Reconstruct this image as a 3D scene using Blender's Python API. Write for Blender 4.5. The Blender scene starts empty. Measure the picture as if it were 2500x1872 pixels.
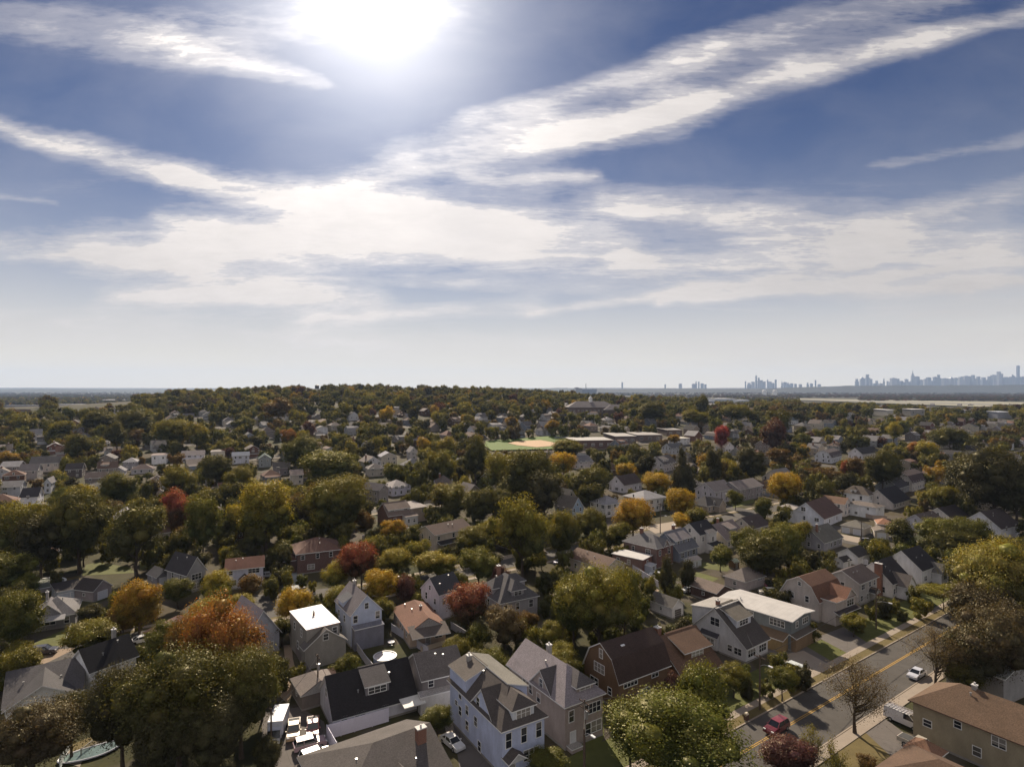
import bpy, math, random
import numpy as np
from math import radians, sin, cos, pi, sqrt, atan2
R = random.Random(11)
NR = np.random.RandomState(5)
# ------------------------------------------------------------------ camera constants
H = 55.0; F = 1446.0; VH = 950.0; CU = 1250.0
SUN = np.array([-335.0, 1446.0, 985.0]); SUN /= np.linalg.norm(SUN)
def g(u, v, h=0.0):
    k = (H - h) / (v - VH); x, y = (u - CU) * k, F * k
    if y > 250:
        for _ in range(14): k = .5 * k + .5 * (H - h - terr(x, y)) / (v - VH); x, y = (u - CU) * k, F * k
    return (x, y)
def proj(x, y, z):
    return CU + F * x / y, VH + F * (H - z) / y
A0 = radians(35.0); CA, SA = cos(A0), sin(A0)
def SN(s, n): return (s * CA - n * SA, s * SA + n * CA)
def toSN(x, y): return (x * CA + y * SA, -x * SA + y * CA)
def sm(t):
    t = max(0.0, min(1.0, t)); return t * t * (3 - 2 * t)
def terr(x, y):
    t = max(0.0, min(1.0, (y - 300) / 900)); t = .5 * t + .5 * sm(t)
    return (34.0 * t * math.exp(-abs((x + 270) / (600 if x < -270 else 560)) ** 2.3) * (1 - sm((y - 1350) / 900))
            + 13.0 * sm((y - 300) / 600) * (1 - sm((y - 1150) / 700))
            + 3.0 * sm((y - 400) / 400) * sin(x * 0.006 + 1) * sin(y * 0.005) * (1 - sm((y - 1500) / 800)))
scene = bpy.context.scene
COL = scene.collection
# ------------------------------------------------------------------ node helpers
def newmat(name):
    m = bpy.data.materials.new(name); m.use_nodes = True
    nt = m.node_tree; nt.nodes.clear()
    out = nt.nodes.new('ShaderNodeOutputMaterial')
    return m, nt, out
def N(nt, typ, **kw):
    n = nt.nodes.new(typ)
    for k, v in kw.items():
        if k.startswith('i_'):
            n.inputs[k[2:].replace('_', ' ')].default_value = v
        else: setattr(n, k, v)
    return n
def L(nt, a, b): nt.links.new(a, b)
def mixc(nt, fac, a, b, mode='MIX'):
    n = nt.nodes.new('ShaderNodeMix'); n.data_type = 'RGBA'; n.blend_type = mode
    for sock, val in ((n.inputs[0], fac), (n.inputs[6], a), (n.inputs[7], b)):
        if hasattr(val, 'links'): nt.links.new(val, sock)
        elif isinstance(val, (int, float)): sock.default_value = val
        else: sock.default_value = (*val[:3], 1)
    return n.outputs[2]
def mathn(nt, op, a, b=None, c=None, clamp=False):
    n = nt.nodes.new('ShaderNodeMath'); n.operation = op; n.use_clamp = clamp
    for i, val in enumerate((a, b, c)):
        if val is None: continue
        if hasattr(val, 'links'): nt.links.new(val, n.inputs[i])
        else: n.inputs[i].default_value = val
    return n.outputs[0]
def ramp(nt, fac, stops, interp='LINEAR'):
    n = nt.nodes.new('ShaderNodeValToRGB'); n.color_ramp.interpolation = interp
    els = n.color_ramp.elements
    while len(els) < len(stops): els.new(0.5)
    for e, (p, c) in zip(els, stops):
        e.position = p; e.color = (*c[:3], 1) if not isinstance(c, (int, float)) else (c, c, c, 1)
    nt.links.new(fac, n.inputs[0]); return n.outputs[0]
def coords(nt, kind='Object', scale=(1, 1, 1), rot=(0, 0, 0)):
    t = nt.nodes.new('ShaderNodeTexCoord'); m = nt.nodes.new('ShaderNodeMapping')
    m.inputs['Scale'].default_value = scale; m.inputs['Rotation'].default_value = rot
    nt.links.new(t.outputs[kind], m.inputs[0]); return m.outputs[0]
def noise(nt, vec, scale, detail=3, rough=.55, dist=0):
    n = nt.nodes.new('ShaderNodeTexNoise'); nt.links.new(vec, n.inputs['Vector'])
    n.inputs['Scale'].default_value = scale; n.inputs['Detail'].default_value = detail
    n.inputs['Roughness'].default_value = rough; n.inputs['Distortion'].default_value = dist
    return n.outputs[0]
def princ(nt, out, col, rough=.8, spec=.3, metal=0, bump=None, bstr=.3, bdist=.05):
    p = nt.nodes.new('ShaderNodeBsdfPrincipled')
    if hasattr(col, 'links'): nt.links.new(col, p.inputs['Base Color'])
    else: p.inputs['Base Color'].default_value = (*col[:3], 1)
    if hasattr(rough, 'links'): nt.links.new(rough, p.inputs['Roughness'])
    else: p.inputs['Roughness'].default_value = rough
    p.inputs['Specular IOR Level'].default_value = spec; p.inputs['Metallic'].default_value = metal
    if bump is not None:
        b = nt.nodes.new('ShaderNodeBump'); b.inputs['Strength'].default_value = bstr
        b.inputs['Distance'].default_value = bdist
        nt.links.new(bump, b.inputs['Height']); nt.links.new(b.outputs[0], p.inputs['Normal'])
    nt.links.new(p.outputs[0], out.inputs[0]); return p
def sc(c, f): return tuple(max(0, min(1, x * f)) for x in c[:3])
MC = {}
def m_wall(c, brick=False):
    key = ('w', tuple(round(x, 2) for x in c), brick)
    if key in MC: return MC[key]
    m, nt, out = newmat('siding'); c = key[1]
    v = coords(nt)
    nz = noise(nt, coords(nt, scale=(.5, .5, .25)), 1.3, 4, .6)
    fine = noise(nt, coords(nt, scale=(1, 1, .35)), 7, 3, .6)
    base = mixc(nt, ramp(nt, nz, [(.35, 0), (.7, 1)]), sc(c, .82), sc(c, 1.1))
    base = mixc(nt, ramp(nt, fine, [(.45, 0), (.8, .35)]), base, sc((c[0], c[1] * .95, c[2] * .85), .6))
    if brick:
        b = N(nt, 'ShaderNodeTexBrick'); L(nt, coords(nt, rot=(radians(90), 0, 0)), b.inputs['Vector'])
        b.inputs['Scale'].default_value = 4; b.inputs['Color1'].default_value = (*sc(c, .8), 1)
        b.inputs['Color2'].default_value = (*sc(c, 1.25), 1); b.inputs['Mortar'].default_value = (.3, .27, .24, 1)
        base = mixc(nt, .6, base, b.outputs[0]); hgt = b.outputs[1]
        princ(nt, out, base, .85, .2, bump=hgt, bstr=.2)
    else:
        sep = N(nt, 'ShaderNodeSeparateXYZ'); L(nt, v, sep.inputs[0])
        saw = mathn(nt, 'FRACT', mathn(nt, 'MULTIPLY', sep.outputs[2], 5.0))
        line = mathn(nt, 'LESS_THAN', saw, .14)
        base = mixc(nt, mathn(nt, 'MULTIPLY', line, .35), base, sc(c, .5))
        princ(nt, out, base, .7, .3, bump=saw, bstr=.35, bdist=.02)
    MC[key] = m; return m
def m_roof(c, kind='shingle'):
    key = ('r', tuple(round(x, 3) for x in c), kind)
    if key in MC: return MC[key]
    m, nt, out = newmat('roofing'); c = key[1]
    if kind == 'shingle':
        spk = noise(nt, coords(nt), 5.5, 2, .8)
        big = noise(nt, coords(nt, scale=(.5, .25, .5)), .9, 4, .6)
        br = N(nt, 'ShaderNodeTexBrick'); L(nt, coords(nt), br.inputs['Vector'])
        br.inputs['Scale'].default_value = 1.6; br.inputs['Mortar Size'].default_value = .012
        br.inputs['Color1'].default_value = (*sc(c, .8), 1); br.inputs['Color2'].default_value = (*sc(c, 1.2), 1)
        br.inputs['Mortar'].default_value = (*sc(c, .55), 1)
        base = mixc(nt, ramp(nt, spk, [(.35, 0), (.65, 1)]), sc(c, .62), sc(c, 1.38))
        base = mixc(nt, .35, base, br.outputs[0])
        base = mixc(nt, ramp(nt, big, [(.4, 0), (.75, .55)]), base, sc((c[0] * .9, c[1] * .92, c[2] * .88), .62))
        princ(nt, out, base, .9, .25, bump=spk, bstr=.35, bdist=.03)
    else:
        big = noise(nt, coords(nt, scale=(.4, .4, .4)), 1.1, 5, .65)
        base = mixc(nt, ramp(nt, big, [(.4, 0), (.7, .6)]), c, sc(c, .72))
        if kind == 'seam':
            sep = N(nt, 'ShaderNodeSeparateXYZ'); L(nt, coords(nt), sep.inputs[0])
            line = mathn(nt, 'LESS_THAN', mathn(nt, 'FRACT', mathn(nt, 'MULTIPLY', sep.outputs[1], .8)), .07)
            base = mixc(nt, mathn(nt, 'MULTIPLY', line, .4), base, sc(c, .55))
        princ(nt, out, base, .6, .4)
    MC[key] = m; return m
def m_plain(name, c, rough=.6, spec=.4, metal=0, var=.25, sc_=3.0):
    key = ('p', name, tuple(round(x, 3) for x in c), rough)
    if key in MC: return MC[key]
    m, nt, out = newmat(name)
    nz = noise(nt, coords(nt), sc_, 3, .6)
    base = mixc(nt, nz, sc(c, 1 - var), sc(c, 1 + var))
    princ(nt, out, base, rough, spec, metal); MC[key] = m; return m
def m_paint(c):
    key = ('cp', tuple(round(x, 3) for x in c))
    if key in MC: return MC[key]
    m, nt, out = newmat('car_paint')
    dust = noise(nt, coords(nt), 1.5, 4, .6)
    base = mixc(nt, ramp(nt, dust, [(.4, 0), (.8, .25)]), c, (.3, .27, .23))
    p = princ(nt, out, base, .28, .5); p.inputs['Coat Weight'].default_value = .6
    p.inputs['Coat Roughness'].default_value = .08
    MC[key] = m; return m
WHITE = (.72, .71, .69)
M_TRIM = m_plain('white_trim', WHITE, .5, .3, var=.12)
def glass_mat():
    m, nt, out = newmat('window_glass')
    oi = N(nt, 'ShaderNodeObjectInfo'); sep = N(nt, 'ShaderNodeSeparateXYZ'); L(nt, coords(nt), sep.inputs[0])
    thr = mathn(nt, 'SUBTRACT', mathn(nt, 'MULTIPLY', oi.outputs['Random'], 2.2), .9)
    cur = mathn(nt, 'GREATER_THAN', sep.outputs[2], thr)
    r2 = mathn(nt, 'FRACT', mathn(nt, 'MULTIPLY', oi.outputs['Random'], 37.7))
    base = mixc(nt, mathn(nt, 'MULTIPLY', cur, mathn(nt, 'MULTIPLY', r2, .8)), (.022, .024, .03), (.36, .33, .29))
    princ(nt, out, base, .12, .6); return m
M_GLASS = glass_mat()
M_CGLASS = m_plain('car_glass', (.02, .022, .026), .06, .7, var=.3)
M_RUB = m_plain('rubber', (.02, .02, .02), .8, .3)
M_METAL = m_plain('grey_metal', (.35, .35, .35), .4, .5, metal=.6)
M_BRICK = m_wall((.2, .085, .06), True)
M_WOOD = m_plain('weathered_wood', (.09, .065, .05), .85, .2, var=.35)
M_BARK = m_plain('bark', (.075, .058, .045), .95, .1, var=.4, sc_=4)
# ------------------------------------------------------------------ object helpers
def mesh(name, V, Fc, mats, mi=None, smooth=False):
    me = bpy.data.meshes.new(name); me.from_pydata([tuple(map(float, v)) for v in V], [], Fc)
    for m in (mats if isinstance(mats, (list, tuple)) else [mats]): me.materials.append(m)
    if mi is not None: me.polygons.foreach_set('material_index', mi)
    if smooth: me.polygons.foreach_set('use_smooth', [True] * len(me.polygons))
    me.update(); return me
def link(name, me, parent=None, loc=(0, 0, 0), rz=0.0, scale=None):
    o = bpy.data.objects.new(name, me); COL.objects.link(o)
    o.location = loc
    if rz: o.rotation_euler = (0, 0, rz)
    if scale: o.scale = scale
    if parent: o.parent = parent
    return o
def tag(o, label=None, cat=None, group=None, kind=None):
    if label: o['label'] = label
    if cat: o['category'] = cat
    if group: o['group'] = group
    if kind: o['kind'] = kind
    return o
def thing(name, loc, rz=0.0, label=None, cat=None, group=None):
    return tag(link(name, None, None, loc, rz), label, cat, group)
class MB:
    def __init__(s): s.V = []; s.F = []; s.M = []
    def poly(s, pts, m=0):
        b = len(s.V); s.V += [tuple(p) for p in pts]; s.F.append(tuple(range(b, b + len(pts)))); s.M.append(m)
    def box(s, x0, y0, z0, x1, y1, z1, m=0):
        b = len(s.V)
        s.V += [(x0, y0, z0), (x1, y0, z0), (x1, y1, z0), (x0, y1, z0), (x0, y0, z1), (x1, y0, z1), (x1, y1, z1), (x0, y1, z1)]
        for f in ((3, 2, 1, 0), (4, 5, 6, 7), (0, 1, 5, 4), (1, 2, 6, 5), (2, 3, 7, 6), (3, 0, 4, 7)):
            s.F.append(tuple(b + i for i in f)); s.M.append(m)
    def tube(s, p, q, r0, r1, n=6, m=0, cap=True):
        p = np.array(p, float); q = np.array(q, float); d = q - p; d /= max(1e-9, np.linalg.norm(d))
        a = np.cross(d, (0, 0, 1) if abs(d[2]) < .9 else (1, 0, 0)); a /= np.linalg.norm(a); c = np.cross(d, a)
        b = len(s.V)
        for (o, r) in ((p, r0), (q, r1)):
            for i in range(n):
                t = 2 * pi * i / n; s.V.append(tuple(o + r * (cos(t) * a + sin(t) * c)))
        for i in range(n):
            j = (i + 1) % n; s.F.append((b + i, b + j, b + n + j, b + n + i)); s.M.append(m)
        if cap:
            s.F.append(tuple(b + n - 1 - i for i in range(n))); s.M.append(m)
            s.F.append(tuple(b + n + i for i in range(n))); s.M.append(m)
    def build(s, name, mats, parent=None, loc=(0, 0, 0), rz=0, smooth=False):
        return link(name, mesh(name, s.V, s.F, mats, s.M, smooth), parent, loc, rz)
PROT = []      # protected picture boxes: u0, v0, u1, v1, distance
FOOT = []      # footprints x, y, r
LAND = []      # landmarks for labels: phrase, u, v
PEND = []; HAZE = 3.5e-5; SUNE = 5.0; EXPO = 0.7; SKYTINT = (.09, .168, .315)
# ------------------------------------------------------------------ houses
_wc = {}
def win_meshes(w, h, near):
    key = (round(w, 1), round(h, 1), near)
    if key in _wc: return _wc[key]
    w, h = key[0], key[1]
    b = MB(); t = .09; e = .07
    b.box(-w / 2 - t, -.05, -h / 2 - t, -w / 2, e, h / 2 + t); b.box(w / 2, -.05, -h / 2 - t, w / 2 + t, e, h / 2 + t)
    b.box(-w / 2, -.05, h / 2, w / 2, e, h / 2 + t); b.box(-w / 2, -.07, -h / 2 - t, w / 2, e, -h / 2)
    b.box(-w / 2, -.03, -.03, w / 2, e, .03)
    if w > 1.3:
        n = int(round(w / .9))
        for i in range(1, n):
            x = -w / 2 + w * i / n
            b.box(x - .04, -.04, -h / 2, x + .04, e, -.03); b.box(x - .04, -.04, .03, x + .04, e, h / 2)
    p = MB(); p.poly([(-w / 2, -.015, -h / 2), (w / 2, -.015, -h / 2), (w / 2, -.015, h / 2), (-w / 2, -.015, h / 2)])
    if near:
        r = (mesh('window', b.V, b.F, M_TRIM), mesh('pane', p.V, p.F, M_GLASS))
    else:
        o = len(b.V); V = b.V + p.V; Fc = b.F + [tuple(i + o for i in f) for f in p.F]
        r = (mesh('window', V, Fc, [M_TRIM, M_GLASS], b.M + [1] * len(p.F)), None)
    _wc[key] = r; return r
def put_window(par, face, rect, s, z, w, h, near, sub=False, name='window'):
    x0, y0, x1, y1 = rect; e = .012
    if face == 'F': loc, rz = (x0 + s * (x1 - x0), y0 - e, z), 0
    elif face == 'B': loc, rz = (x1 - s * (x1 - x0), y1 + e, z), pi
    elif face == 'L': loc, rz = (x0 - e, y1 - s * (y1 - y0), z), -pi / 2
    else: loc, rz = (x1 + e, y0 + s * (y1 - y0), z), pi / 2
    a, p = win_meshes(w, h, near and not sub)
    o = link(name, a, par, loc, rz)
    if p: link('pane', p, o)
_dc = {}
def put_door(par, face, rect, s, c=(.35, .33, .3), w=1.0, h=2.1, z0=.35, near=True, name='door'):
    x0, y0, x1, y1 = rect; e = .012
    if face == 'F': loc, rz = (x0 + s * (x1 - x0), y0 - e, z0), 0
    elif face == 'B': loc, rz = (x1 - s * (x1 - x0), y1 + e, z0), pi
    elif face == 'L': loc, rz = (x0 - e, y1 - s * (y1 - y0), z0), -pi / 2
    else: loc, rz = (x1 + e, y0 + s * (y1 - y0), z0), pi / 2
    key = (name, c, w, h)
    if key not in _dc:
        b = MB(); b.box(-w / 2, -.03, 0, w / 2, .03, h)
        b.box(-w / 2 - .1, -.05, 0, -w / 2, .04, h + .1, 1); b.box(w / 2, -.05, 0, w / 2 + .1, .04, h + .1, 1)
        b.box(-w / 2, -.05, h, w / 2, .04, h + .1, 1)
        if w > 2:
            for i in range(1, 4): b.box(-w / 2, -.045, h * i / 4 - .03, w / 2, -.03, h * i / 4 + .01, 1)
        else: b.box(w * .3, -.1, h * .45, w * .4, -.03, h * .5, 1)
        _dc[key] = mesh(name, b.V, b.F, [m_plain('door_paint', c, .5), M_TRIM], b.M)
    return link(name, _dc[key], par, loc, rz)
def profile(kind, Wd, eh, rh, yr=None, eh2=None, brk=(.17, .62)):
    eh2 = eh if eh2 is None else eh2
    yr = Wd / 2 if yr is None else yr
    if kind in ('gable', 'hip'): return [(0, eh), (yr, rh), (Wd, eh2)]
    if kind == 'gambrel': return [(0, eh), (Wd * brk[0], eh + (rh - eh) * brk[1]), (Wd / 2, rh), (Wd * (1 - brk[0]), eh + (rh - eh) * brk[1]), (Wd, eh2)]
    return [(0, eh), (Wd, rh)]      # flat / shed
def block(par, rect, z0, eh, rh, kind, ridge, wm, rm, names=('wall', 'roof'), ov=.4, yr=None, eh2=None, hips=(1, 1), hin=None, sub=False, th=.17, walls=True, trim=None):
    """walls prism and a roof slab; returns the wall object (roof is its own part, or a child when sub)"""
    x0, y0, x1, y1 = rect
    if ridge == 'x': Lx, Wd = x1 - x0, y1 - y0; mp = lambda a, b, z: (x0 + a, y0 + b, z)
    else: Lx, Wd = y1 - y0, x1 - x0; mp = lambda a, b, z: (x1 - b, y0 + a, z)
    P = profile(kind, Wd, eh, rh, yr, eh2)
    n = len(P)
    wall = None
    if walls:
        b = MB()
        if kind == 'hip':
            b.box(x0, y0, z0, x1, y1, min(eh, eh if eh2 is None else eh2))
        else:
            e0 = [mp(0, y, z) for y, z in P] ; e1 = [mp(Lx, y, z) for y, z in P]
            base0 = [mp(0, 0, z0), mp(0, Wd, z0)]; base1 = [mp(Lx, 0, z0), mp(Lx, Wd, z0)]
            b.poly(base0[:1] + e0 + base0[1:]); b.poly(base1[:1] + e1 + base1[1:])
            b.poly([base0[0], base1[0], e1[0], e0[0]]); b.poly([base0[1], base1[1], e1[-1], e0[-1]])
            for i in range(n - 1): b.poly([e0[i], e1[i], e1[i + 1], e0[i + 1]])
            b.poly([base0[0], base0[1], base1[1], base1[0]])
        wall = b.build(names[0], wm, par)
    # roof
    s1 = (P[1][1] - P[0][1]) / max(.01, P[1][0] - P[0][0]); s2 = (P[-2][1] - P[-1][1]) / max(.01, P[-1][0] - P[-2][0])
    Q = list(P); up = .02
    Q[0] = (P[0][0] - ov, P[0][1] - ov * s1); Q[-1] = (P[-1][0] + ov, P[-1][1] - ov * s2)
    T = []; Vv = []
    if kind == 'hip':
        hi = (Wd / 2 if hin is None else hin); hi = min(hi, Lx / 2 - .01)
        hv0 = hi if hips[0] else -ov; hv1 = Lx - hi if hips[1] else Lx + ov
        zz = Q[0][1]; z2 = Q[2][1]
        a0 = -ov; a1 = Lx + ov
        Vv = [mp(a0, Q[0][0], zz), mp(a1, Q[0][0], zz), mp(hv0, Q[1][0], rh), mp(hv1, Q[1][0], rh), mp(a0, Q[2][0], z2), mp(a1, Q[2][0], z2)]
        T = [(0, 1, 3, 2), (2, 3, 5, 4), (0, 2, 4), (1, 5, 3)]
    else:
        for (y, z) in Q: Vv += [mp(-ov, y, z), mp(Lx + ov, y, z)]
        T = [(2 * i, 2 * i + 1, 2 * i + 3, 2 * i + 2) for i in range(n - 1)]
    nv = len(Vv)
    V2 = [(x, y, z + up + th) for x, y, z in Vv] + [(x, y, z + up) for x, y, z in Vv]
    Fc = list(T); M = [0] * len(T)
    edges = {}
    for f in T:
        for i in range(len(f)):
            k = (f[i], f[(i + 1) % len(f)]); edges[k] = 1
    for (i, j) in list(edges):
        if (j, i) not in edges: Fc.append((i, j, j + nv, i + nv)); M.append(1)
    # (hip ends share reversed edges only when wound alike; duplicates are harmless inner faces)
    for f in T: Fc.append(tuple(i + nv for i in reversed(f))); M.append(1)
    me = mesh(names[1], V2, Fc, [rm, trim or M_TRIM], M)
    ro = link(names[1], me, wall if sub else par)
    if sub and wall is None: ro.parent = par
    return wall, ro
def auto_wins(rnd, W, D, eh, rh, ridge, z1=1.7):
    out = []
    st = max(1, int(round(eh / 2.9)))
    for f, ln in (('F', W), ('L', D), ('R', D), ('B', W)):
        k = max(1, int(ln / 3.3))
        for s_ in range(st):
            for i in range(k):
                if rnd.random() < .12: continue
                w = rnd.choice([.9, .9, 1.0, 1.7])
                out.append((f, (i + .5 + rnd.uniform(-.12, .12)) / k, z1 + 2.75 * s_, w, 1.35))
    if rh - eh > 2.2:
        for f in (('L', 'R') if ridge == 'x' else ('F', 'B')): out.append((f, .5, eh + (rh - eh) * .36, .8, 1.1))
    return out
def chimney(par, x, y, z0, z1, c='brick', w=.8, l=.8):
    b = MB(); b.box(x - w / 2, y - l / 2, z0, x + w / 2, y + l / 2, z1); b.box(x - w / 2 - .08, y - l / 2 - .08, z1, x + w / 2 + .08, y + l / 2 + .08, z1 + .15, 1)
    b.tube((x, y, z1 + .15), (x, y, z1 + .5), .15, .13, 8, 1)
    return b.build('chimney', [M_BRICK if c == 'brick' else m_plain('render', (.3, .28, .26), .8), m_plain('chimney_cap', (.5, .48, .46), .7)], par)
HOUSES = []; UV = {}
def house(label, p1, p2, D, eh, rh, kind='gable', ridge='x', wc=(.5, .48, .45), rc=(.06, .055, .05), short=None, name='house', mode='E',
          fr=None, wings=(), wins='auto', chim=(), W=None, ov=.45, eh2=None, rk='shingle', brick=False, doors=(), vents=2, prot=True, cat='house', group=None, hips=(1, 1), hin=None, seed=0, o=None, ang=None, lod=None, trim=None):
    if wc[0] > .38: wc = tuple(min(.8, q * 1.18) for q in wc)
    rnd = random.Random(hash((round(p1[0]), round(p1[1]))) % 9999 + seed) if p1 else random.Random(seed)
    if o is not None: ox, oy = o; a = ang; Wd = W
    else:
        h = eh if mode == 'E' else rh
        ax, ay = g(p1[0], p1[1], h); bx, by = g(p2[0], p2[1], h)
        a = atan2(by - ay, bx - ax); Wd = sqrt((bx - ax) ** 2 + (by - ay) ** 2)
        if ang is not None: a = ang
        if W: Wd = W
        ox, oy = ax, ay
        if mode == 'R':
            f_ = D / 2 if fr is None else fr
            ox += f_ * sin(a); oy -= f_ * cos(a)
    dist = oy; near = dist < 230 if lod is None else lod == 0
    zt = terr(ox, oy)
    t = thing(name, (ox, oy, zt), a, label, cat, group)
    wm = m_wall(wc, brick); rm = m_roof(rc, rk)
    yr = None
    if mode == 'R' and fr is not None: yr = fr
    rect = (0, 0, Wd, D)
    block(t, rect, -.3, eh, rh, kind, ridge, wm, rm, ov=ov, yr=yr if ridge == 'x' else None, eh2=eh2, hips=hips, hin=hin, trim=trim)
    if near:
        b = MB(); b.box(-.04, -.04, -.35, Wd + .04, D + .04, .35); b.build('foundation', m_plain('concrete_base', (.26, .24, .22), .9), t)
    for w in (auto_wins(rnd, Wd, D, eh, rh, ridge) if wins == 'auto' else wins):
        put_window(t, w[0], rect, w[1], w[2], w[3], w[4], near)
    for d in doors: put_door(t, d[0], rect, d[1], **(d[2] if len(d) > 2 else {}))
    for w in wings:
        w = dict(w); nm = w.pop('n', 'dormer'); ws = w.pop('wins', ()); rct = w.pop('rect'); wc2 = w.pop('wc', None); rc2 = w.pop('rc', None)
        k2 = w.pop('kind', 'gable'); rg = w.pop('ridge', 'x'); z0 = w.pop('z0', -.3); e2 = w.pop('eh'); r2 = w.pop('rh'); rk2 = w.pop('rk', rk)
        wl, ro = block(t, rct, z0, e2, r2, k2, rg, m_wall(wc2, False) if wc2 else wm, m_roof(rc2, rk2) if rc2 else rm, names=(nm, 'roof'), sub=True, **w)
        for q in ws: put_window(wl or ro, q[0], rct, q[1], q[2], q[3], q[4], near, sub=True)
    for c in chim: chimney(t, *c)
    if vents and kind != 'flat' and near:
        for i in range(vents):
            vx, vy = (rnd.uniform(.2, .8) * Wd, rnd.uniform(.2, .4) * D) if ridge == 'x' else (rnd.uniform(.2, .4) * Wd, rnd.uniform(.3, .8) * D)
            if ridge == 'x': zz = eh + (rh - eh) * min(1, vy / (yr or D / 2))
            else: zz = eh + (rh - eh) * vx / (Wd / 2)
            b = MB(); b.tube((vx, vy, zz), (vx, vy, zz + .55), .09, .09, 6); b.box(vx - .14, vy - .14, zz + .55, vx + .14, vy + .14, zz + .62)
            b.build('roof_vent', M_METAL, t)
    cx, cy = ox + (Wd / 2) * cos(a) - (D / 2) * sin(a), oy + (Wd / 2) * sin(a) + (D / 2) * cos(a)
    FOOT.append((cx, cy, .5 * sqrt(Wd * Wd + D * D)))
    us = []; vs = []
    for lx, ly in ((0, 0), (Wd, 0), (0, D), (Wd, D)):
        X = ox + lx * cos(a) - ly * sin(a); Y = oy + lx * sin(a) + ly * cos(a)
        for z in (eh * .25, eh): 
            uu, vv = proj(X, Y, z + zt); us.append(uu); vs.append(vv)
    uc, vc = proj(cx, cy, rh + zt); us.append(uc); vs.append(vc)
    if prot:
        du = (max(us) - min(us)) * .08
        PROT.append((min(us) + du, min(vs), max(us) - du, max(vs) - (max(vs) - min(vs)) * (.04 if oy < 190 else .28), cy))
    HOUSES.append(t)
    if short: LAND.append((short, (min(us) + max(us)) / 2, (min(vs) + max(vs)) / 2))
    UV[t] = ((min(us) + max(us)) / 2, (min(vs) + max(vs)) / 2)
    return t
# ------------------------------------------------------------------ colours of roofs and sidings
GR = (.085, .078, .076); DK = (.03, .027, .028); BR = (.12, .068, .05); LG = (.2, .185, .18); RB = (.17, .085, .06); TN = (.13, .105, .085)
cW = (.74, .74, .75); cB = (.42, .47, .62); cT = (.4, .34, .3); cC = (.55, .5, .42); cG = (.33, .33, .34); cY = (.4, .33, .22); cP = (.6, .5, .44)
W_ = lambda f, s, z, w=.9, h=1.4: (f, s, z, w, h)
GA = radians(34.0)
# 1 tall pale blue house
house('tall pale blue three storey house with brown cross gabled roof beside the taupe house', (1226.7, 1777.6), (1328.9, 1741.9), 17, 7, 10.3, 'hip', 'y', cB, (.085, .072, .066), 'the tall pale blue house', hips=(1, 0), hin=4.2, vents=2,
  wings=[dict(n='dormer', rect=(-.03, 11.2, 3.6, 17.02), z0=6.0, eh=10.3, rh=9.1, kind='flat', ridge='y', rc=(.1, .085, .075), ov=.25),
         dict(n='gable_wing', rect=(-.05, 2.7, 3.7, 8.9), z0=5, eh=6.9, rh=10.0, ridge='x', ov=.3, wins=[W_('L', .28, 7.6, .9, 1.3)]),
         dict(n='dormer', rect=(1.9, .35, 5.6, 5.0), z0=6.5, eh=8.9, rh=10.1, kind='hip', ridge='y', ov=.35, hips=(1, 0), hin=1.4, wc=(.6, .62, .66), wins=[W_('F', .5, 8.0, 2.3, 1.3)]),
         dict(n='side_dormer', rect=(3.7, 4.6, 7.15, 16.9), z0=6.4, eh=9.2, rh=10.32, kind='flat', ridge='y', ov=.2, rc=(.16, .15, .13)),
         dict(n='porch', rect=(.2, -1.6, 2.9, 0.02), z0=2.6, eh=2.75, rh=3.7, ridge='y', ov=.25, wc=(.5, .5, .5))],
  wins=[W_('L', .22, 6.0), W_('L', .22, 3.4), W_('L', .36, 4.6), W_('L', .36, 2.2), W_('L', .53, 4.2), W_('L', .14, 4.1, .8, .7), W_('L', .6, 1.0, .9, 1.5),
        W_('F', .14, 5.0, .9, 2.1), W_('F', .5, 5.0, .9, 2.1), W_('F', .86, 5.0, .9, 2.1), W_('F', .68, 1.9, 2.6, 1.5), W_('R', .3, 4.8), W_('R', .6, 4.8), W_('R', .5, 1.9)],
  chim=[(2.6, 15.2, 9.2, 10.9, 'r', .7, .7)], doors=[('F', .22, dict(c=(.3, .28, .26)))])
# 2 taupe house
house('tall taupe house with speckled light grey shingles beside the pale blue house', (1379.7, 1719.3), (1471.3, 1686.5), 16, 7, 10.3, 'hip', 'y', (.36, .3, .27), (.24, .21, .22), 'the tall taupe house', hips=(1, 0), hin=4.5, vents=1,
  wings=[dict(n='gable_wing', rect=(-.05, 3.4, 3.8, 9.1), z0=5, eh=6.9, rh=9.7, ridge='x', ov=.35, rc=(.09, .08, .08), wins=[W_('L', .5, 7.7, .9, 1.3)]),
         dict(n='dormer', rect=(2.9, .8, 6.2, 5.2), z0=6.5, eh=8.6, rh=9.9, kind='hip', ridge='y', ov=.35, hips=(1, 0), hin=1.4, rc=(.1, .09, .09), wins=[W_('F', .5, 7.8, 2.0, 1.1)]),
         dict(n='porch', rect=(.3, -1.3, 2.4, 0.02), z0=.0, eh=.5, rh=.55, kind='flat', ridge='x', ov=.05, rc=(.3, .28, .26))],
  wins=[W_('L', .3, 5.6), W_('L', .42, 5.4), W_('L', .56, 5.0), W_('L', .4, 2.4), W_('L', .2, 2.2), W_('F', .16, 4.9, .9, 1.7), W_('F', .72, 5.0, 3.2, 1.5), W_('F', .6, 1.9, 1.0, 1.8), W_('F', .82, 2.0, 2.0, 1.7), W_('R', .5, 4.6)],
  chim=[(4.6, 10.5, 9.0, 11.2, 'b', .7, .7)], doors=[('F', .2, dict(c=(.6, .6, .6)))])
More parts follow.
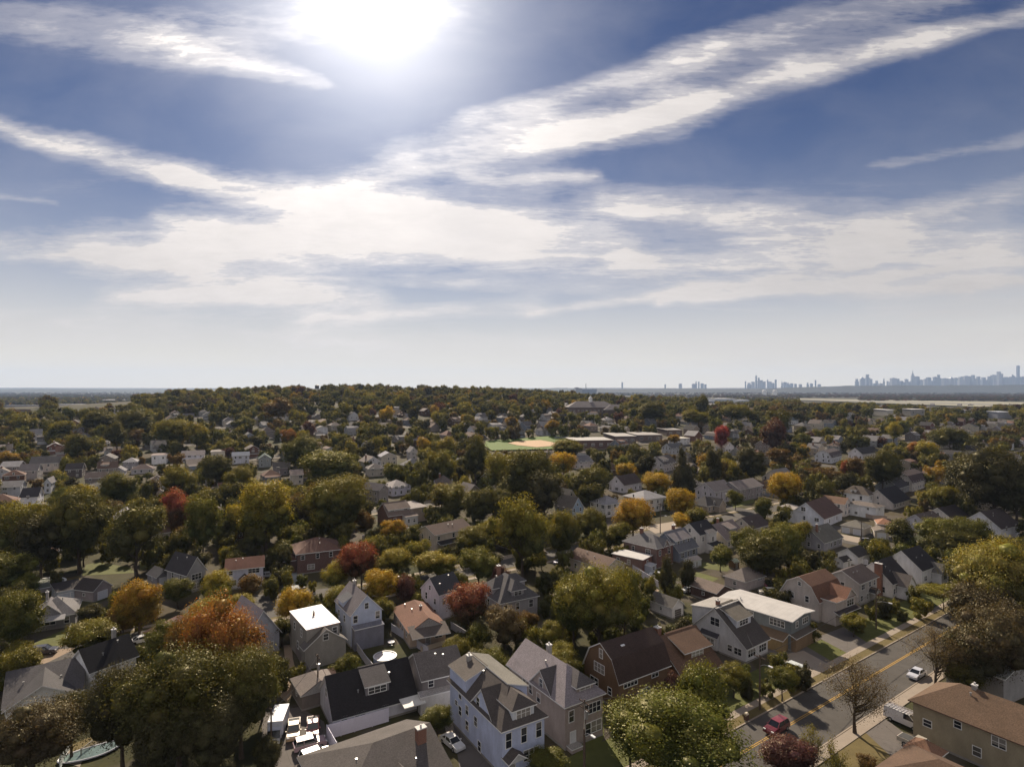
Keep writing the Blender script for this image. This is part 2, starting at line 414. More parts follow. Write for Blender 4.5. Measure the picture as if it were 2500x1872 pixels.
# 3 dark brown gambrel
house('dark brown gambrel house with a skylight behind the large bright green tree', (1511, 1663), (1606, 1628), 9, 5.2, 10.1, 'gambrel', 'x', (.16, .095, .055), (.055, .036, .03), 'the dark brown gambrel house', W=12.5, ov=.3,
  wins=[W_('L', .5, 8.3, .8, 1.5), W_('L', .45, 5.6, 2.6, 1.5), W_('L', .3, 2.8, 2, 1.2), W_('L', .75, 2.6, .9, 1.2), W_('F', .22, 4.3, 3.2, 1.2), W_('F', .7, 4.3, 1.6, 1.2), W_('F', .5, 1.7, 2.4, 1.3)],
  wings=[dict(n='skylight', rect=(3.4, 2.9, 4.2, 3.6), z0=9.0, eh=9.25, rh=9.35, kind='flat', ridge='x', ov=.02, rc=(.8, .8, .8), rk='flat')])
# 4 brown bungalow with a big dormer
house('brown bungalow with brick chimney and wide dormer left of the light grey house', (1605, 1556), (1695, 1528), 12.0, 3.0, 8.0, 'gable', 'x', (.17, .1, .06), (.125, .075, .05), 'the brown bungalow', mode='R', fr=6.3,
  wings=[dict(n='dormer', rect=(2.6, 2.0, 9.6, 6.35), z0=4.0, eh=6.1, rh=7.9, kind='flat', ridge='x', ov=.4, wins=[W_('F', .5, 5.2, 3, 1.0)])],
  wins=[W_('L', .4, 2.2), W_('L', .6, 2.2), W_('L', .5, 5.4, .9, 1.2), W_('F', .3, 1.7, 2, 1.3), W_('F', .75, 1.7, 2, 1.3)], chim=[(1.2, 7.4, 6.5, 9.3, 'brick', 1.0, 1.0)])
# 5 light grey house with sweeping porch roof
house('light grey sided house with sweeping porch roof beside the flat white roofed house', (1745, 1484), (1791, 1467), 13.0, 3.2, 9.0, 'gable', 'x', (.5, .49, .5), (.075, .065, .06), 'the light grey sided house', mode='R', fr=7.2, eh2=3.4, W=8.0,
  wings=[dict(n='dormer', rect=(1.4, 3.0, 6.6, 7.3), z0=4.6, eh=7.4, rh=8.95, kind='flat', ridge='x', ov=.4, rc=(.13, .115, .095), wc=(.55, .56, .62), wins=[W_('F', .5, 6.6, 3.0, 1.2)]),
         dict(n='rear_dormer', rect=(.06, 6.9, 7.94, 12.9), z0=3.0, eh=8.95, rh=7.9, kind='flat', ridge='x', ov=.25, rc=(.3, .28, .26)),
         dict(n='bay_window', rect=(-.7, 6.2, .02, 10.2), z0=.5, eh=3.7, rh=3.1, kind='flat', ridge='y', ov=.2, rc=(.06, .055, .06), wins=[W_('L', .5, 2.0, 2.6, 1.3)])],
  wins=[W_('L', .45, 6.2, 2.1, 1.6), W_('L', .72, 1.9, 1.0, 1.2), W_('L', .86, 1.8, 1.6, 1.3), W_('F', .25, 1.7, 2.6, 1.4), W_('F', .75, 1.7, 2.6, 1.4), W_('R', .3, 2), W_('R', .6, 2)],
  chim=[(2.0, 7.8, 8, 10.0, 'brick', .7, .7)])
# 6 flat white roofed house
house('long blue grey house under a flat white roof behind the light grey house', (1930.6, 1515), (1979, 1490.5), 16.4, 6.4, 6.9, 'gable', 'y', (.17, .19, .205), (.42, .4, .38), 'the long flat roofed house', rk='seam', ov=.7,
  wins=[W_('L', .13, 5.2, 1.2, 1.0), W_('L', .27, 5.0, 1.0, 1.5), W_('L', .46, 5.0, 1.0, 1.5), W_('L', .82, 5.1, 3.2, 1.3), W_('F', .72, 5.0, 2.4, 1.2), W_('F', .75, 2.0, 3.4, 1.0), W_('F', .3, 5.0, 1.0, 1.2), W_('R', .5, 5)],
  wings=[dict(n='garage_wing', rect=(-2.4, .6, .05, 14.0), z0=-.3, eh=3.4, rh=2.6, kind='flat', ridge='y', ov=.3, wc=(.28, .2, .1), rc=(.15, .1, .06)),
         dict(n='lower_wall', rect=(0.1, -1.0, 8.8, .05), z0=-.3, eh=2.9, rh=3.3, kind='flat', ridge='x', ov=.3, wc=(.22, .15, .09), rc=(.1, .08, .06))],
  doors=[('F', .42, dict(c=(.6, .6, .6)))])
# 7 tan gambrel with brown roof
house('tan gambrel house with rust brown roof and two storey bay behind the flat white roof', (1952, 1408), (2020, 1387), 9.4, 5.2, 9.5, 'gambrel', 'x', (.42, .37, .34), (.14, .075, .05), 'the tan gambrel house', mode='R', W=11.0, ov=.4,
  wings=[dict(n='bay', rect=(1.2, -3.4, 10.0, .05), z0=-.3, eh=5.4, rh=5.45, kind='flat', ridge='x', ov=.3),
         dict(n='gable_wing', rect=(5.2, -3.42, 10.0, 4.0), z0=4.5, eh=5.4, rh=7.6, ridge='y', ov=.4, rc=(.2, .1, .065), wins=[W_('F', .5, 4.3, 3.0, 1.4), W_('F', .5, 1.6, 3.0, 1.4)]),
         dict(n='porch_roof', rect=(.8, -4.4, 10.2, -3.4), z0=2.7, eh=2.8, rh=3.2, kind='flat', ridge='x', ov=.2, rc=(.05, .04, .04))],
  wins=[W_('L', .5, 7.9, .7, .9), W_('L', .3, 4.7), W_('L', .7, 4.7), W_('L', .5, 1.9), W_('F', .2, 4.2, 1.6, 1.3)])
# 8 grey house with portico
house('grey house with charcoal roof and gabled portico right of the tan gambrel house', (2097, 1424), (2141, 1406), 8, 5.8, 8, 'gable', 'x', (.4, .37, .36), (.065, .05, .05), 'the house with gabled portico',
  wings=[dict(n='portico', rect=(5.4, -1.7, 7.6, .02), z0=2.3, eh=2.6, rh=3.6, ridge='y', ov=.2, rc=DK)],
  wins=[W_('F', .22, 4.5, 1.7, 1.3), W_('F', .6, 4.5, 1.0, 1.3), W_('F', .85, 4.5, 1.0, 1.3), W_('F', .15, 1.7), W_('F', .45, 1.7), W_('L', .5, 4.4)], doors=[('F', .64,)])
# 9 white cape with tall chimney
house('white cape house with tall brick chimney on its gable end and grey front gable', (2131, 1373), (2174, 1358), 9.6, 3.9, 8.4, 'gable', 'x', (.6, .58, .57), (.035, .03, .03), 'the tall chimney cape', mode='R', ov=.3,
  wings=[dict(n='front_wing', rect=(2.2, -2.6, 7.2, 3.2), z0=-.3, eh=3.3, rh=5.9, ridge='y', ov=.3, rc=(.13, .11, .1), wins=[W_('L', .4, 2.0, 2.1, 1.4), W_('F', .3, 2), W_('F', .7, 2)])],
  wins=[W_('L', .35, 5.3, 1.2, 1.4), W_('L', .75, 1.9, 1.2, 1.4), W_('F', .1, 1.8), W_('F', .9, 1.8)], chim=[(-.45, 3.2, -.3, 8.6, 'brick', .9, 1.7)])
# 10 white saltbox behind
house('white house with steep black roof just beyond the white cape with tall chimney', (2201, 1344.7), (2245, 1331), 10.5, 4.2, 8.6, 'gable', 'x', (.62, .61, .62), (.03, .026, .027), 'the steep black roofed house', mode='R', W=10.5, ov=.25,
  wings=[dict(n='front_wing', rect=(6.0, -2.4, 10.4, 2.2), z0=-.3, eh=3.0, rh=5.2, ridge='y', ov=.3, rc=(.13, .12, .11), wins=[W_('F', .5, 1.8, 1.8, 1.3), W_('L', .4, 1.8)])],
  wins=[W_('L', .33, 5.0, 1.1, 1.5), W_('L', .6, 1.8), W_('L', .25, 1.8), W_('F', .2, 1.8, 1.6, 1.3)])
# 11 tan hip house bottom right
house('large tan stucco house with brown hip roof and one vent by the near street', None, None, 20, 6, 9, 'hip', 'y', (.34, .29, .2), (.125, .08, .052), 'the large tan stucco house', o=(74.4, 77.0), ang=radians(33), W=9.4, ov=.55,
  wins=[W_('L', .1, 3.1, 1.1, 1.0), W_('L', .3, 4.8, .9, 1.0), W_('L', .42, 2.0, 1.0, 1.3), W_('L', .55, 4.6, 1.6, 1.4), W_('L', .72, 2.2), W_('B', .3, 4.6), W_('B', .7, 4.6)], chim=[(4.7, 13.5, 7.9, 9.6, 'r', .6, .6)], vents=1, trim=m_plain('brown_trim', (.12, .07, .05)))
house('low brown hip roofed house at the bottom right edge beside the tan stucco house', None, None, 14, 4.6, 7.0, 'hip', 'y', (.3, .26, .2), (.1, .062, .042), 'the low brown hip roofed house', o=(55.6, 66.5), ang=radians(33), W=10.5, ov=.5, wins=[W_('B', .3, 2), W_('L', .5, 2)], vents=0,
  wings=[dict(n='side_wing', rect=(-4.6, 3.6, .1, 11.4), z0=-.3, eh=4.0, rh=5.8, kind='hip', ridge='y', ov=.4), dict(n='corner_wing', rect=(9.6, 11.0, 13.2, 14.6), z0=-.3, eh=4.4, rh=5.6, kind='hip', ridge='y', ov=.3, rc=(.2, .11, .07))])
house('pale roofed grey house cut by the right edge beyond the tan stucco house', (2450, 1656), (2560, 1610), 9, 4.8, 7.2, 'gable', 'y', (.3, .29, .28), (.42, .43, .4), 'the pale right edge house', wins=[W_('F', .5, 3.2)], vents=0)
# 14-16 bottom left
house('charcoal roofed ranch house with dish antennas at the bottom left', (22.6, 1640), (200, 1602), 14, 3.1, 6.0, 'gable', 'x', (.6, .59, .57), (.09, .083, .085), 'the charcoal roofed ranch house', mode='R', fr=7.4,
  wings=[dict(n='gable_wing', rect=(.2, -1.2, 9.6, 7.0), z0=-.3, eh=3.1, rh=5.7, ridge='y', ov=.5, rc=(.075, .07, .072))], wins=[W_('R', .3, 1.7), W_('R', .6, 1.7), W_('F', .9, 1.6)],
  vents=3)
house('white house with flat black roof slope behind the dark trees at the left', (221.5, 1638), (334, 1597), 7, 5.0, 8.0, 'gable', 'x', cW, (.022, .02, .021), 'the black roofed left house', W=7.6, wins=[W_('F', .15, 3.9), W_('F', .5, 3.9), W_('L', .5, 3.9)], chim=[(5.6, 3.9, 7.3, 9.6, 'r', .6, .6)])
house('grey bungalow with low pale porch roof at the left edge', (77, 1512), (153.7, 1500), 10, 3.0, 5.9, 'hip', 'x', (.26, .25, .26), (.17, .16, .16), 'the left edge grey bungalow', W=8.0,
  wings=[dict(n='gable_wing', rect=(.6, .4, 5.0, 6.0), z0=2.6, eh=3.6, rh=5.7, ridge='y', ov=.35, rc=(.13, .12, .125)), dict(n='porch', rect=(-2.2, -1.8, 6.0, .05), z0=2.4, eh=2.5, rh=3.0, kind='flat', ridge='x', ov=.2, rc=(.27, .26, .26))],
  wins=[W_('F', .35, 1.8, 3.0, 1.3), W_('F', .8, 1.7)], chim=[(2, 6.5, 4.5, 6.9, 'r', .5, .5)])
# garages left
def garage(label, p1, p2, D, eh, rh, wc, rc, kind='gable', ridge='y', doors=(('F', .5, dict(c=(.55, .56, .6), w=2.6, h=2.1, z0=.02, name='garage_door')),), short=None, **k):
    k.setdefault('wins', [('L', .5, 1.6, .7, .7)])
    return house(label, p1, p2, D, eh, rh, kind, ridge, wc, rc, short, name='garage', doors=doors, vents=0, cat='garage', ov=k.pop('ov', .3), **k)
garage('dark roofed garage with white door left of the golden orange tree', (228, 1443), (272, 1428), 6.5, 2.8, 4.9, (.3, .26, .26), (.05, .042, .04))
garage('long low black roofed garage with pale doors left of the other dark garage', (140, 1446), (204, 1433), 7, 2.7, 3.2, (.4, .42, .46), (.04, .035, .036), kind='flat', ridge='x', doors=(('F', .25, dict(c=(.42, .45, .5), w=2.6, h=2.0, z0=.02, name='garage_door')), ('F', .72, dict(c=(.42, .45, .5), w=2.6, h=2.0, z0=.02, name='garage_door'))))
garage('small grey garage with pale arched roof edge between the orange and green trees', (383, 1409), (421, 1400), 6, 2.6, 4.2, (.28, .27, .29), (.1, .095, .1))
house('dark gabled house with white bargeboards behind the small green round tree', (457, 1400), (502, 1388), 10, 5.5, 9.3, 'gable', 'y', (.33, .32, .32), (.055, .05, .053), 'the dark gabled house', wins=[W_('F', .5, 4.1, 2.6, 1.5), W_('F', .5, 1.6, 2.2, 1.4), W_('L', .3, 4), W_('L', .7, 4)])
house('white house with rust red roof behind the yellow green street trees', (552, 1391), (641, 1385), 7, 5.6, 7.6, 'gable', 'x', (.5, .5, .58), (.2, .1, .07), 'the rust roofed white house', ang=radians(22), W=9.3,
  wings=[dict(n='portico', rect=(3.4, -1.8, 5.8, .02), z0=2.4, eh=2.9, rh=4.0, ridge='y', ov=.3, rc=DK, wc=(.3, .25, .2))], wins=[W_('F', .12, 4.6, 1.0, 1.1), W_('F', .75, 4.7, 2.8, 1.3), W_('F', .15, 1.9, 2.2, 1.5), W_('F', .8, 1.9, 2.2, 1.5), W_('L', .5, 4.5)])
house('large brown brick house with hip roof and three pale vents', (726, 1351), (833.4, 1337), 11.5, 6.3, 9.0, 'hip', 'x', (.13, .07, .055), (.15, .085, .065), 'the large brown brick house', brick=True, ov=.6, ang=radians(27),
  wings=[dict(n='side_wing', rect=(-5.2, 2.5, .05, 8.6), z0=-.3, eh=3.9, rh=5.4, kind='hip', ridge='y', ov=.4, rc=(.16, .09, .07))], wins=[W_('F', .12, 4.9, 1, 1.2), W_('F', .45, 4.9), W_('F', .75, 4.9), W_('F', .3, 1.9, 2), W_('F', .8, 1.9), W_('L', .3, 5), W_('L', .7, 5)])
house('cream house with long brown roof and sunlit side wall left of the tall street tree', (1062, 1306), (1150, 1287), 10, 6, 8.2, 'gable', 'x', (.5, .43, .36), (.1, .065, .055), 'the long brown cream house', wins=[W_('F', .1, 4.7, 1, 1.1), W_('F', .5, 4.7), W_('F', .8, 4.7), W_('F', .3, 1.8, 2), W_('L', .3, 4.5), W_('L', .7, 4.5)],
  wings=[dict(n='porch', rect=(1, -2.0, 10, .05), z0=2.6, eh=2.7, rh=3.5, kind='flat', ridge='x', ov=.2, rc=DK, wc=(.2, .17, .15))])
house('narrow white house with dark roof behind the crimson maple', (1072, 1453), (1128, 1436), 7.2, 6.2, 9.4, 'gable', 'x', (.55, .52, .56), (.06, .058, .062), 'the crimson maple', ov=.2, wins=[W_('L', .5, 7.2, .6, 1.0), W_('L', .3, 5.0, .7, 1.5), W_('L', .78, 4.4, .7, 1.3), W_('L', .3, 2.2, .7, 1.5), W_('L', .78, 1.8, .7, 1.3), W_('F', .5, 4.5), W_('F', .2, 4.5)])
house('grey house with hip dormers and pale cornices right of the crimson maple', (1222.6, 1470), (1312, 1451), 12, 5.0, 9.2, 'hip', 'y', (.38, .36, .37), (.1, .093, .095), 'the grey house with hip dormers', hin=5,
  wings=[dict(n='dormer', rect=(3.4, .6, 6.8, 5), z0=4.8, eh=7.1, rh=8.6, kind='hip', ridge='y', hips=(1, 0), hin=1.6, ov=.4, wins=[W_('F', .5, 6.3, 2.0, 1.3)]), dict(n='dormer', rect=(.4, 4.4, 5, 8.0), z0=4.8, eh=7.1, rh=8.6, kind='hip', ridge='x', hips=(1, 0), hin=1.6, ov=.4, wins=[W_('L', .5, 6.3, 2.0, 1.3)]),
         dict(n='dormer', rect=(6.0, 5.0, 9.8, 8.5), z0=4.8, eh=7.3, rh=8.7, kind='hip', ridge='x', hips=(0, 1), hin=1.6, ov=.3)],
  wins=[W_('F', .12, 3.3, .9, 1.6), W_('F', .45, 3.3, .9, 1.6), W_('F', .82, 3.3, 1.1, 1.7), W_('L', .2, 3.3, .9, 1.5), W_('L', .5, 3.3), W_('L', .8, 3.3)], chim=[(4.8, 9.5, 7.5, 10.4, 'brick', .8, .8)])
house('low cream house with brown gable roof across the street from the tall olive tree', None, None, 15, 4.0, 6.0, 'gable', 'y', (.5, .43, .37), (.14, .09, .07), 'the low cream house', o=(26.5, 168.5), ang=radians(38), W=8.2, wins=[W_('L', .2, 2), W_('L', .5, 2), W_('B', .5, 2)])
house('small brick house with flat white roof and white fence alongside', (1569, 1367.3), (1591.5, 1356), 10.2, 4.0, 4.15, 'flat', 'x', (.16, .06, .045), (.42, .4, .39), 'the small flat brick house', brick=True, rk='flat', ov=.25, wins=[W_('L', .2, 2.6), W_('L', .55, 2.6), W_('F', .5, 2.6)],
  wings=[dict(n='porch', rect=(1.2, -2.2, 4.6, .05), z0=-.3, eh=2.1, rh=2.3, kind='flat', ridge='x', ov=.1, wc=(.45, .47, .52), rc=(.4, .4, .42), wins=[W_('F', .5, 1.4, .9, 1)])])
house('red brick house with grey hip roof and small front gable beside the flat roofed one', (1603, 1338), (1643, 1326), 12.5, 6.4, 9.0, 'hip', 'y', (.15, .07, .055), (.13, .125, .13), 'the red brick hip roofed house', brick=True,
  wings=[dict(n='gable_wing', rect=(3.0, -.4, 6.0, 3), z0=5.6, eh=6.4, rh=8.4, ridge='y', ov=.3, wins=[W_('F', .5, 6.9, .7, .8)])], wins=[W_('F', .2, 4.6, .9, 1.6), W_('F', .75, 4.6, 1.1, 1.7), W_('L', .3, 4.7), W_('L', .75, 4.7, 1.6), W_('F', .75, 1.7), W_('L', .5, 1.8)], chim=[(4.0, 8.5, 8.0, 10.4, 'brick', .9, .9)])
house('slate blue house with wide front dormer between the brick and white houses', (1623, 1300), (1669, 1288), 10.5, 3.6, 8.6, 'gable', 'x', (.27, .29, .34), (.14, .14, .155), 'the slate blue house', mode='R',
  wings=[dict(n='dormer', rect=(.5, 1.6, 9.0, 5.4), z0=4.0, eh=6.5, rh=8.5, kind='flat', ridge='x', ov=.35, rc=(.2, .18, .185), wins=[W_('F', .2, 5.7, .9, 1.0), W_('F', .55, 5.7, .9, 1.0), W_('F', .85, 5.7, .9, 1)])], wins=[W_('F', .2, 2.0, 1.6), W_('F', .5, 2.0), W_('F', .8, 2.0, 1.6), W_('L', .5, 5.2)], chim=[(5.6, 5.9, 7.9, 10, 'brick', .8, .8)])
house('narrow white house with black gable roof in front of the small yellow tree', (1684, 1278), (1723, 1268), 7.6, 6.6, 9.6, 'gable', 'x', (.6, .57, .54), (.035, .032, .035), 'the narrow black gabled house', mode='R',
  wings=[dict(n='front_wing', rect=(3.4, -1.4, 8.0, .05), z0=-.3, eh=6.5, rh=7.2, kind='flat', ridge='x', ov=.2, rc=(.13, .12, .12), wins=[W_('F', .5, 4.6, .9, 1.5)]), dict(n='porch', rect=(2.6, -3.6, 8.2, -1.3), z0=1.4, eh=2.7, rh=3.4, kind='flat', ridge='x', ov=.2, rc=DK)],
  wins=[W_('L', .5, 7.4, .9, 1.2), W_('L', .75, 4.6, .9, 1.8), W_('F', .2, 4.8), W_('L', .3, 1.8)])
house('cream house with pinkish grey roof right of the narrow white house', (1738, 1281), (1786, 1268), 11, 3.4, 7.6, 'gable', 'x', (.5, .44, .36), (.2, .16, .15), 'the pinkish roofed cream house', mode='R', wings=[dict(n='dormer', rect=(5.4, 1.8, 9.4, 5.4), z0=4, eh=6.0, rh=7.4, kind='flat', ridge='x', ov=.3, wc=(.3, .28, .26))], chim=[(5.0, 6.2, 6.5, 9.0, 'brick', .7, .7)])
house('low house with dark brown roof beside the street behind the cream house', (1810, 1264), (1850, 1254), 9, 3.2, 6.4, 'gable', 'x', (.42, .38, .36), (.06, .045, .045), 'the low dark roofed house', mode='R')
garage('square garage with pale pyramid roof left of the two parked cars', (1818.7, 1419.3), (1867, 1404.6), 6.4, 2.9, 5.0, (.42, .37, .36), (.17, .145, .13), kind='hip', ridge='x', doors=(), short='the pyramid roofed garage', wins=[W_('F', .75, 2.3, 2.0, .4), W_('L', .5, 1.7, .9, 1.0)], ov=.35)
garage('narrow white garage with grey gable roof in a back yard', (1641, 1483.7), (1668.4, 1474.6), 6.8, 2.7, 4.3, (.6, .58, .58), (.11, .1, .09), short='the narrow white garage', doors=(('F', .5, dict(c=(.1, .08, .07), w=2.4, h=2.0, z0=.02, name='garage_door')),))
garage('dark brown garage with taupe roof behind the flat white roofed house', (1748.6, 1448.6), (1786, 1437), 8.0, 2.7, 4.1, (.11, .07, .055), (.17, .13, .11), short='the dark brown garage', doors=())
garage('tiny garage with rusty brown gable roof behind the tall narrow conifers', (1692, 1426), (1717, 1418), 3.6, 2.2, 3.4, (.25, .12, .08), (.1, .085, .08), doors=())
house('grey cottage with tall thin chimney behind the rusty red hedge', (1975, 1290), (2020, 1277), 10, 3.2, 7.0, 'gable', 'x', (.35, .34, .37), (.14, .13, .11), 'the grey cottage with thin chimney', mode='R', chim=[(2.2, 3.4, 4.5, 8.4, 'brick', .6, .6)])
garage('small white outbuilding with black gable roof inside the white fence', (2070, 1339), (2098, 1331), 6.2, 2.8, 4.8, (.62, .61, .62), (.03, .027, .03), ridge='x', mode='R', doors=(), short='the small white outbuilding')
garage('tiny white shed with black roof left of the white outbuilding', (2047, 1361), (2066, 1356), 3.0, 2.2, 3.2, (.6, .59, .6), (.035, .03, .03), ridge='x', mode='R', doors=(('F', .7,),))
DD = dict(c=(.55, .55, .58), w=2.5, h=2.1, z0=.02, name='garage_door')
garage('wide beige garage with two white doors and olive grey hip roof', (2053, 1281), (2108, 1290), 7.4, 2.9, 4.8, (.42, .38, .33), (.17, .155, .13), kind='hip', ridge='x', doors=(('F', .22, DD), ('F', .72, DD)), short='the wide two door garage')
garage('low garage with bright orange brown roof right of the wide two door garage', (2143, 1279), (2180, 1282), 8, 2.8, 4.4, (.2, .17, .15), (.26, .13, .08), kind='hip', ridge='x', doors=())
garage('small beige garage with single roll door facing the lane', (2135, 1296), (2170, 1299), 6, 2.7, 3.5, (.4, .36, .3), (.15, .12, .1), ridge='y', doors=(('F', .5, DD),))
house('white four square house with brown hip roof and small dormer', (2121, 1208.5), (2135.6, 1203), 11.6, 6.2, 9.2, 'hip', 'y', (.68, .68, .7), (.12, .095, .075), 'the white four square house', W=8.2, hin=3.8,
  wings=[dict(n='dormer', rect=(.5, 5.4, 3.4, 7.8), z0=6.2, eh=7.9, rh=8.8, kind='hip', ridge='x', hips=(1, 0), ov=.3, wins=[W_('L', .5, 7.2, 1.0, 1.0)])], wins=[W_('L', .45, 2.9, .9, 1.4), W_('L', .72, 4.5, 1.0, 1.7), W_('F', .4, 4.6, 1, 1.6), W_('L', .15, 4.6)])
house('white house with rust brown roof left of the four square house', (2061, 1231), (2076, 1226), 12, 5.4, 7.6, 'gable', 'y', (.6, .54, .5), (.17, .1, .065), 'the rust brown roofed house', W=7.6)
house('white annex with low brown roof in front of the four square house', (2138, 1239), (2162.7, 1234), 12.5, 5.0, 6.0, 'hip', 'y', (.72, .71, .73), (.14, .115, .1), 'the white annex', W=7, wins=[W_('L', .35, 1.4, 1.2, 1.0), W_('L', .75, 4.0, .9, .9), W_('F', .4, 4.0, .7, .8)])
house('white house with brown roof and paired windows on its gable end', (1968, 1227), (2014, 1212), 13.5, 3.6, 9.0, 'gable', 'x', (.6, .61, .66), (.11, .07, .06), 'the paired window white house', mode='R', wins=[W_('L', .42, 6.3, 1.6, 1.5), W_('L', .42, 2.8, 1.6, 1.5), W_('L', .8, 2.8, 1.6, 1.3), W_('F', .3, 1.8), W_('F', .7, 1.8)],
  wings=[dict(n='rear_wing', rect=(-.06, 8, 8, 17), z0=-.3, eh=5.0, rh=6.0, kind='flat', ridge='x', ov=.3, rc=(.3, .27, .25))])
house('large pale house with grey hip roof behind the yellow street trees', (1572, 1220), (1624, 1211), 12.8, 6, 8.6, 'hip', 'x', (.5, .48, .46), (.27, .26, .27), 'the large pale hip roofed house', ang=radians(33), W=14)
house('pale hip roofed house left of the larger pale hip roofed house', (1478, 1232), (1512, 1224), 10, 5.5, 8.0, 'hip', 'x', (.5, .48, .47), (.27, .26, .27), 'the smaller pale hip roofed house', ang=radians(33))
house('pale blue steep gabled house beside the round olive street tree', (1396, 1243), (1424, 1238), 10, 5, 9.5, 'gable', 'y', (.3, .38, .48), (.09, .08, .08), 'the pale blue steep gable')
house('grey two storey house left in the row behind the yellow trees', (1672, 1185), (1713, 1178), 10, 5.8, 8.6, 'hip', 'x', (.2, .19, .2), (.16, .145, .14), 'the grey row house')
house('white gabled house in the middle of the row behind the yellow trees', (1745, 1200), (1790, 1192), 11, 6, 9.6, 'gable', 'x', (.42, .4, .42), (.16, .14, .14), 'the white row house')
house('long house with pale roof and dark front right in the row behind the yellow trees', (1805, 1195), (1862, 1184), 11, 6, 9, 'gable', 'x', (.3, .27, .27), (.2, .17, .16), 'the long pale roofed house')
house('white gambrel house with pale roof left of the brightest yellow tree', (1884, 1147), (1918, 1140), 11, 4.6, 9.2, 'gable', 'x', (.6, .56, .52), (.22, .2, .19), 'the brightest yellow tree', mode='R')
house('white house with dark brown roof left of the wide yellow tree', (1505, 1162), (1548, 1154), 10, 4.2, 8.4, 'gable', 'x', (.58, .55, .58), (.08, .06, .055), 'the wide yellow tree', mode='R')
house('grey white house with stepped dormers between the two dark conifers', (1600, 1114), (1632, 1107), 12, 5.0, 9.6, 'gable', 'x', (.42, .4, .4), (.09, .08, .08), 'the house with stepped dormers', mode='R',
  wings=[dict(n='dormer', rect=(2, 1.5, 9, 6), z0=5, eh=7.6, rh=9.4, kind='flat', ridge='x', ov=.3, wins=[W_('F', .3, 6.8), W_('F', .7, 6.8)])])
house('white gabled barn shaped house above the red orange trees', (2030, 1116), (2055, 1108), 11, 4.4, 8.8, 'gambrel', 'x', (.55, .55, .58), (.1, .08, .08), 'the white barn shaped house')
house('white gambrel house with dark roof right of the red orange trees', (2196, 1152), (2232, 1143), 12, 5.0, 9.8, 'gambrel', 'x', (.5, .46, .42), (.07, .05, .05), 'the cream gambrel house', mode='R')
house('grey house with steep black roof in front of the cream gambrel house', (2165, 1166), (2200, 1156), 11, 3.6, 8.2, 'gable', 'x', (.28, .29, .3), (.06, .055, .06), 'the grey steep roofed house', mode='R')
house('cream bungalow with black roof right of the four square house', (2143, 1196), (2185, 1185), 13, 2.8, 8.2, 'gable', 'x', (.5, .46, .42), (.03, .027, .03), 'the black roofed cream bungalow', mode='R')
house('white house with brown roof and small balcony on the right beyond the willow', (2394, 1249), (2440, 1240), 12.5, 4.5, 9.5, 'gable', 'x', (.6, .6, .64), (.05, .04, .04), 'the white house with a balcony', mode='R', wins=[W_('L', .45, 6.4, 1.1, 1.5), W_('L', .7, 3.4, 1.4, 1.3), W_('L', .3, 3.4), W_('F', .3, 4), W_('F', .8, 4)])
house('pale gabled cottage with brown roof behind the broad green tree on the right', (2235, 1256), (2275, 1247), 10, 3.2, 6.6, 'gable', 'x', (.45, .44, .48), (.09, .07, .065), 'the pale gabled cottage', mode='R')
house('white gabled house with black roof peeking behind the pale gabled cottage', (2290, 1240), (2330, 1232), 11, 3.6, 7.4, 'gable', 'x', (.45, .42, .4), (.045, .035, .035), 'the half hidden black roofed house', mode='R')
house('cream house with brown hip roof at the right edge of the neighbourhood', (2455, 1229), (2500, 1218), 11, 4.6, 7.4, 'hip', 'x', (.4, .35, .3), (.08, .055, .045), 'the right edge cream house')
# centre left
house('grey two storey house with flat white roof and rear gable', (748.6, 1539), (829, 1520), 11.6, 7.2, 7.4, 'flat', 'x', (.3, .28, .25), (.78, .78, .76), 'the white flat roofed house', rk='flat', ov=.12, trim=m_plain('pink_trim', (.5, .32, .34), .6),
  wings=[dict(n='gable_wing', rect=(-.7, -1.3, 7.5, 1.0), z0=-.3, eh=4.1, rh=7.1, ridge='y', ov=.35, rc=(.11, .095, .08), wins=[W_('F', .5, 5.6, 1.0, 1.2)])],
  wins=[W_('F', .85, 6.0, .9, 1.2), W_('L', .3, 5.6), W_('L', .7, 5.6), W_('L', .5, 2.4)],
  chim=[(3.4, 6.4, 7.2, 8.1, 'brick', .35, .35)])
house('pale lilac house with steep grey gable roof right of the white flat roof', (857, 1502), (932, 1486), 11, 7.0, 10.6, 'gable', 'y', (.4, .44, .55), (.17, .15, .155), 'the lilac gabled house', ov=.25, vents=0,
  wings=[dict(n='rear_porch', rect=(.2, -1.8, 6.6, .05), z0=-.3, eh=4.3, rh=4.6, kind='flat', ridge='x', ov=.1, wc=(.2, .2, .24), rc=(.17, .17, .2)),
         dict(n='dormer', rect=(-.04, 5.2, 3.0, 8.6), z0=6, eh=9.6, rh=8.2, kind='flat', ridge='y', ov=.2, rc=(.09, .09, .1))],
  wins=[W_('F', .5, 8.4, .8, 1.2), W_('F', .14, 6.0, .9, 1.5), W_('F', .86, 6.0, .9, 1.5), W_('L', .25, 5), W_('L', .6, 5), W_('L', .4, 2)], chim=[(3.6, 8.6, 9.4, 11.4, 'r', .6, .6)])
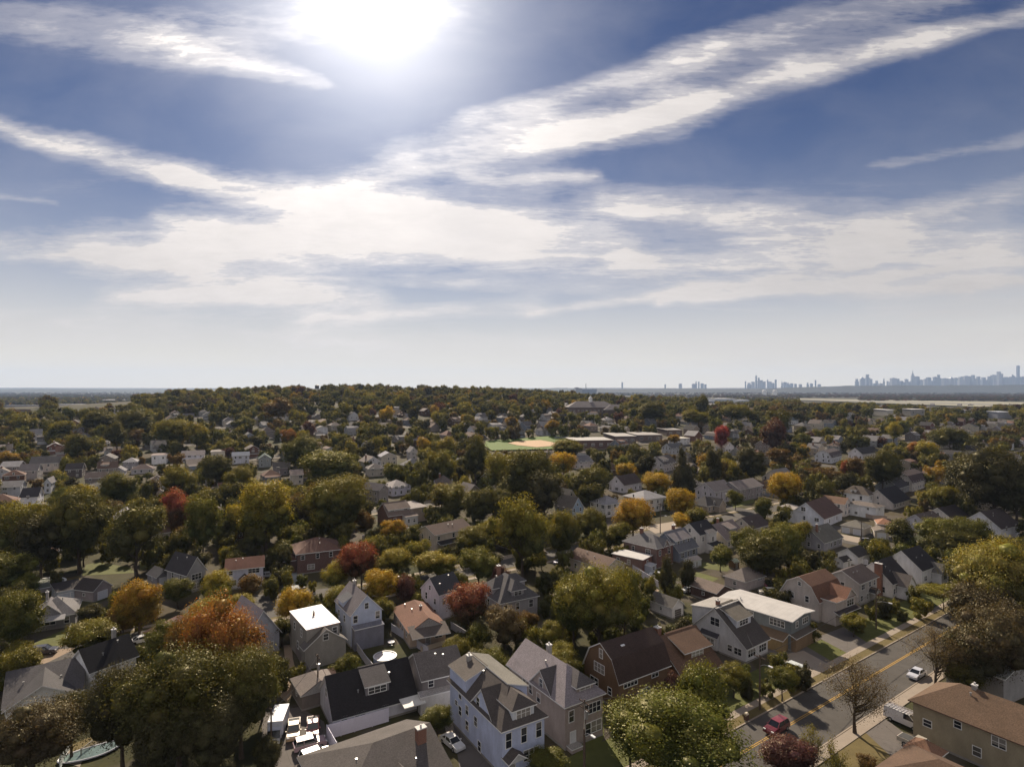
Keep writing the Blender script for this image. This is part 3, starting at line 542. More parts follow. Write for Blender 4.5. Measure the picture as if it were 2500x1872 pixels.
house('beige house with terracotta hip roof and curved patio wall', (1001, 1542), (1088, 1527), 15, 3.6, 6.0, 'hip', 'y', (.46, .36, .28), (.19, .1, .07), 'the beige terracotta roofed house', hips=(0, 1), hin=3.6,
  wings=[dict(n='porch_roof', rect=(-.1, -3.2, 7.6, .3), z0=3.2, eh=3.3, rh=4.3, kind='flat', ridge='x', ov=.3, rc=(.12, .1, .09))],
  wins=[W_('F', .8, 2.0, 1.6, 1.2), W_('L', .2, 2.2), W_('L', .45, 2.2), W_('L', .6, 2.2), W_('L', .8, 2.2)], doors=[('F', .5,)], chim=[(4.0, 6.0, 5.0, 6.5, 'brick', .5, .5)])
house('grey saltbox house with pinkish roof behind the orange topped tree', (600, 1560), (690, 1535), 12, 4.4, 9.3, 'gable', 'y', (.36, .37, .42), (.3, .25, .25), 'the grey saltbox house', W=6.8, wins=[W_('F', .45, 4.2, 1.7, 1.3), W_('F', .75, 1.7), W_('L', .5, 2.2)], vents=0)
house('pale brick house with pink roof half hidden by the orange topped tree', (395, 1570), (510, 1535), 9, 3.4, 6.4, 'hip', 'x', (.38, .34, .3), (.3, .18, .15), 'the pink roofed house', W=9.5, wins=[W_('F', .3, 1.8), W_('L', .5, 1.8)])
garage('small gabled garage with grey brown roof at the end of the tan lane', (737, 1697), (780, 1690), 7.0, 2.7, 4.4, (.22, .19, .17), (.19, .16, .145), kind='hip', ridge='y', doors=(), short='the garage ending the lane', hips=(0, 1), ang=GA, W=6.2)
house('black roofed white house with grey shed dormer and white fence', (815, 1756), (922, 1710), 10.5, 2.35, 7.0, 'gable', 'x', (.55, .55, .6), (.026, .023, .024), 'the black roofed white house', W=14, ang=radians(30), ov=.3,
  wings=[dict(n='dormer', rect=(5.6, 1.6, 9.6, 5.3), z0=2.8, eh=5.4, rh=6.95, kind='flat', ridge='x', ov=.25, rc=(.1, .09, .09), wc=(.2, .19, .2), wins=[W_('F', .5, 4.6, 3.0, 1.0)]),
         dict(n='porch_roof', rect=(11.0, -2.4, 14.6, .2), z0=2.1, eh=2.2, rh=2.5, kind='flat', ridge='x', ov=.1, rc=(.62, .6, .56), rk='flat', wc=(.5, .5, .5))],
  wins=[W_('F', .12, 1.7), W_('F', .3, 1.7, 1.8), W_('F', .6, 1.7), W_('L', .5, 4.4)])
house('long grey cape house with white lower wall left of the tall pale blue house', (1031.6, 1660), (1100, 1643), 8.5, 5.2, 8.0, 'gable', 'x', (.2, .185, .185), (.12, .105, .1), 'the long grey cape house', ang=radians(27), W=7.6, ov=.35,
  wings=[dict(n='lower_wall', rect=(-.8, -1.4, 7.4, .05), z0=-.3, eh=2.9, rh=3.2, kind='flat', ridge='x', ov=.05, wc=(.6, .58, .56), rc=(.3, .28, .27))], wins=[W_('F', .2, 4.3, .9, 1.1), W_('F', .75, 1.6)])
house('dark brown roofed house with brick chimney cut by the bottom edge', (774, 1864), (1043, 1768), 15, 4.0, 7.0, 'hip', 'x', (.3, .28, .27), (.095, .083, .078), 'the brown roofed bottom house', mode='R', prot=False, hips=(1, 0), chim=[(13.6, 5.4, 4, 8.2, 'brick', 1.3, .9)],
  wings=[dict(n='front_wing', rect=(7.0, -3.5, 12.0, 5), z0=-.3, eh=3.6, rh=5.6, ridge='y', ov=.4)], wins=[W_('R', .4, 2.2)])
house('brown house with white band dormer behind the white fences', (935, 1228), (985, 1222), 11, 4.4, 8.6, 'gable', 'x', (.16, .09, .07), (.17, .13, .11), 'the white band dormer house', mode='R',
  wings=[dict(n='dormer', rect=(.5, 1.4, 10, 5.4), z0=4.6, eh=6.4, rh=8.4, kind='flat', ridge='x', ov=.35, wc=(.6, .6, .6), wins=[W_('F', .2, 5.7, 1.4, .8), W_('F', .8, 5.7, 1.4, .8)]), dict(n='front_wing', rect=(6, -3, 11.5, .05), z0=-.3, eh=3.6, rh=4.2, kind='flat', ridge='x', ov=.2, wc=(.55, .55, .54), wins=[W_('F', .25, 2), W_('F', .7, 2)])], wins=[W_('F', .3, 2.4)])
house('lavender white bungalow with pale hip roof beyond the brown dormer house', (958, 1190), (1003, 1184), 11, 4.6, 7.4, 'hip', 'x', (.5, .48, .56), (.33, .3, .29), 'the lavender bungalow')
house('narrow taupe house with flat fronted gable left of the lavender bungalow', (926, 1196), (948, 1192), 12, 6.4, 8.8, 'gable', 'y', (.32, .29, .28), (.15, .13, .13), 'the narrow taupe house')
house('pinkish two storey house with pale side wing left of the dark trees', (1002, 1242), (1042, 1236), 11, 5.8, 6.4, 'flat', 'x', (.4, .32, .28), (.25, .22, .21), 'the pinkish two storey house')
# far left rows
FL = [((50, 1214), (93, 1210), 9, 4.6, 8.2, 'gable', 'x', (.6, .6, .66), (.05, .045, .05), 'white house with black roof and blazing white gable end', 'the blazing white gable'),
 ((0, 1190), (42, 1183), 10, 5.0, 7.4, 'gable', 'x', (.42, .43, .47), (.2, .19, .19), 'pale grey house at the left edge below the orange tree', None),
 ((72, 1132), (138, 1130), 11, 5.8, 9.6, 'gable', 'x', (.5, .43, .38), (.15, .135, .125), 'long pinkish beige house with small front gable', 'the long pinkish beige house'),
 ((238, 1121), (280, 1118), 12, 6.4, 9.0, 'gable', 'y', (.24, .2, .17), (.13, .12, .12), 'tan gabled house with pale bargeboards', 'the tan gabled house'),
 ((370, 1112), (406, 1110), 10, 6.2, 6.5, 'flat', 'x', (.68, .67, .7), (.2, .15, .14), 'square white house with flat brown roof', 'the square white house'),
 ((443, 1112), (497, 1107), 11, 5.0, 7.6, 'gable', 'x', (.6, .58, .62), (.2, .17, .17), 'wide white house with front gable', 'the wide white gabled house'),
 ((207, 1168), (258, 1165), 9, 5.0, 7.6, 'gable', 'x', (.2, .17, .16), (.12, .09, .08), 'brown roofed house with bright chimney edge', 'the bright edged brown roof'),
 ((320, 1146), (373, 1142), 9, 3.0, 5.4, 'hip', 'x', (.4, .37, .37), (.14, .1, .09), 'low brown roofed bungalow in front of the square white house', None),
 ((273, 1150), (304, 1147), 8, 3.0, 5.2, 'gable', 'y', (.4, .4, .44), (.18, .17, .18), 'small grey gabled garage left of the low bungalow', None),
 ((45, 1150), (92, 1146), 11, 5.4, 8.8, 'gable', 'x', (.35, .32, .31), (.16, .14, .14), 'grey house with sunlit white side below the long beige house', None),
 ((108, 1178), (124, 1177), 10, 5.8, 7.8, 'gable', 'y', (.45, .46, .5), (.14, .13, .14), 'narrow blue grey house with white gable', None),
 ((160, 1146), (196, 1141), 9, 5.4, 8.4, 'gable', 'x', (.1, .08, .08), (.06, .05, .05), 'dark house with narrow blazing white side wall', None),
 ((0, 1140), (38, 1134), 12, 5.6, 8.2, 'gable', 'x', (.3, .27, .26), (.25, .24, .25), 'house with pale ribbed roof at the far left edge', None),
 ((300, 1128), (335, 1125), 10, 5.0, 7.2, 'hip', 'x', (.25, .24, .26), (.27, .26, .27), 'dark house with pale hip roof left of the square white house', None),
 ((515, 1103), (548, 1100), 12, 7.0, 8.0, 'hip', 'x', (.5, .45, .37), (.25, .22, .2), 'cream two storey house with balconies', None),
 ((567, 1113), (608, 1110), 10, 5.6, 7.6, 'gable', 'x', (.5, .5, .54), (.13, .15, .2), 'white house with slate blue roof', None),
 ((632, 1120), (660, 1117), 12, 5.8, 8.4, 'gable', 'y', (.3, .32, .32), (.04, .07, .06), 'house with dark green roof and grey gable', None),
 ((668, 1143), (708, 1140), 10, 4.6, 7.6, 'gable', 'x', (.25, .22, .23), (.045, .042, .05), 'dark slate roofed house with bright ridge ends', None),
 ((710, 1160), (735, 1156), 10, 5.6, 8.0, 'gable', 'x', (.55, .5, .43), (.2, .16, .15), 'cream house beside the broad green tree', None),
 ((930, 1115), (968, 1112), 11, 6.0, 8.6, 'gable', 'y', (.4, .36, .3), (.28, .27, .3), 'cream house with pale lilac roof beyond the rows', None),
 ((900, 1145), (935, 1141), 10, 4.8, 7.6, 'hip', 'x', (.42, .38, .33), (.17, .15, .14), 'beige house with grey hip roof below the cream house', None),
 ((1001, 1103), (1016, 1101), 10, 5.8, 9.0, 'gable', 'y', (.5, .46, .44), (.2, .18, .18), 'pale gabled house left of the dark central trees', None),
 ((1140, 1205), (1168, 1199), 11, 5.2, 9.0, 'gable', 'y', (.26, .23, .22), (.12, .1, .1), 'grey gabled house peeking through the dark central trees', None),
 ((1385, 1214), (1396, 1210), 10, 5.6, 8.8, 'gable', 'y', (.55, .5, .42), (.1, .09, .08), 'narrow cream gabled house right of the dark central trees', None),
 ((1413, 1128), (1446, 1124), 11, 4.8, 8.2, 'gable', 'x', (.5, .46, .45), (.1, .1, .12), 'white house with dark roof right of the yellow green tree', None),
 ((1655, 1071), (1688, 1069), 10, 5.6, 6.0, 'flat', 'x', (.55, .54, .54), (.45, .42, .36), 'white house with flat cream roof', None),
 ((1640, 1095), (1672, 1091), 10, 4.6, 8.0, 'gable', 'x', (.45, .46, .48), (.1, .1, .11), 'white house with steep green grey roof left of the crimson tree', None),
 ((1770, 1092), (1788, 1089), 9, 4.2, 8.0, 'gable', 'y', (.62, .6, .62), (.08, .07, .07), 'white triangular gable right of the crimson tree', None),
 ((1920, 1027), (1950, 1025), 12, 4.6, 8.4, 'gable', 'x', (.6, .6, .62), (.1, .12, .14), 'white house with steep dark dormers among distant trees', None),
 ((2105, 1108), (2130, 1100), 10, 4.2, 8.2, 'gable', 'x', (.6, .58, .6), (.05, .045, .045), 'white gable house with black roof left of the orange tree', None),
 ((2290, 1085), (2330, 1080), 13, 4.2, 7.4, 'hip', 'x', (.2, .17, .15), (.16, .13, .11), 'low wide house with brown hip roof right of the orange tree', None)]
for i, (p1, p2, D, eh, rh, kd, rg, wc, rc, lb, sh) in enumerate(FL):
    house(lb, p1, p2, D, eh, rh, kd, rg, wc, rc, sh, ang=radians(24 if i < 22 else 33), seed=i)
# ------------------------------------------------------------------ foliage
def foliage_mat(name, mode):
    m, nt, out = newmat(name)
    if mode == 'obj':
        oi = N(nt, 'ShaderNodeObjectInfo'); c1 = oi.outputs['Color']
        at = N(nt, 'ShaderNodeAttribute'); at.attribute_type = 'OBJECT'; at.attribute_name = 'tint'; c2 = at.outputs['Color']
    else:
        at = N(nt, 'ShaderNodeAttribute'); at.attribute_type = 'INSTANCER'; at.attribute_name = 'tcol'; c1 = at.outputs['Color']
        c2 = c1
    geo = N(nt, 'ShaderNodeNewGeometry')
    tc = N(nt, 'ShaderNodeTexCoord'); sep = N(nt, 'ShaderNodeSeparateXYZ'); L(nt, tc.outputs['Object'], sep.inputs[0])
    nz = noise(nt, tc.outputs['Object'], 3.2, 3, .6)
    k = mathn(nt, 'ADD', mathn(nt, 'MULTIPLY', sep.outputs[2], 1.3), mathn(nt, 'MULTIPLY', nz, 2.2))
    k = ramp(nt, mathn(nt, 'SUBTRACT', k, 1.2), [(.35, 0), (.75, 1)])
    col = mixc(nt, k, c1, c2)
    r = geo.outputs['Random Per Island']
    hsv = N(nt, 'ShaderNodeHueSaturation'); L(nt, col, hsv.inputs['Color'])
    L(nt, mathn(nt, 'ADD', mathn(nt, 'MULTIPLY', r, .05), .475), hsv.inputs['Hue'])
    L(nt, mathn(nt, 'ADD', mathn(nt, 'MULTIPLY', noise(nt, tc.outputs['Object'], 17, 1), 1.1), mathn(nt, 'ADD', mathn(nt, 'MULTIPLY', mathn(nt, 'FRACT', mathn(nt, 'MULTIPLY', r, 91.7)), .5), .15)), hsv.inputs['Value'])
    d = N(nt, 'ShaderNodeBsdfDiffuse'); L(nt, hsv.outputs[0], d.inputs[0])
    t = N(nt, 'ShaderNodeBsdfTranslucent')
    tcol = mixc(nt, 1.0, hsv.outputs[0], (1.5, 1.25, .45), 'MULTIPLY'); L(nt, tcol, t.inputs[0])
    gl = N(nt, 'ShaderNodeBsdfGlossy'); gl.inputs['Roughness'].default_value = .45; gl.inputs[0].default_value = (.6, .55, .4, 1)
    mx = N(nt, 'ShaderNodeMixShader'); mx.inputs[0].default_value = .33; L(nt, d.outputs[0], mx.inputs[1]); L(nt, t.outputs[0], mx.inputs[2])
    m2 = N(nt, 'ShaderNodeMixShader'); m2.inputs[0].default_value = .035; L(nt, mx.outputs[0], m2.inputs[1]); L(nt, gl.outputs[0], m2.inputs[2])
    L(nt, m2.outputs[0], out.inputs[0]); return m
M_LEAF = foliage_mat('foliage', 'obj')
M_LEAFI = foliage_mat('far_foliage', 'inst')
def ico(sub):
    t = (1 + 5 ** .5) / 2
    V = [(-1, t, 0), (1, t, 0), (-1, -t, 0), (1, -t, 0), (0, -1, t), (0, 1, t), (0, -1, -t), (0, 1, -t), (t, 0, -1), (t, 0, 1), (-t, 0, -1), (-t, 0, 1)]
    Fc = [(0, 11, 5), (0, 5, 1), (0, 1, 7), (0, 7, 10), (0, 10, 11), (1, 5, 9), (5, 11, 4), (11, 10, 2), (10, 7, 6), (7, 1, 8), (3, 9, 4), (3, 4, 2), (3, 2, 6), (3, 6, 8), (3, 8, 9), (4, 9, 5), (2, 4, 11), (6, 2, 10), (8, 6, 7), (9, 8, 1)]
    V = [np.array(v) / np.linalg.norm(v) for v in V]
    for _ in range(sub):
        c = {}; F2 = []
        def mid(a, b):
            k = (min(a, b), max(a, b))
            if k not in c: m = V[a] + V[b]; V.append(m / np.linalg.norm(m)); c[k] = len(V) - 1
            return c[k]
        for a, b, d in Fc:
            x, y, z = mid(a, b), mid(b, d), mid(d, a); F2 += [(a, x, z), (b, y, x), (d, z, y), (x, y, z)]
        Fc = F2
    return np.array(V), np.array(Fc)
ICO1 = ico(1)
def crown_mesh(seed, nleaf, leaf, shape='round', nl=26, core=.74, spread=1.0, mat=None):
    """unit crown: z 0..1, radius about .5"""
    r = np.random.RandomState(seed)
    C = []; Rd = []
    for i in range(nl):
        for _ in range(60):
            p = r.uniform(-1, 1, 3)
            if shape == 'cone':
                z = (p[2] + 1) / 2; lim = (1 - z) * .92 + .05
                if np.hypot(p[0], p[1]) < lim: break
            elif shape == 'column':
                if np.hypot(p[0], p[1]) < .75 * (1 - max(0, p[2]) ** 3): break
            elif shape == 'umbrella':
                if np.hypot(p[0], p[1]) < 1 - .35 * max(0, -p[2]) * 1.4 and (p[0] ** 2 + p[1] ** 2 + max(0, p[2]) ** 2) < 1: break
            else:
                if np.linalg.norm(p) < 1 and np.linalg.norm(p) > .25: break
        if shape == 'cone':
            rad = .12 + .17 * lim; c = np.array([p[0] * .5 * .8, p[1] * .5 * .8, .06 + z * .86])
        elif shape == 'column': rad = r.uniform(.15, .24); c = np.array([p[0] * .34, p[1] * .34, .5 + p[2] * .38])
        elif shape == 'umbrella': rad = r.uniform(.09, .18); c = np.array([p[0] * .41, p[1] * .41, .5 + p[2] * .38])
        else: rad = r.uniform(.09, .21); c = np.array([p[0] * (.46 - rad * .6), p[1] * (.46 - rad * .6), .5 + p[2] * (.46 - rad * .6)])
        C.append(c); Rd.append(rad)
    C = np.array(C); Rd = np.array(Rd)
    lop = r.uniform(-.16, .16, 2); C[:, 0] += lop[0] * (C[:, 2] - .4); C[:, 1] += lop[1] * (C[:, 2] - .4)
    w = Rd ** 2; w /= w.sum()
    idx = r.choice(nl, nleaf, p=w)
    ns = 9; sub = r.normal(size=(nl, ns, 3)); sub /= np.linalg.norm(sub, axis=2)[:, :, None]
    d = sub[idx, r.randint(0, ns, nleaf)] + r.normal(size=(nleaf, 3)) * .38; dl = np.linalg.norm(d, axis=1)[:, None]; d /= dl
    low = d[:, 2] < -.3; flip = low & (r.rand(nleaf) < .6); d[flip, 2] *= -1
    rr = Rd[idx] * (1 + spread * .26 * r.normal(size=nleaf).clip(-2.0, 1.5))
    P = C[idx] + d * rr[:, None]; P[:, 2] = P[:, 2].clip(.0, 1.03)
    nrm = d * .95 + np.array([0, 0, .35]) + r.normal(size=(nleaf, 3)) * .5; nrm /= np.linalg.norm(nrm, axis=1)[:, None]
    t = np.cross(nrm, r.normal(size=(nleaf, 3))); t /= np.linalg.norm(t, axis=1)[:, None]
    b = np.cross(nrm, t)
    s = leaf * r.uniform(.6, 1.25, nleaf)[:, None]; s2 = s * r.uniform(.5, .95, nleaf)[:, None]
    q = np.stack([P - t * s * .6, P - b * s2 * .5 + t * s * .05, P + t * s * .6, P + b * s2 * .5], 1).reshape(-1, 3)
    V = [q]; n = len(q); tri = []
    quads = np.arange(n).reshape(-1, 4)
    if core > 0:
        iv, fi = ICO1
        for c, rd in zip(C, Rd):
            k = core * rd * r.uniform(.85, 1.1, len(iv))[:, None]
            V.append(c + iv * k); tri.append(fi + n); n += len(iv)
    V = np.vstack(V)
    me = bpy.data.meshes.new('crown')
    nt_ = sum(len(x) for x in tri); T = np.vstack(tri) if tri else np.zeros((0, 3), int)
    loops = np.concatenate([quads.ravel(), T.ravel()]).astype(np.int32)
    starts = np.concatenate([np.arange(len(quads)) * 4, len(quads) * 4 + np.arange(nt_) * 3]).astype(np.int32)
    me.vertices.add(len(V)); me.vertices.foreach_set('co', V.astype(np.float32).ravel())
    me.loops.add(len(loops)); me.loops.foreach_set('vertex_index', loops)
    me.polygons.add(len(starts)); me.polygons.foreach_set('loop_start', starts)
    me.update(calc_edges=True); me.materials.append(mat or M_LEAF)
    return me, C, Rd
def trunk_mesh(seed, C, zc0, bare=False, r0=.028):
    """trunk + limbs in the same unit space where the crown spans zc0..1 of tree height"""
    r = random.Random(seed); b = MB()
    top = zc0 + (1 - zc0) * .55; pts = [(0, 0, -.02)]
    n = 5
    for i in range(1, n + 1): pts.append((r.uniform(-.02, .02), r.uniform(-.02, .02), top * i / n))
    for i in range(n): b.tube(pts[i], pts[i + 1], r0 * (1 - .15 * i) * (1.35 if i == 0 else 1), r0 * (1 - .15 * (i + 1)), 7, cap=False)
    for c in C[:(34 if bare else 12)]:
        cz = zc0 + c[2] * (1 - zc0); k = r.uniform(.35, .95); s = (0, 0, min(top, cz * r.uniform(.45, .8)))
        m = (c[0] * .5, c[1] * .5, s[2] + (cz - s[2]) * .35)
        b.tube(s, m, r0 * .42, r0 * .28, 5, cap=False); b.tube(m, (c[0], c[1], cz), r0 * .28, r0 * .1, 4, cap=False)
        if bare:
            for j in range(7):
                e = (c[0] + r.uniform(-.14, .14), c[1] + r.uniform(-.14, .14), cz + r.uniform(-.05, .13))
                b.tube((c[0] * .8, c[1] * .8, cz * .96), e, r0 * .1, r0 * .03, 3, cap=False)
    return mesh('trunk', b.V, b.F, M_BARK, b.M, True)
PROTO = {}
def proto(lod, shape, k):
    key = (lod, shape, k)
    if key in PROTO: return PROTO[key]
    n, lf = {-1: (38000, .0165), 0: (19000, .0245), 1: (7500, .038), 2: (2800, .05), 3: (700, .1)}[lod]
    kw = dict(core={-1: .62, 0: .64, 1: .66, 2: .7, 3: .72}[lod])
    sh = shape
    zc0 = {'round': .22, 'cone': .04, 'column': .12, 'umbrella': .34, 'sparse': .22, 'bush': .02, 'tall': .2}[shape]
    if shape == 'sparse': kw = dict(core=0, spread=2.0); n = int(n * .36); sh = 'umbrella'; lf *= .8
    if shape == 'bush' or shape == 'tall': sh = 'round'
    nl = {-1: 64, 0: 48, 1: 30, 2: 20, 3: 12}[lod]
    me, C, Rd = crown_mesh(100 + k * 7 + lod * 31 + len(shape), n, lf, sh, nl=nl, **kw)
    C2 = C.copy()
    tr = trunk_mesh(k + 50, C2, zc0, shape == 'sparse')
    PROTO[key] = (me, tr, zc0); return PROTO[key]
COLS = {  # lower colour, upper tint: autumn tops with sunlit yellow worked into the colour
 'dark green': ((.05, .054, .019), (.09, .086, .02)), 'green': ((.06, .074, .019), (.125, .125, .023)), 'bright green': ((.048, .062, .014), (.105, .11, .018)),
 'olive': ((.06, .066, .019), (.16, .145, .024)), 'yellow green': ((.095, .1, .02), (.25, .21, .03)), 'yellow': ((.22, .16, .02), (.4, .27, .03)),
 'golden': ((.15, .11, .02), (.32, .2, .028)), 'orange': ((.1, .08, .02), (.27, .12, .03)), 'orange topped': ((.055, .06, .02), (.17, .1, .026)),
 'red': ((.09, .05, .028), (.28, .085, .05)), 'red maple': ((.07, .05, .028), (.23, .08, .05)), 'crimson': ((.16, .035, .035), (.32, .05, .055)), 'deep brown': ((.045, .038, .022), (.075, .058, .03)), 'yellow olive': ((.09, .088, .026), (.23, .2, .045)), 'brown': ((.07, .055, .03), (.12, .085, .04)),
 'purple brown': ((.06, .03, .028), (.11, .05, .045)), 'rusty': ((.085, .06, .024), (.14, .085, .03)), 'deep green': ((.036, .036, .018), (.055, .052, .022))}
TREES = []
def tree(x, y, h, dia, col, shape='round', lod=None, label=None, z=None, group=None, cat='tree', name=None, nt=False):
    if lod is None:
        px = dia / y * F * .41; lod = -1 if px > 62 else 0 if px > 30 else (1 if px > 15 else (2 if px > 6 else 3))
    k = R.randrange(3 if lod == -1 else 5)
    me, tr, zc0 = proto(lod, shape, k)
    zt = terr(x, y) if z is None else z
    nm = name or {'cone': 'conifer', 'column': 'columnar_tree', 'bush': 'shrub'}.get(shape, 'tree')
    e = thing(nm, (x, y, zt), R.uniform(0, 2 * pi))
    c1, c2 = COLS[col]; v = R.uniform(.85, 1.18)
    # crown spans zc0*h .. h
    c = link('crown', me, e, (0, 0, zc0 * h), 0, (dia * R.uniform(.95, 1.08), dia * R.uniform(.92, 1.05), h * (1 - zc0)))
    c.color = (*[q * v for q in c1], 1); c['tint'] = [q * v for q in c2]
    if not nt and shape != 'bush':
        t = link('trunk', tr, e, (0, 0, 0), 0, (min(dia, h * .8), min(dia, h * .8), h))
    tag(e, label, cat, group)
    ut, vt = proj(x, y, zt + h); ub, vb = proj(x, y, zt + h * zc0)
    UV[e] = (ut, (vt + vb) / 2); TREES.append((x, y, dia))
    e_info = dict(o=e, col=col, shape=shape, h=h, dia=dia, y=y, u=ut, v=(vt + vb) / 2)
    TI.append(e_info); return e
TI = []
def T(u, vt, vb, w, col, shape='round', hs=1.0, label=None):
    x, y = g(u, vb); k = y / F
    h = (vb - vt) * k * hs; dia = w * k
    # the crown's near edge hides its own base: push the crown size to world scale at trunk distance
    return tree(x, y, h, dia, col, shape, label=label)
HT = '''1655 1700 1935 330 bright green;1712 1618 1850 150 bright green;1540 1700 1890 130 bright green;1640 1638 1720 50 purple brown
430 1560 1905 290 dark green;590 1575 1850 190 dark green;545 1450 1765 200 orange;460 1500 1740 130 orange topped;300 1610 1890 190 deep green;640 1640 1760 90 green;520 1700 1930 180 deep green;390 1700 1960 150 deep green
80 1700 1935 230 deep brown;175 1680 1850 110 deep green;225 1508 1625 130 olive;40 1580 1700 110 olive
340 1412 1565 118 golden;300 1468 1560 90 rusty;435 1408 1485 76 green;528 1392 1485 76 yellow green;612 1402 1475 70 rusty;720 1432 1535 92 yellow;590 1452 1530 85 yellow green;500 1462 1560 105 yellow green;395 1520 1640 100 green
868 1318 1450 100 red;822 1364 1455 80 yellow green;835 1432 1525 90 olive;930 1385 1490 92 yellow;962 1335 1420 88 yellow green;990 1395 1490 60 purple brown;1066 1345 1425 108 yellow green;1024 1308 1395 66 olive;1150 1284 1365 85 olive;1168 1336 1440 105 green;1220 1380 1450 50 purple brown
1275 1208 1425 132 olive;1372 1237 1385 92 olive tall;1437 1238 1330 80 olive;1545 1210 1335 96 golden;1512 1272 1350 70 olive;1143 1418 1555 124 red maple;1460 1364 1610 205 olive;1400 1400 1600 120 green;1525 1375 1590 100 green;1232 1480 1600 105 brown;1290 1485 1560 52 rusty
1905 1275 1390 110 green;1860 1302 1420 125 dark green;1820 1285 1370 80 green;1955 1270 1340 60 yellow green;1627 1355 1475 46 deep green column;1680 1362 1450 46 deep green column;1909 1630 1712 78 green umbrella;1822 1626 1700 34 deep green cone;2087 1605 1790 185 brown sparse;2285 1525 1690 160 brown sparse;2420 1480 1700 190 deep brown;2370 1530 1700 150 deep green
2435 1308 1560 225 yellow olive;2400 1420 1590 150 deep brown;2480 1470 1640 150 deep brown;2303 1425 1492 92 olive umbrella;2285 1260 1350 105 green;2365 1262 1360 110 green;2330 1290 1370 120 dark green;2200 1266 1345 72 dark green;2355 1608 1700 110 dark green;2430 1085 1290 185 deep green;2360 1110 1250 110 deep green;2480 1120 1300 130 deep green
1930 1795 1920 140 purple brown;1985 1765 1900 60 olive sparse;2040 1800 1960 70 olive sparse;1340 1835 1900 100 green;1068 1720 1800 85 green;852 1592 1668 62 green;1040 1850 1920 80 dark green;650 1800 1900 80 deep green;2115 1840 1890 50 rusty
195 1185 1400 160 dark green;335 1228 1410 150 dark green;432 1192 1330 82 red;497 1204 1375 95 green;650 1170 1350 145 yellow green;582 1218 1330 66 yellow green;820 1155 1335 170 olive;732 1195 1300 66 brown;720 1278 1340 52 green;60 1215 1400 140 olive;25 1345 1460 120 green;40 1440 1620 120 green;100 1250 1420 130 deep green;60 1130 1185 0 olive
200 1175 1260 70 yellow green;292 1150 1260 92 green;440 1135 1240 84 olive;530 1108 1200 90 dark green;580 1140 1230 80 olive;810 1095 1210 150 green;735 1062 1160 100 green;703 1041 1100 48 orange;20 1100 1145 55 golden;955 1130 1190 50 green;1106 1178 1275 115 olive;1172 1188 1300 90 dark green;1222 1195 1290 80 dark green
1160 1060 1190 74 dark green;1095 1066 1130 64 yellow green;1034 1066 1120 38 yellow;1075 1098 1200 86 olive;1230 1098 1240 110 olive;1300 1092 1270 130 dark green;1375 1095 1175 64 yellow;1440 1136 1240 108 dark green;1385 1070 1130 90 olive;1330 1150 1290 110 deep green;1260 1150 1270 100 dark green
1527 1124 1180 56 yellow;1606 1150 1225 84 yellow;1663 1190 1275 84 yellow;1668 1248 1300 58 yellow;1578 1108 1180 50 deep green;1668 1088 1210 60 deep green cone;1745 1080 1200 50 deep green;1835 1090 1190 84 deep green;1762 1030 1110 44 crimson;1885 1020 1120 72 purple brown;1645 1056 1090 34 golden;1912 1148 1250 88 yellow;1985 1135 1185 62 rusty
2236 1078 1130 44 orange;2268 1070 1140 60 yellow green;2182 1030 1090 42 yellow green;2155 1095 1205 86 dark green;2085 1115 1190 60 rusty;2030 1140 1190 56 rusty;2065 1118 1190 26 red;1700 1232 1300 66 olive;1795 1196 1245 46 green;1862 1208 1275 50 green;1930 1205 1250 46 olive;2320 1040 1110 90 dark green;2090 1200 1250 0 green
60 1010 1070 60 olive;150 1020 1085 70 olive;240 1000 1065 80 dark green;330 1000 1075 90 dark green;285 1030 1110 60 dark green;430 1020 1105 100 olive;480 1030 1110 60 yellow green;190 1060 1140 70 dark green;600 1015 1060 50 green;680 970 1040 70 rusty;945 990 1040 40 yellow;985 960 1020 45 olive;1250 1018 1050 36 golden;1350 1025 1065 42 golden;1135 1008 1040 24 yellow;1900 990 1080 70 dark green;1800 985 1040 80 olive;1700 1000 1050 80 olive;1590 980 1040 80 dark green;1712 962 1030 40 dark green'''
for ln in HT.replace('\n', ';').split(';'):
    p = ln.split(); 
    if int(p[3]) == 0: continue
    sh = 'round'; c = p[4:]
    if c[-1] in ('tall', 'column', 'cone', 'umbrella', 'sparse', 'bush'): sh = c[-1]; c = c[:-1]
    T(int(p[0]), int(p[1]), int(p[2]), int(p[3]), ' '.join(c), sh)
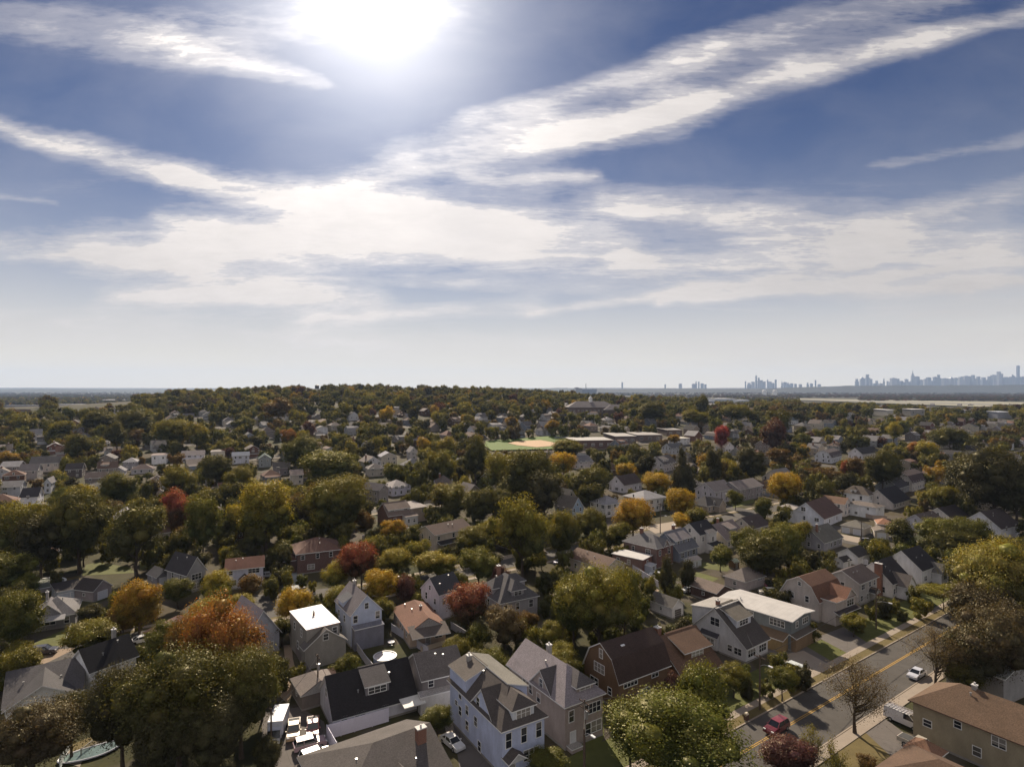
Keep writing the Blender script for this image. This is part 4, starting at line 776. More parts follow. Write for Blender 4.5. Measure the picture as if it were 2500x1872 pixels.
# ------------------------------------------------------------------ ground, streets
def ground_mat():
    m, nt, out = newmat('ground')
    v = coords(nt)
    big = noise(nt, v, .018, 4, .6); mid = noise(nt, v, .12, 5, .65); fine = noise(nt, v, 1.6, 4, .7)
    g1 = mixc(nt, ramp(nt, mid, [(.4, 0), (.62, 1)]), (.038, .045, .018), (.07, .068, .026))
    g1 = mixc(nt, ramp(nt, big, [(.42, 0), (.6, 1)]), g1, (.085, .068, .042))
    patch = noise(nt, v, .06, 2, .5)
    g1 = mixc(nt, ramp(nt, patch, [(.56, 0), (.6, .8)]), g1, (.1, .085, .07))
    g1 = mixc(nt, ramp(nt, fine, [(.3, .0), (.75, .6)]), g1, (.05, .04, .028))
    cd = N(nt, 'ShaderNodeSeparateXYZ'); L(nt, v, cd.inputs[0])
    far = ramp(nt, mathn(nt, 'DIVIDE', cd.outputs[1], 12000.0), [(.04, 0), (.075, 1)])
    wood = mixc(nt, ramp(nt, noise(nt, coords(nt, scale=(.35, 1, 1)), .006, 5, .7), [(.4, 0), (.62, 1)]), (.035, .038, .02), (.085, .07, .05))
    town = ramp(nt, noise(nt, coords(nt, scale=(.3, 1.2, 1)), .004, 4, .8), [(.66, 0), (.7, .7)])
    wood = mixc(nt, town, wood, (.17, .16, .15))
    col = mixc(nt, far, g1, wood)
    princ(nt, out, col, .95, .1, bump=fine, bstr=.5, bdist=.1); return m
ys = list(np.arange(20, 900, 15)) + list(np.arange(900, 3200, 40)) + list(np.geomspace(3200, 30000, 26))
ys = [-300, -100, -20] + ys
V = []; Fc = []; nx = 90
for y in ys:
    wd = max(400, abs(y) * 1.15 + 300)
    for i in range(nx + 1):
        x = (i / nx * 2 - 1) * wd; V.append((x, y, terr(x, y) if y > 300 else 0))
for j in range(len(ys) - 1):
    for i in range(nx):
        a = j * (nx + 1) + i; Fc.append((a, a + 1, a + nx + 2, a + nx + 1))
tag(link('ground', mesh('ground', V, Fc, ground_mat(), None, True)), kind='structure')
def surf_mat(name, c, var=.2, s=.5, cracks=False, stripes=None):
    m, nt, out = newmat(name); v = coords(nt)
    n1 = noise(nt, v, s, 5, .65); n2 = noise(nt, v, 6, 3, .7)
    col = mixc(nt, n1, sc(c, 1 - var), sc(c, 1 + var)); col = mixc(nt, mathn(nt, 'MULTIPLY', n2, .3), col, sc(c, .6))
    if cracks:
        vo = N(nt, 'ShaderNodeTexVoronoi'); vo.feature = 'DISTANCE_TO_EDGE'; L(nt, v, vo.inputs['Vector']); vo.inputs['Scale'].default_value = .22
        col = mixc(nt, ramp(nt, vo.outputs[0], [(.0, .6), (.012, 0)]), col, sc(c, .45))
    princ(nt, out, col, .9, .2, bump=n2, bstr=.3, bdist=.02); return m
M_ASPH = surf_mat('asphalt', (.088, .08, .072), .38, .35, True)
M_CONC = surf_mat('concrete', (.3, .25, .2), .18, .6)
M_DRIVE = surf_mat('driveway_paving', (.13, .115, .105), .3, .3, True)
M_TANP = surf_mat('tan_path', (.28, .21, .15), .3, .5)
M_GRASS = surf_mat('lawn_grass', (.1, .105, .03), .45, .5)
M_DRY = surf_mat('verge_grass', (.13, .1, .04), .45, .6)
M_YEL = surf_mat('yellow_line_paint', (.46, .27, .05), .15, 2)
def strip(name, pts, w, mat, z, kind='structure', cx=(0,), thick=0):
    V = []; Fc = []
    for i, (x, y) in enumerate(pts):
        a = pts[max(0, i - 1)]; b = pts[min(len(pts) - 1, i + 1)]
        d = np.array([b[0] - a[0], b[1] - a[1]]); d = d / np.linalg.norm(d); n = np.array([-d[1], d[0]])
        for s in (-.5, .5):
            X, Y = x + n[0] * w * s, y + n[1] * w * s
            V.append((X, Y, (terr(X, Y) if Y > 300 else 0) + z))
    for i in range(len(pts) - 1): Fc.append((2 * i, 2 * i + 2, 2 * i + 3, 2 * i + 1))
    if thick:
        b = len(V); V += [(x, y, zz - thick) for x, y, zz in V]
        for i in range(len(pts) - 1):
            Fc.append((2 * i, 2 * i + b, 2 * i + 2 + b, 2 * i + 2)); Fc.append((2 * i + 1, 2 * i + 3, 2 * i + 3 + b, 2 * i + 1 + b))
    return tag(link(name, mesh(name, V, Fc, mat)), kind=kind)
def line(s0, s1, n, step=12):
    k = max(1, int(abs(s1 - s0) / step)); return [SN(s0 + (s1 - s0) * i / k, n) for i in range(k + 1)]
# near street, centre line n = 53.5, kerbs at 47.5 and 57.7
strip('road', line(-60, 420, 52.6), 10.2, M_ASPH, .012)
for d in (-.16, .16): strip('road_marking', line(20, 420, 53.5 + d), .13, M_YEL, .017)
strip('kerb', line(20, 420, 57.85, 6), .22, M_CONC, .13, thick=.13)
strip('kerb', line(20, 420, 47.35, 6), .22, M_CONC, .13, thick=.13)
strip('verge', line(20, 420, 58.8, 6), 1.7, M_DRY, .1)
strip('pavement', line(20, 420, 60.4, 6), 1.5, M_CONC, .12, thick=.1)
strip('pavement', line(20, 420, 46.2, 6), 1.9, M_CONC, .12, thick=.1)
strip('lawn', line(36, 420, 64.5, 6), 6.4, M_GRASS, .03)
STREETS = [53.5, 154.5, 255, 355, 455, 555, 655, 755]
for n in STREETS[1:]:
    strip('road', line(-700, 900, n, 25), 8.5, M_ASPH, .012 if n < 300 else .4)
    for sgn in (-1, 1): strip('pavement', line(-700, 900, n + sgn * 6.6, 25), 1.6, M_CONC, .02 if n < 300 else .42)
    if n < 300:
        for sgn in (-1, 1): strip('verge', line(-400, 700, n + sgn * 5.1, 25), 1.5, M_DRY, .016)
CROSS = [-330, -190, 240, 410, 600]
for s in CROSS:
    strip('road', [SN(s, n) for n in range(154 if s < 200 else 60, 800, 20)], 8, M_ASPH, .02 if s < 100 else .024)
def patch(name, px, mat, z=.03, h=0, kind='structure', thick=0):
    P = [g(u, v, h) for u, v in px]
    V = [(x, y, z) for x, y in P]; n = len(V); Fc = [tuple(range(n))]
    if thick:
        V += [(x, y, z - thick) for x, y in P]; Fc += [(i, (i + 1) % n, (i + 1) % n + n, i + n) for i in range(n)]
    return tag(link(name, mesh(name, V, Fc, mat)), kind=kind)
patch('path', [(692, 1575), (712, 1573), (715, 1608), (727, 1655), (716, 1690), (700, 1715), (684, 1700), (693, 1650), (696, 1610)], M_TANP, .03)
patch('driveway', [(640, 1740), (730, 1725), (790, 1760), (840, 1900), (640, 1960)], M_DRIVE, .025)
patch('driveway', [(1100, 1745), (1130, 1740), (1250, 1900), (1130, 1920)], M_DRIVE, .028)
patch('path', [(1085, 1765), (1104, 1757), (1112, 1800), (1092, 1806)], M_CONC, .04)
patch('lawn', [(800, 1640), (880, 1618), (930, 1650), (800, 1672)], M_GRASS, .035)
patch('lawn', [(1440, 1690), (1475, 1680), (1475, 1800), (1420, 1880), (1400, 1860)], M_GRASS, .035)
patch('lawn', [(1500, 1800), (1520, 1835), (1500, 1890), (1470, 1870)], M_GRASS, .035)
patch('driveway', [(1960, 1660), (2030, 1625), (1962, 1588), (1900, 1600)], M_CONC, .05)
patch('driveway', [(1860, 1585), (1935, 1558), (2075, 1640), (2010, 1668)], M_DRIVE, .045)
patch('driveway', [(2080, 1600), (2130, 1577), (2060, 1530), (1995, 1555)], M_DRIVE, .045)
patch('lawn', [(2135, 1450), (2150, 1443), (2245, 1500), (2230, 1510)], M_GRASS, .05)
patch('driveway', [(2080, 1790), (2150, 1745), (2262, 1830), (2190, 1860)], M_DRIVE, .04)
patch('lawn', [(2040, 1815), (2110, 1785), (2180, 1850), (2060, 1900)], M_DRY, .045)
patch('lawn', [(1718, 1372), (1790, 1382), (1775, 1395), (1705, 1385)], M_GRASS, .03)
patch('lawn', [(1700, 1395), (1755, 1412), (1735, 1422), (1695, 1405)], M_GRASS, .03)
patch('driveway', [(1560, 1425), (1610, 1440), (1600, 1452), (1555, 1440)], M_TANP, .03)
patch('driveway', [(2045, 1302), (2105, 1313), (2095, 1325), (2062, 1318)], M_CONC, .04)
strip('lane', [g(2050, 1318), g(2110, 1328), g(2200, 1345), g(2330, 1375)], 7, M_ASPH, .034)
patch('driveway', [(600, 1455), (700, 1445), (860, 1430), (880, 1450), (850, 1475), (700, 1490), (610, 1480)], M_ASPH, .03)
patch('driveway', [(655, 1440), (672, 1436), (677, 1462), (662, 1466)], M_CONC, .03)
patch('driveway', [(712, 1395), (740, 1390), (746, 1435), (712, 1440)], m_plain('blue_grey_paving', (.26, .28, .3), .8), .03)
patch('lawn', [(555, 1325), (615, 1332), (605, 1350), (550, 1352)], M_DRY, .03)
patch('driveway', [(560, 1285), (600, 1282), (602, 1305), (562, 1308)], M_CONC, .03)
patch('lawn', [(210, 1378), (240, 1372), (320, 1385), (330, 1398), (200, 1405)], M_GRASS, .03)
patch('lawn', [(340, 1370), (366, 1366), (366, 1388), (342, 1392)], M_GRASS, .03)
patch('lawn', [(140, 1415), (195, 1405), (195, 1418), (145, 1425)], M_DRY, .03)
patch('lawn', [(60, 1580), (160, 1535), (165, 1570), (90, 1590)], M_GRASS, .03)
patch('driveway', [(0, 1630), (140, 1585), (190, 1580), (120, 1615), (0, 1660)], M_TANP, .026)
patch('lawn', [(170, 1820), (215, 1800), (270, 1770), (250, 1810), (190, 1850)], M_DRY, .03)
patch('deck', [(150, 1860), (170, 1830), (205, 1845), (195, 1872)], M_CONC, .05)
patch('pavement', [(1120, 1382), (1260, 1350), (1330, 1340), (1335, 1345), (1262, 1358), (1125, 1393)], M_CONC, .04)
patch('driveway', [(1570, 1285), (1660, 1270), (1690, 1285), (1600, 1302)], M_CONC, .035)
patch('lawn', [(1785, 1225), (1840, 1216), (1842, 1226), (1790, 1240)], M_GRASS, .03)
patch('patio', [(1020, 1590), (1098, 1572), (1100, 1585), (1040, 1608)], M_TANP, .05)
# playing field in the middle distance
def zpatch(name, px, mat, dz):
    V = []
    for u, v in px:
        k = H / (v - VH); x, y = (u - CU) * k, F * k; 
        for _ in range(6): k = (H - terr(x, y) - dz) / (v - VH); x, y = (u - CU) * k, F * k
        V.append((x, y, terr(x, y) + dz))
    return tag(link(name, mesh(name, V, [tuple(range(len(V)))], mat)), kind='structure')
zpatch('playing_field', [(1182, 1090), (1186, 1082), (1230, 1078), (1370, 1070), (1405, 1078), (1370, 1096), (1200, 1100)], surf_mat('field_grass', (.1, .15, .03), .2, .05), 1.0)
zpatch('infield', [(1240, 1085), (1262, 1081.5), (1320, 1079), (1358, 1084), (1352, 1090), (1310, 1093), (1262, 1089)], surf_mat('infield_clay', (.5, .34, .21), .1, .05), 1.25)
# airfield and marsh on the right
PALE = surf_mat('airfield_grass', (.27, .255, .19), .35, .01)
def far_strip(name, up, lo, mat, z, n=24):
    V = []; Fc = []
    for i in range(n + 1):
        t = i / n
        for e in (lo, up):
            u = e[0][0] + (e[1][0] - e[0][0]) * t; v = e[0][1] + (e[1][1] - e[0][1]) * t
            k = (H - z) / (v - VH); V.append(((u - CU) * k, F * k, z))
    for i in range(n): Fc.append((2 * i, 2 * i + 2, 2 * i + 3, 2 * i + 1))
    return tag(link(name, mesh(name, V, Fc, mat)), kind='structure')
far_strip('airfield', ((1950, 972.5), (2700, 985)), ((1950, 976), (2700, 1004)), PALE, 3.0)
far_strip('runway', ((1960, 974.6), (2700, 993)), ((1960, 975.4), (2700, 996)), surf_mat('runway_asphalt', (.2, .19, .18), .2, .01), 3.5)
# ------------------------------------------------------------------ vehicles
CT = {
 'sedan': dict(L=4.7, W=1.8, prof=[(-2.35, .35), (-2.3, .85), (-1.6, .98), (-1.0, 1.02), (1.0, .98), (2.1, .82), (2.35, .6), (2.35, .3)], cab=[(-1.75, .98), (-1.05, 1.42), (.3, 1.44), (1.1, .96)]),
 'suv': dict(L=4.8, W=1.92, prof=[(-2.4, .4), (-2.4, 1.05), (-2.0, 1.1), (1.0, 1.1), (2.1, 1.0), (2.38, .75), (2.4, .35)], cab=[(-2.3, 1.08), (-2.0, 1.72), (.35, 1.76), (1.1, 1.08)]),
 'minivan': dict(L=5.0, W=1.95, prof=[(-2.5, .4), (-2.5, 1.05), (1.3, 1.1), (2.3, .85), (2.5, .6), (2.5, .3)], cab=[(-2.42, 1.04), (-2.2, 1.72), (.7, 1.74), (1.75, 1.0)]),
 'pickup': dict(L=5.6, W=2.0, prof=[(-2.8, .5), (-2.8, 1.1), (-.6, 1.12), (1.2, 1.12), (2.6, 1.05), (2.8, .8), (2.8, .4)], cab=[(-.7, 1.1), (-.5, 1.78), (.7, 1.8), (1.35, 1.1)]),
 'van': dict(L=5.6, W=2.0, prof=[(-2.8, .45), (-2.8, 1.3), (1.9, 1.3), (2.6, 1.0), (2.8, .7), (2.8, .35)], cab=[(-2.78, 1.28), (-2.7, 2.1), (1.0, 2.12), (1.95, 1.28)]),
}
def car_at(label, x, y, hd, c, typ='sedan', group=None, rough=False, z=.04, cat=None, roofc=None, rack=False, full=True):
    T_ = CT[typ]; Wd = T_['W']; e = thing({'suv': 'suv'}.get(typ, typ), (x, y, z), radians(hd), label, cat or {'sedan': 'car', 'suv': 'suv', 'minivan': 'minivan', 'pickup': 'pickup truck', 'van': 'van'}[typ], group)
    pt = m_paint(c); b = MB(); P = T_['prof']
    def ring(y_, ins, q): return [(px, y_, pz) for px, pz in q]
    lv = [(-Wd / 2, .06), (-Wd / 2 + .0, 0)]
    def loft(b, q, w0, w1, m0=0, zmid=None):
        # side profile polygon extruded, narrowed to w1 at its top
        zs = [p[1] for p in q]; z0, z1 = min(zs), max(zs)
        wid = lambda z_: (w0 + (w1 - w0) * ((z_ - z0) / max(.01, z1 - z0)) ** 1.5) / 2
        l = [(px, -wid(pz), pz) for px, pz in q]; r = [(px, wid(pz), pz) for px, pz in q]
        b.poly(l, m0); b.poly(r[::-1], m0); n = len(q)
        for i in range(n): j = (i + 1) % n; b.poly([l[i], l[j], r[j], r[i]], m0)
    loft(b, P, Wd, Wd * .93)
    cb = T_['cab']; z1 = cb[1][1]
    b.box(cb[1][0] - .02, -Wd * .38, z1 - .02, cb[2][0] + .05, Wd * .38, z1 + .05, 1)
    for (xa, za), (xb, zb) in ((cb[0], cb[1]), (cb[3], cb[2])):
        for s in (-1, 1): b.tube((xa, s * Wd * .455, za), (xb, s * Wd * .385, zb), .06, .05, 4, 1)
    if typ in ('suv', 'minivan', 'van', 'sedan'):
        for s in (-1, 1):
            mx = (cb[0][0] + cb[2][0]) / 2; b.tube((mx, s * Wd * .46, cb[0][1]), (mx, s * Wd * .385, z1), .07, .05, 4, 0)
    if typ == 'van': 
        for s in (-1, 1): b.poly([(-2.78, s * Wd * .468, 1.28), (.2, s * Wd * .468, 1.28), (.2, s * Wd * .41, 2.1), (-2.7, s * Wd * .41, 2.1)])
    b.build('body', [pt, m_paint(roofc) if roofc else pt], e)
    q = MB(); loft(q, cb, Wd * .9, Wd * .76); q.build('windows', M_CGLASS, e)
    if typ == 'pickup':
        q = MB(); q.box(-2.65, -.85, 1.06, -.75, .85, 1.135); q.build('bed', m_plain('bed_liner', (.05, .05, .05), .8), e)
    for sx in (-1, 1):
        for sy in (-1, 1):
            q = MB(); cx = sx * T_['L'] * .31; q.tube((cx, sy * (Wd / 2 - .2), .34), (cx, sy * (Wd / 2 + .02), .34), .34, .34, 14)
            wl = q.build('wheel', M_RUB, e)
            if full: q = MB(); q.tube((cx, sy * (Wd / 2), .34), (cx, sy * (Wd / 2 + .035), .34), .2, .18, 10); q.build('rim', M_METAL, wl)
    if full:
        for sy in (-1, 1):
            fx, fz = P[-2]; q = MB(); q.box(fx - .25, sy * Wd * .36 - .2, fz - .0, fx + .02, sy * Wd * .36 + .2, fz + .16); q.build('headlight', m_plain('lamp_lens', (.6, .6, .58), .2), e)
            q = MB(); q.box(P[1][0] - .03, sy * Wd * .38 - .12, P[1][1] - .25, P[1][0] + .1, sy * Wd * .38 + .12, P[1][1] - .02); q.build('taillight', m_plain('tail_lens', (.3, .02, .02), .2), e)
            q = MB(); q.box(cb[3][0] - .3, sy * (Wd / 2 + .1) - .1, 1.0, cb[3][0] - .15, sy * (Wd / 2 + .1) + .1, 1.16); q.build('mirror', pt, e)
    if rack:
        for yy in (-.7, -.2, .3, .75):
            q = MB(); q.tube((-2.5, yy, z1 + .3), (1.6, yy, z1 + .3), .05, .05, 5); q.build('ladder_rail', m_plain('aluminium', (.55, .5, .5), .4), e)
        q = MB()
        for i in range(9): q.box(-2.4 + i * .48, -.8, z1 + .2, -2.32 + i * .48, .85, z1 + .27)
        q.build('roof_rack', M_METAL, e)
    FOOT.append((x, y, 2.2)); UV[e] = proj(x, y, .8); return e
def car(label, u, v, hd, c, typ='sedan', **k):
    x, y = g(u, v, .5); return car_at(label, x, y, hd, c, typ, **k)
SL = (.42, .42, .44); WH = (.58, .58, .6); BK = (.02, .02, .023); RD = (.32, .02, .03)
car('dark red suv with silver roof rails driving on the near street', 1896, 1776, 215, (.1, .007, .012), 'suv', z=.03, roofc=(.18, .015, .03))
car('silver white sedan with sunroof driving toward the camera on the near street', 2238, 1645, 215, (.55, .56, .62), 'sedan', z=.03)
car('silver minivan with pale roof parked in the driveway beside the light grey house', 1936, 1633, 125, (.4, .41, .42), 'minivan', z=.06, roofc=(.6, .64, .64))
car('white work van carrying a ladder rack beside the large tan stucco house', 2208, 1760, -57, WH, 'van', rack=True, z=.05)
car('pale pickup with striped load between the tan stucco house and the low brown roof', 2245, 1822, -57, (.4, .36, .3), 'pickup', z=.05)
car('tan pickup truck parked nose out beside the white box truck', 717, 1783, -72, (.5, .36, .22), 'pickup', z=.04, roofc=(.55, .42, .25))
car('faded red pickup truck with cluttered front beside the tan pickup', 764, 1778, -72, (.4, .13, .12), 'pickup', z=.04)
car('maroon and white wagon parked left of the white suv in the paved lot', 757, 1817, 28, (.35, .24, .27), 'suv', z=.04)
car('white suv with dark rear window nearest the camera in the paved lot', 772, 1846, 35, (.52, .52, .56), 'suv', z=.04)
car('white sedan on the driveway beside the tall pale blue house', 1104, 1812, -50, WH, 'sedan', z=.04)
car('blue black car in the shade beyond the charcoal roofed ranch house', 107, 1590, 18, (.03, .03, .05), 'suv', z=.04)
car('red and white sedan parked beside the pyramid roofed garage', 1889, 1430, -10, (.4, .1, .14), 'sedan', roofc=(.7, .68, .66))
car('beige suv parked in front of the red and white sedan', 1875, 1446, 172, (.6, .55, .46), 'suv', roofc=(.75, .72, .68))
car('silver hatchback behind the white fence of the small brick house', 1602, 1406, 145, (.55, .57, .6), 'suv')
car('white car half hidden behind the tall columnar trees', 1684, 1440, 20, (.65, .66, .68), 'sedan')
car('black suv parked on the lane in front of the wide two door garage', 2118, 1322, -15, (.04, .022, .022), 'suv')
car('dark car parked by the kerb below the round olive tree', 1452, 1315, 38, BK, 'sedan')
car('pale blue car gleaming on the second street beyond the tall olive tree', 1368, 1372, 38, (.4, .4, .55), 'sedan')
car('dark van parked on the second street right of the tall olive tree', 1318, 1352, 38, (.04, .03, .05), 'minivan')
car('blue van glimpsed behind the yellow green tree on the left', 563, 1298, 35, (.12, .12, .25), 'van')
car('white car at the end of the white house with rust roof', 655, 1404, 20, WH, 'sedan')
car('dark grey car on the street behind the red topped tree', 924, 1462, 38, (.05, .05, .055), 'suv')
car('white car parked at the school lot edge by the playing field', 1000, 1425, 38, (.3, .3, .3), 'sedan') if 0 else None
car('black car turning beneath the brightest yellow tree', 1962, 1206, 20, BK, 'sedan')
car('dark car parked left of the lilac gabled house on the street', 905, 1468, 38, BK, 'sedan') if 0 else None
# box truck
x, y = g(675, 1800, 0); e = thing('box_truck', (x, y, .03), radians(-80), 'white box truck parked nose out in the paved lot', 'truck')
b = MB(); b.box(-4.2, -1.15, .9, 1.0, 1.15, 3.1); b.build('cargo_box', m_plain('truck_box', (.55, .57, .62), .5), e)
b = MB(); b.poly([(1.0, -1.0, .5), (2.6, -1.0, .5), (2.6, -1.0, 1.3), (1.9, -.95, 2.2), (1.0, -.95, 2.25)]); b.poly([(1.0, 1.0, .5), (1.0, .95, 2.25), (1.9, .95, 2.2), (2.6, 1.0, 1.3), (2.6, 1.0, .5)])
b.poly([(1.0, -.95, 2.25), (1.9, -.95, 2.2), (1.9, .95, 2.2), (1.0, .95, 2.25)]); b.poly([(2.6, -1, .5), (2.6, 1, .5), (2.6, 1, 1.3), (2.6, -1, 1.3)]); b.build('cab', m_paint((.66, .68, .75)), e)
b = MB(); b.poly([(2.61, -.92, 1.3), (2.61, .92, 1.3), (1.93, .87, 2.17), (1.93, -.87, 2.17)]); b.build('windscreen', M_CGLASS, e)
b = MB(); b.box(2.6, -.6, .7, 2.66, .6, 1.1); b.build('grille', M_RUB, e)
for sx in (-3, 1.9):
    for sy in (-1, 1): b = MB(); b.tube((sx, sy * .85, .45), (sx, sy * 1.08, .45), .45, .45, 14); b.build('wheel', M_RUB, e)
for sy in (-1, 1): b = MB(); b.box(2.58, sy * .85 - .15, .7, 2.65, sy * .85 + .15, .95); b.build('headlight', m_plain('lamp_lens', (.6, .6, .58), .2), e)
UV[e] = (675, 1790)
# cars seen small: street parking and field parking
carc = [WH, SL, BK, (.25, .02, .02), (.05, .07, .15), (.3, .28, .25), (.6, .6, .62), (.1, .1, .11)]
for i, u in enumerate([1358, 1364, 1370, 1377, 1384, 1391, 1397]):
    x, y = g(u, 1070.5 + i * .1, 0); x, y = x, y
    e = car_at('pale parked car in the row beside the playing field and flat school', x, y, 70, [WH, SL, (.5, .5, .5)][i % 3], 'sedan', group='cars parked beside the playing field', z=terr(x, y) + .3, full=False)
pr = random.Random(77)
PCN = [('white', (.66, .66, .68), 5), ('silver', (.42, .43, .45), 4), ('black', (.025, .025, .028), 3), ('dark blue', (.04, .05, .12), 1), ('dark red', (.2, .02, .03), 1), ('grey', (.16, .16, .17), 3)]
for st, s0, s1, n_ in ((154.5, -60, 210, 11), (255, -230, 200, 13), (355, -260, 220, 12), (455, -280, 280, 10)):
    for i in range(n_):
        s_ = s0 + (s1 - s0) * (i + pr.uniform(.2, .8)) / n_; sd = pr.choice([-1, 1]); xx, yy = SN(s_, st + sd * 2.9)
        if any((xx - fx) ** 2 + (yy - fy) ** 2 < (fr_ + 2) ** 2 for fx, fy, fr_ in FOOT): continue
        nm, cc, w_ = pr.choice([q for q in PCN for _ in range(q[2])]); ty = pr.choice(['sedan', 'suv', 'minivan', 'sedan'])
        e = car_at(None, xx, yy, 35 + (180 if sd > 0 else 0), cc, ty, z=terr(xx, yy) + (.03 if st < 300 else .42), full=False)
        PEND.append((e, f"parked {nm} {ty}", 'c', 'cars parked along the streets'))
for i in range(34):
    fx, fy, fr_ = FOOT[pr.randrange(8, min(len(FOOT), 120))]
    if fy < 170 or fr_ > 14: continue
    aa = pr.choice([0, 1]); xx, yy = fx + CA * (fr_ + 1.0) , fy + SA * (fr_ + 1.0)
    if any((xx - a_) ** 2 + (yy - b_) ** 2 < (c_ * .8 + 2.4) ** 2 for a_, b_, c_ in FOOT): continue
    nm, cc, w_ = pr.choice(PCN[:3]); ty = pr.choice(['sedan', 'suv'])
    e = car_at(None, xx, yy, 125, cc, ty, z=terr(xx, yy) + .04, full=False)
    PEND.append((e, f"{nm} {ty} in a side drive", 'c', 'cars parked in driveways'))
# ------------------------------------------------------------------ fences
def fence(label, px, h=1.8, c=WHITE, closed=False, kind='panel', zb=0.02, cat='fence', name='fence'):
    P = [g(u, v, 0) for u, v in px]; e = thing(name, (P[0][0], P[0][1], zb), 0, label, cat); m = m_plain('fence_board', c, .7, .3, var=.12)
    for a, b_ in zip(P, P[1:]):
        ln = sqrt((b_[0] - a[0]) ** 2 + (b_[1] - a[1]) ** 2); an = atan2(b_[1] - a[1], b_[0] - a[0]); n = max(1, int(round(ln / 2.4)))
        for i in range(n):
            t0 = i / n; sx = a[0] + (b_[0] - a[0]) * t0 - P[0][0]; sy = a[1] + (b_[1] - a[1]) * t0 - P[0][1]; w = ln / n
            b = MB()
            if kind == 'panel':
                b.box(.06, -.02, .08, w - .06, .02, h); b.box(.06, -.045, h - .1, w - .06, .045, h + .03); b.box(.06, -.045, .08, w - .06, .045, .2)
                for q in range(int(w / .3)): b.box(.1 + q * .3, -.028, .2, .12 + q * .3, .028, h - .1)
            elif kind == 'rail':
                b.box(.05, -.03, h - .1, w - .05, .03, h); b.box(.05, -.03, .15, w - .05, .03, .23)
                for q in range(int(w / .22)): b.box(.1 + q * .22, -.015, .2, .135 + q * .22, .015, h - .08)
            b.build('fence_panel', m, e, (sx, sy, 0), an)
            b = MB(); b.box(-.065, -.065, 0, .065, .065, h + .12); b.build('post', m, e, (sx, sy, 0), an)
    UV[e] = (sum(p[0] for p in px) / len(px), sum(p[1] for p in px) / len(px)); return e
fence('long white fence along the front of the black roofed white house', [(822, 1850), (798, 1806), (866, 1786), (950, 1761)], 2.3, (.6, .58, .68))
fence('white fence ending at the bottom left beside the covered pool', [(146, 1880), (168, 1832), (183, 1790)], 1.9, (.66, .7, .68))
fence('grey railing curving around the covered pool deck', [(198, 1845), (240, 1812), (290, 1792), (325, 1790)], 1.1, (.35, .33, .3), kind='rail')
fence('grey white fence between the white flat roofed house and the lilac house yard', [(925, 1660), (892, 1620), (862, 1575), (832, 1550)], 1.7, (.42, .4, .42))
fence('pale slatted fence on the right side of the round pool yard', [(1045, 1600), (1010, 1575), (955, 1540)], 1.7, (.5, .49, .54))
fence('pale grey fence running behind the beige terracotta roofed house', [(1180, 1602), (1140, 1560), (1100, 1535)], 1.7, (.38, .37, .38))
fence('grey wooden fence beside the tan lane', [(762, 1660), (740, 1630), (712, 1575), (705, 1550)], 1.6, (.2, .17, .16))
fence('long white vinyl fence beyond the red topped tree', [(885, 1320), (960, 1305), (965, 1290), (1000, 1300), (1030, 1297)], 2.0, (.62, .6, .66))
fence('low white fence corner below the house with white band dormer', [(885, 1322), (930, 1290), (968, 1308)], 1.8, (.6, .58, .62)) if 0 else None
fence('white fence enclosing the yard of the small brick house', [(1500, 1362), (1545, 1395), (1575, 1415), (1608, 1436)], 2.0, (.6, .58, .64))
fence('white picket fence along the lane by the small white outbuilding', [(2108, 1352), (2125, 1362), (2150, 1366), (2175, 1358)], 1.6, (.66, .65, .66), kind='rail')
fence('white fence behind the tiny white shed', [(2062, 1368), (2090, 1375), (2120, 1380)], 1.8, (.6, .59, .62))
fence('wooden picket fence behind the white annex', [(2093, 1258), (2130, 1268), (2166, 1270)], 1.8, (.38, .3, .24))
fence('thin white rail fence in the yard left of the olive tree', [(161, 1573), (167, 1553), (174, 1532)], 1.2, (.7, .66, .5), kind='rail')
fence('brown board fence in the shadow behind the dark brown gambrel house', [(1440, 1560), (1478, 1545), (1520, 1540)], 1.8, (.12, .09, .07))
fence('curved patio wall of the beige terracotta roofed house', [(1021, 1578), (1030, 1592), (1050, 1585), (1075, 1577), (1095, 1575)], 1.0, (.5, .42, .32), cat='wall', name='patio_wall')
# ------------------------------------------------------------------ pools, yard things
def disc(name, u, v, r, hh, mw, mt, label, cat, rim=True):
    x, y = g(u, v, hh); e = thing(name, (x, y, 0), 0, label, cat); b = MB(); n = 28
    b.tube((0, 0, 0), (0, 0, hh), r, r, n, 0, False); w = b.build('pool_wall', mw, e)
    b = MB(); b.poly([(r * .97 * cos(2 * pi * i / n), r * .97 * sin(2 * pi * i / n), hh - .12) for i in range(n)]); b.build('cover', mt, e)
    b = MB()
    for i in range(n):
        a, c = 2 * pi * i / n, 2 * pi * (i + 1) / n
        b.poly([(r * 1.03 * cos(a), r * 1.03 * sin(a), hh + .03), (r * 1.03 * cos(c), r * 1.03 * sin(c), hh + .03), (r * .93 * cos(c), r * .93 * sin(c), hh + .03), (r * .93 * cos(a), r * .93 * sin(a), hh + .03)])
    b.build('rim', M_TRIM, e); UV[e] = (u, v); return e
disc('above_ground_pool', 940, 1600, 2.3, 1.1, m_plain('pool_wall_blue', (.3, .33, .42), .5), m_plain('pool_cover_mottled', (.42, .38, .38), .4, var=.7, sc_=1.2), 'round above ground pool with mottled cover behind the black roofed house', 'pool')
disc('above_ground_pool', 100, 1424, 5.6, 1.1, m_plain('pool_wall_grey', (.3, .28, .28), .5), m_plain('pool_cover_green', (.1, .11, .08), .5, var=.5), 'large oval dark covered pool left of the long black garage', 'pool')
disc('trampoline', 1076, 1271, 2.6, .8, M_RUB, m_plain('pale_mat', (.62, .55, .55), .5), 'small pale round pool behind the cream house roof', 'pool')
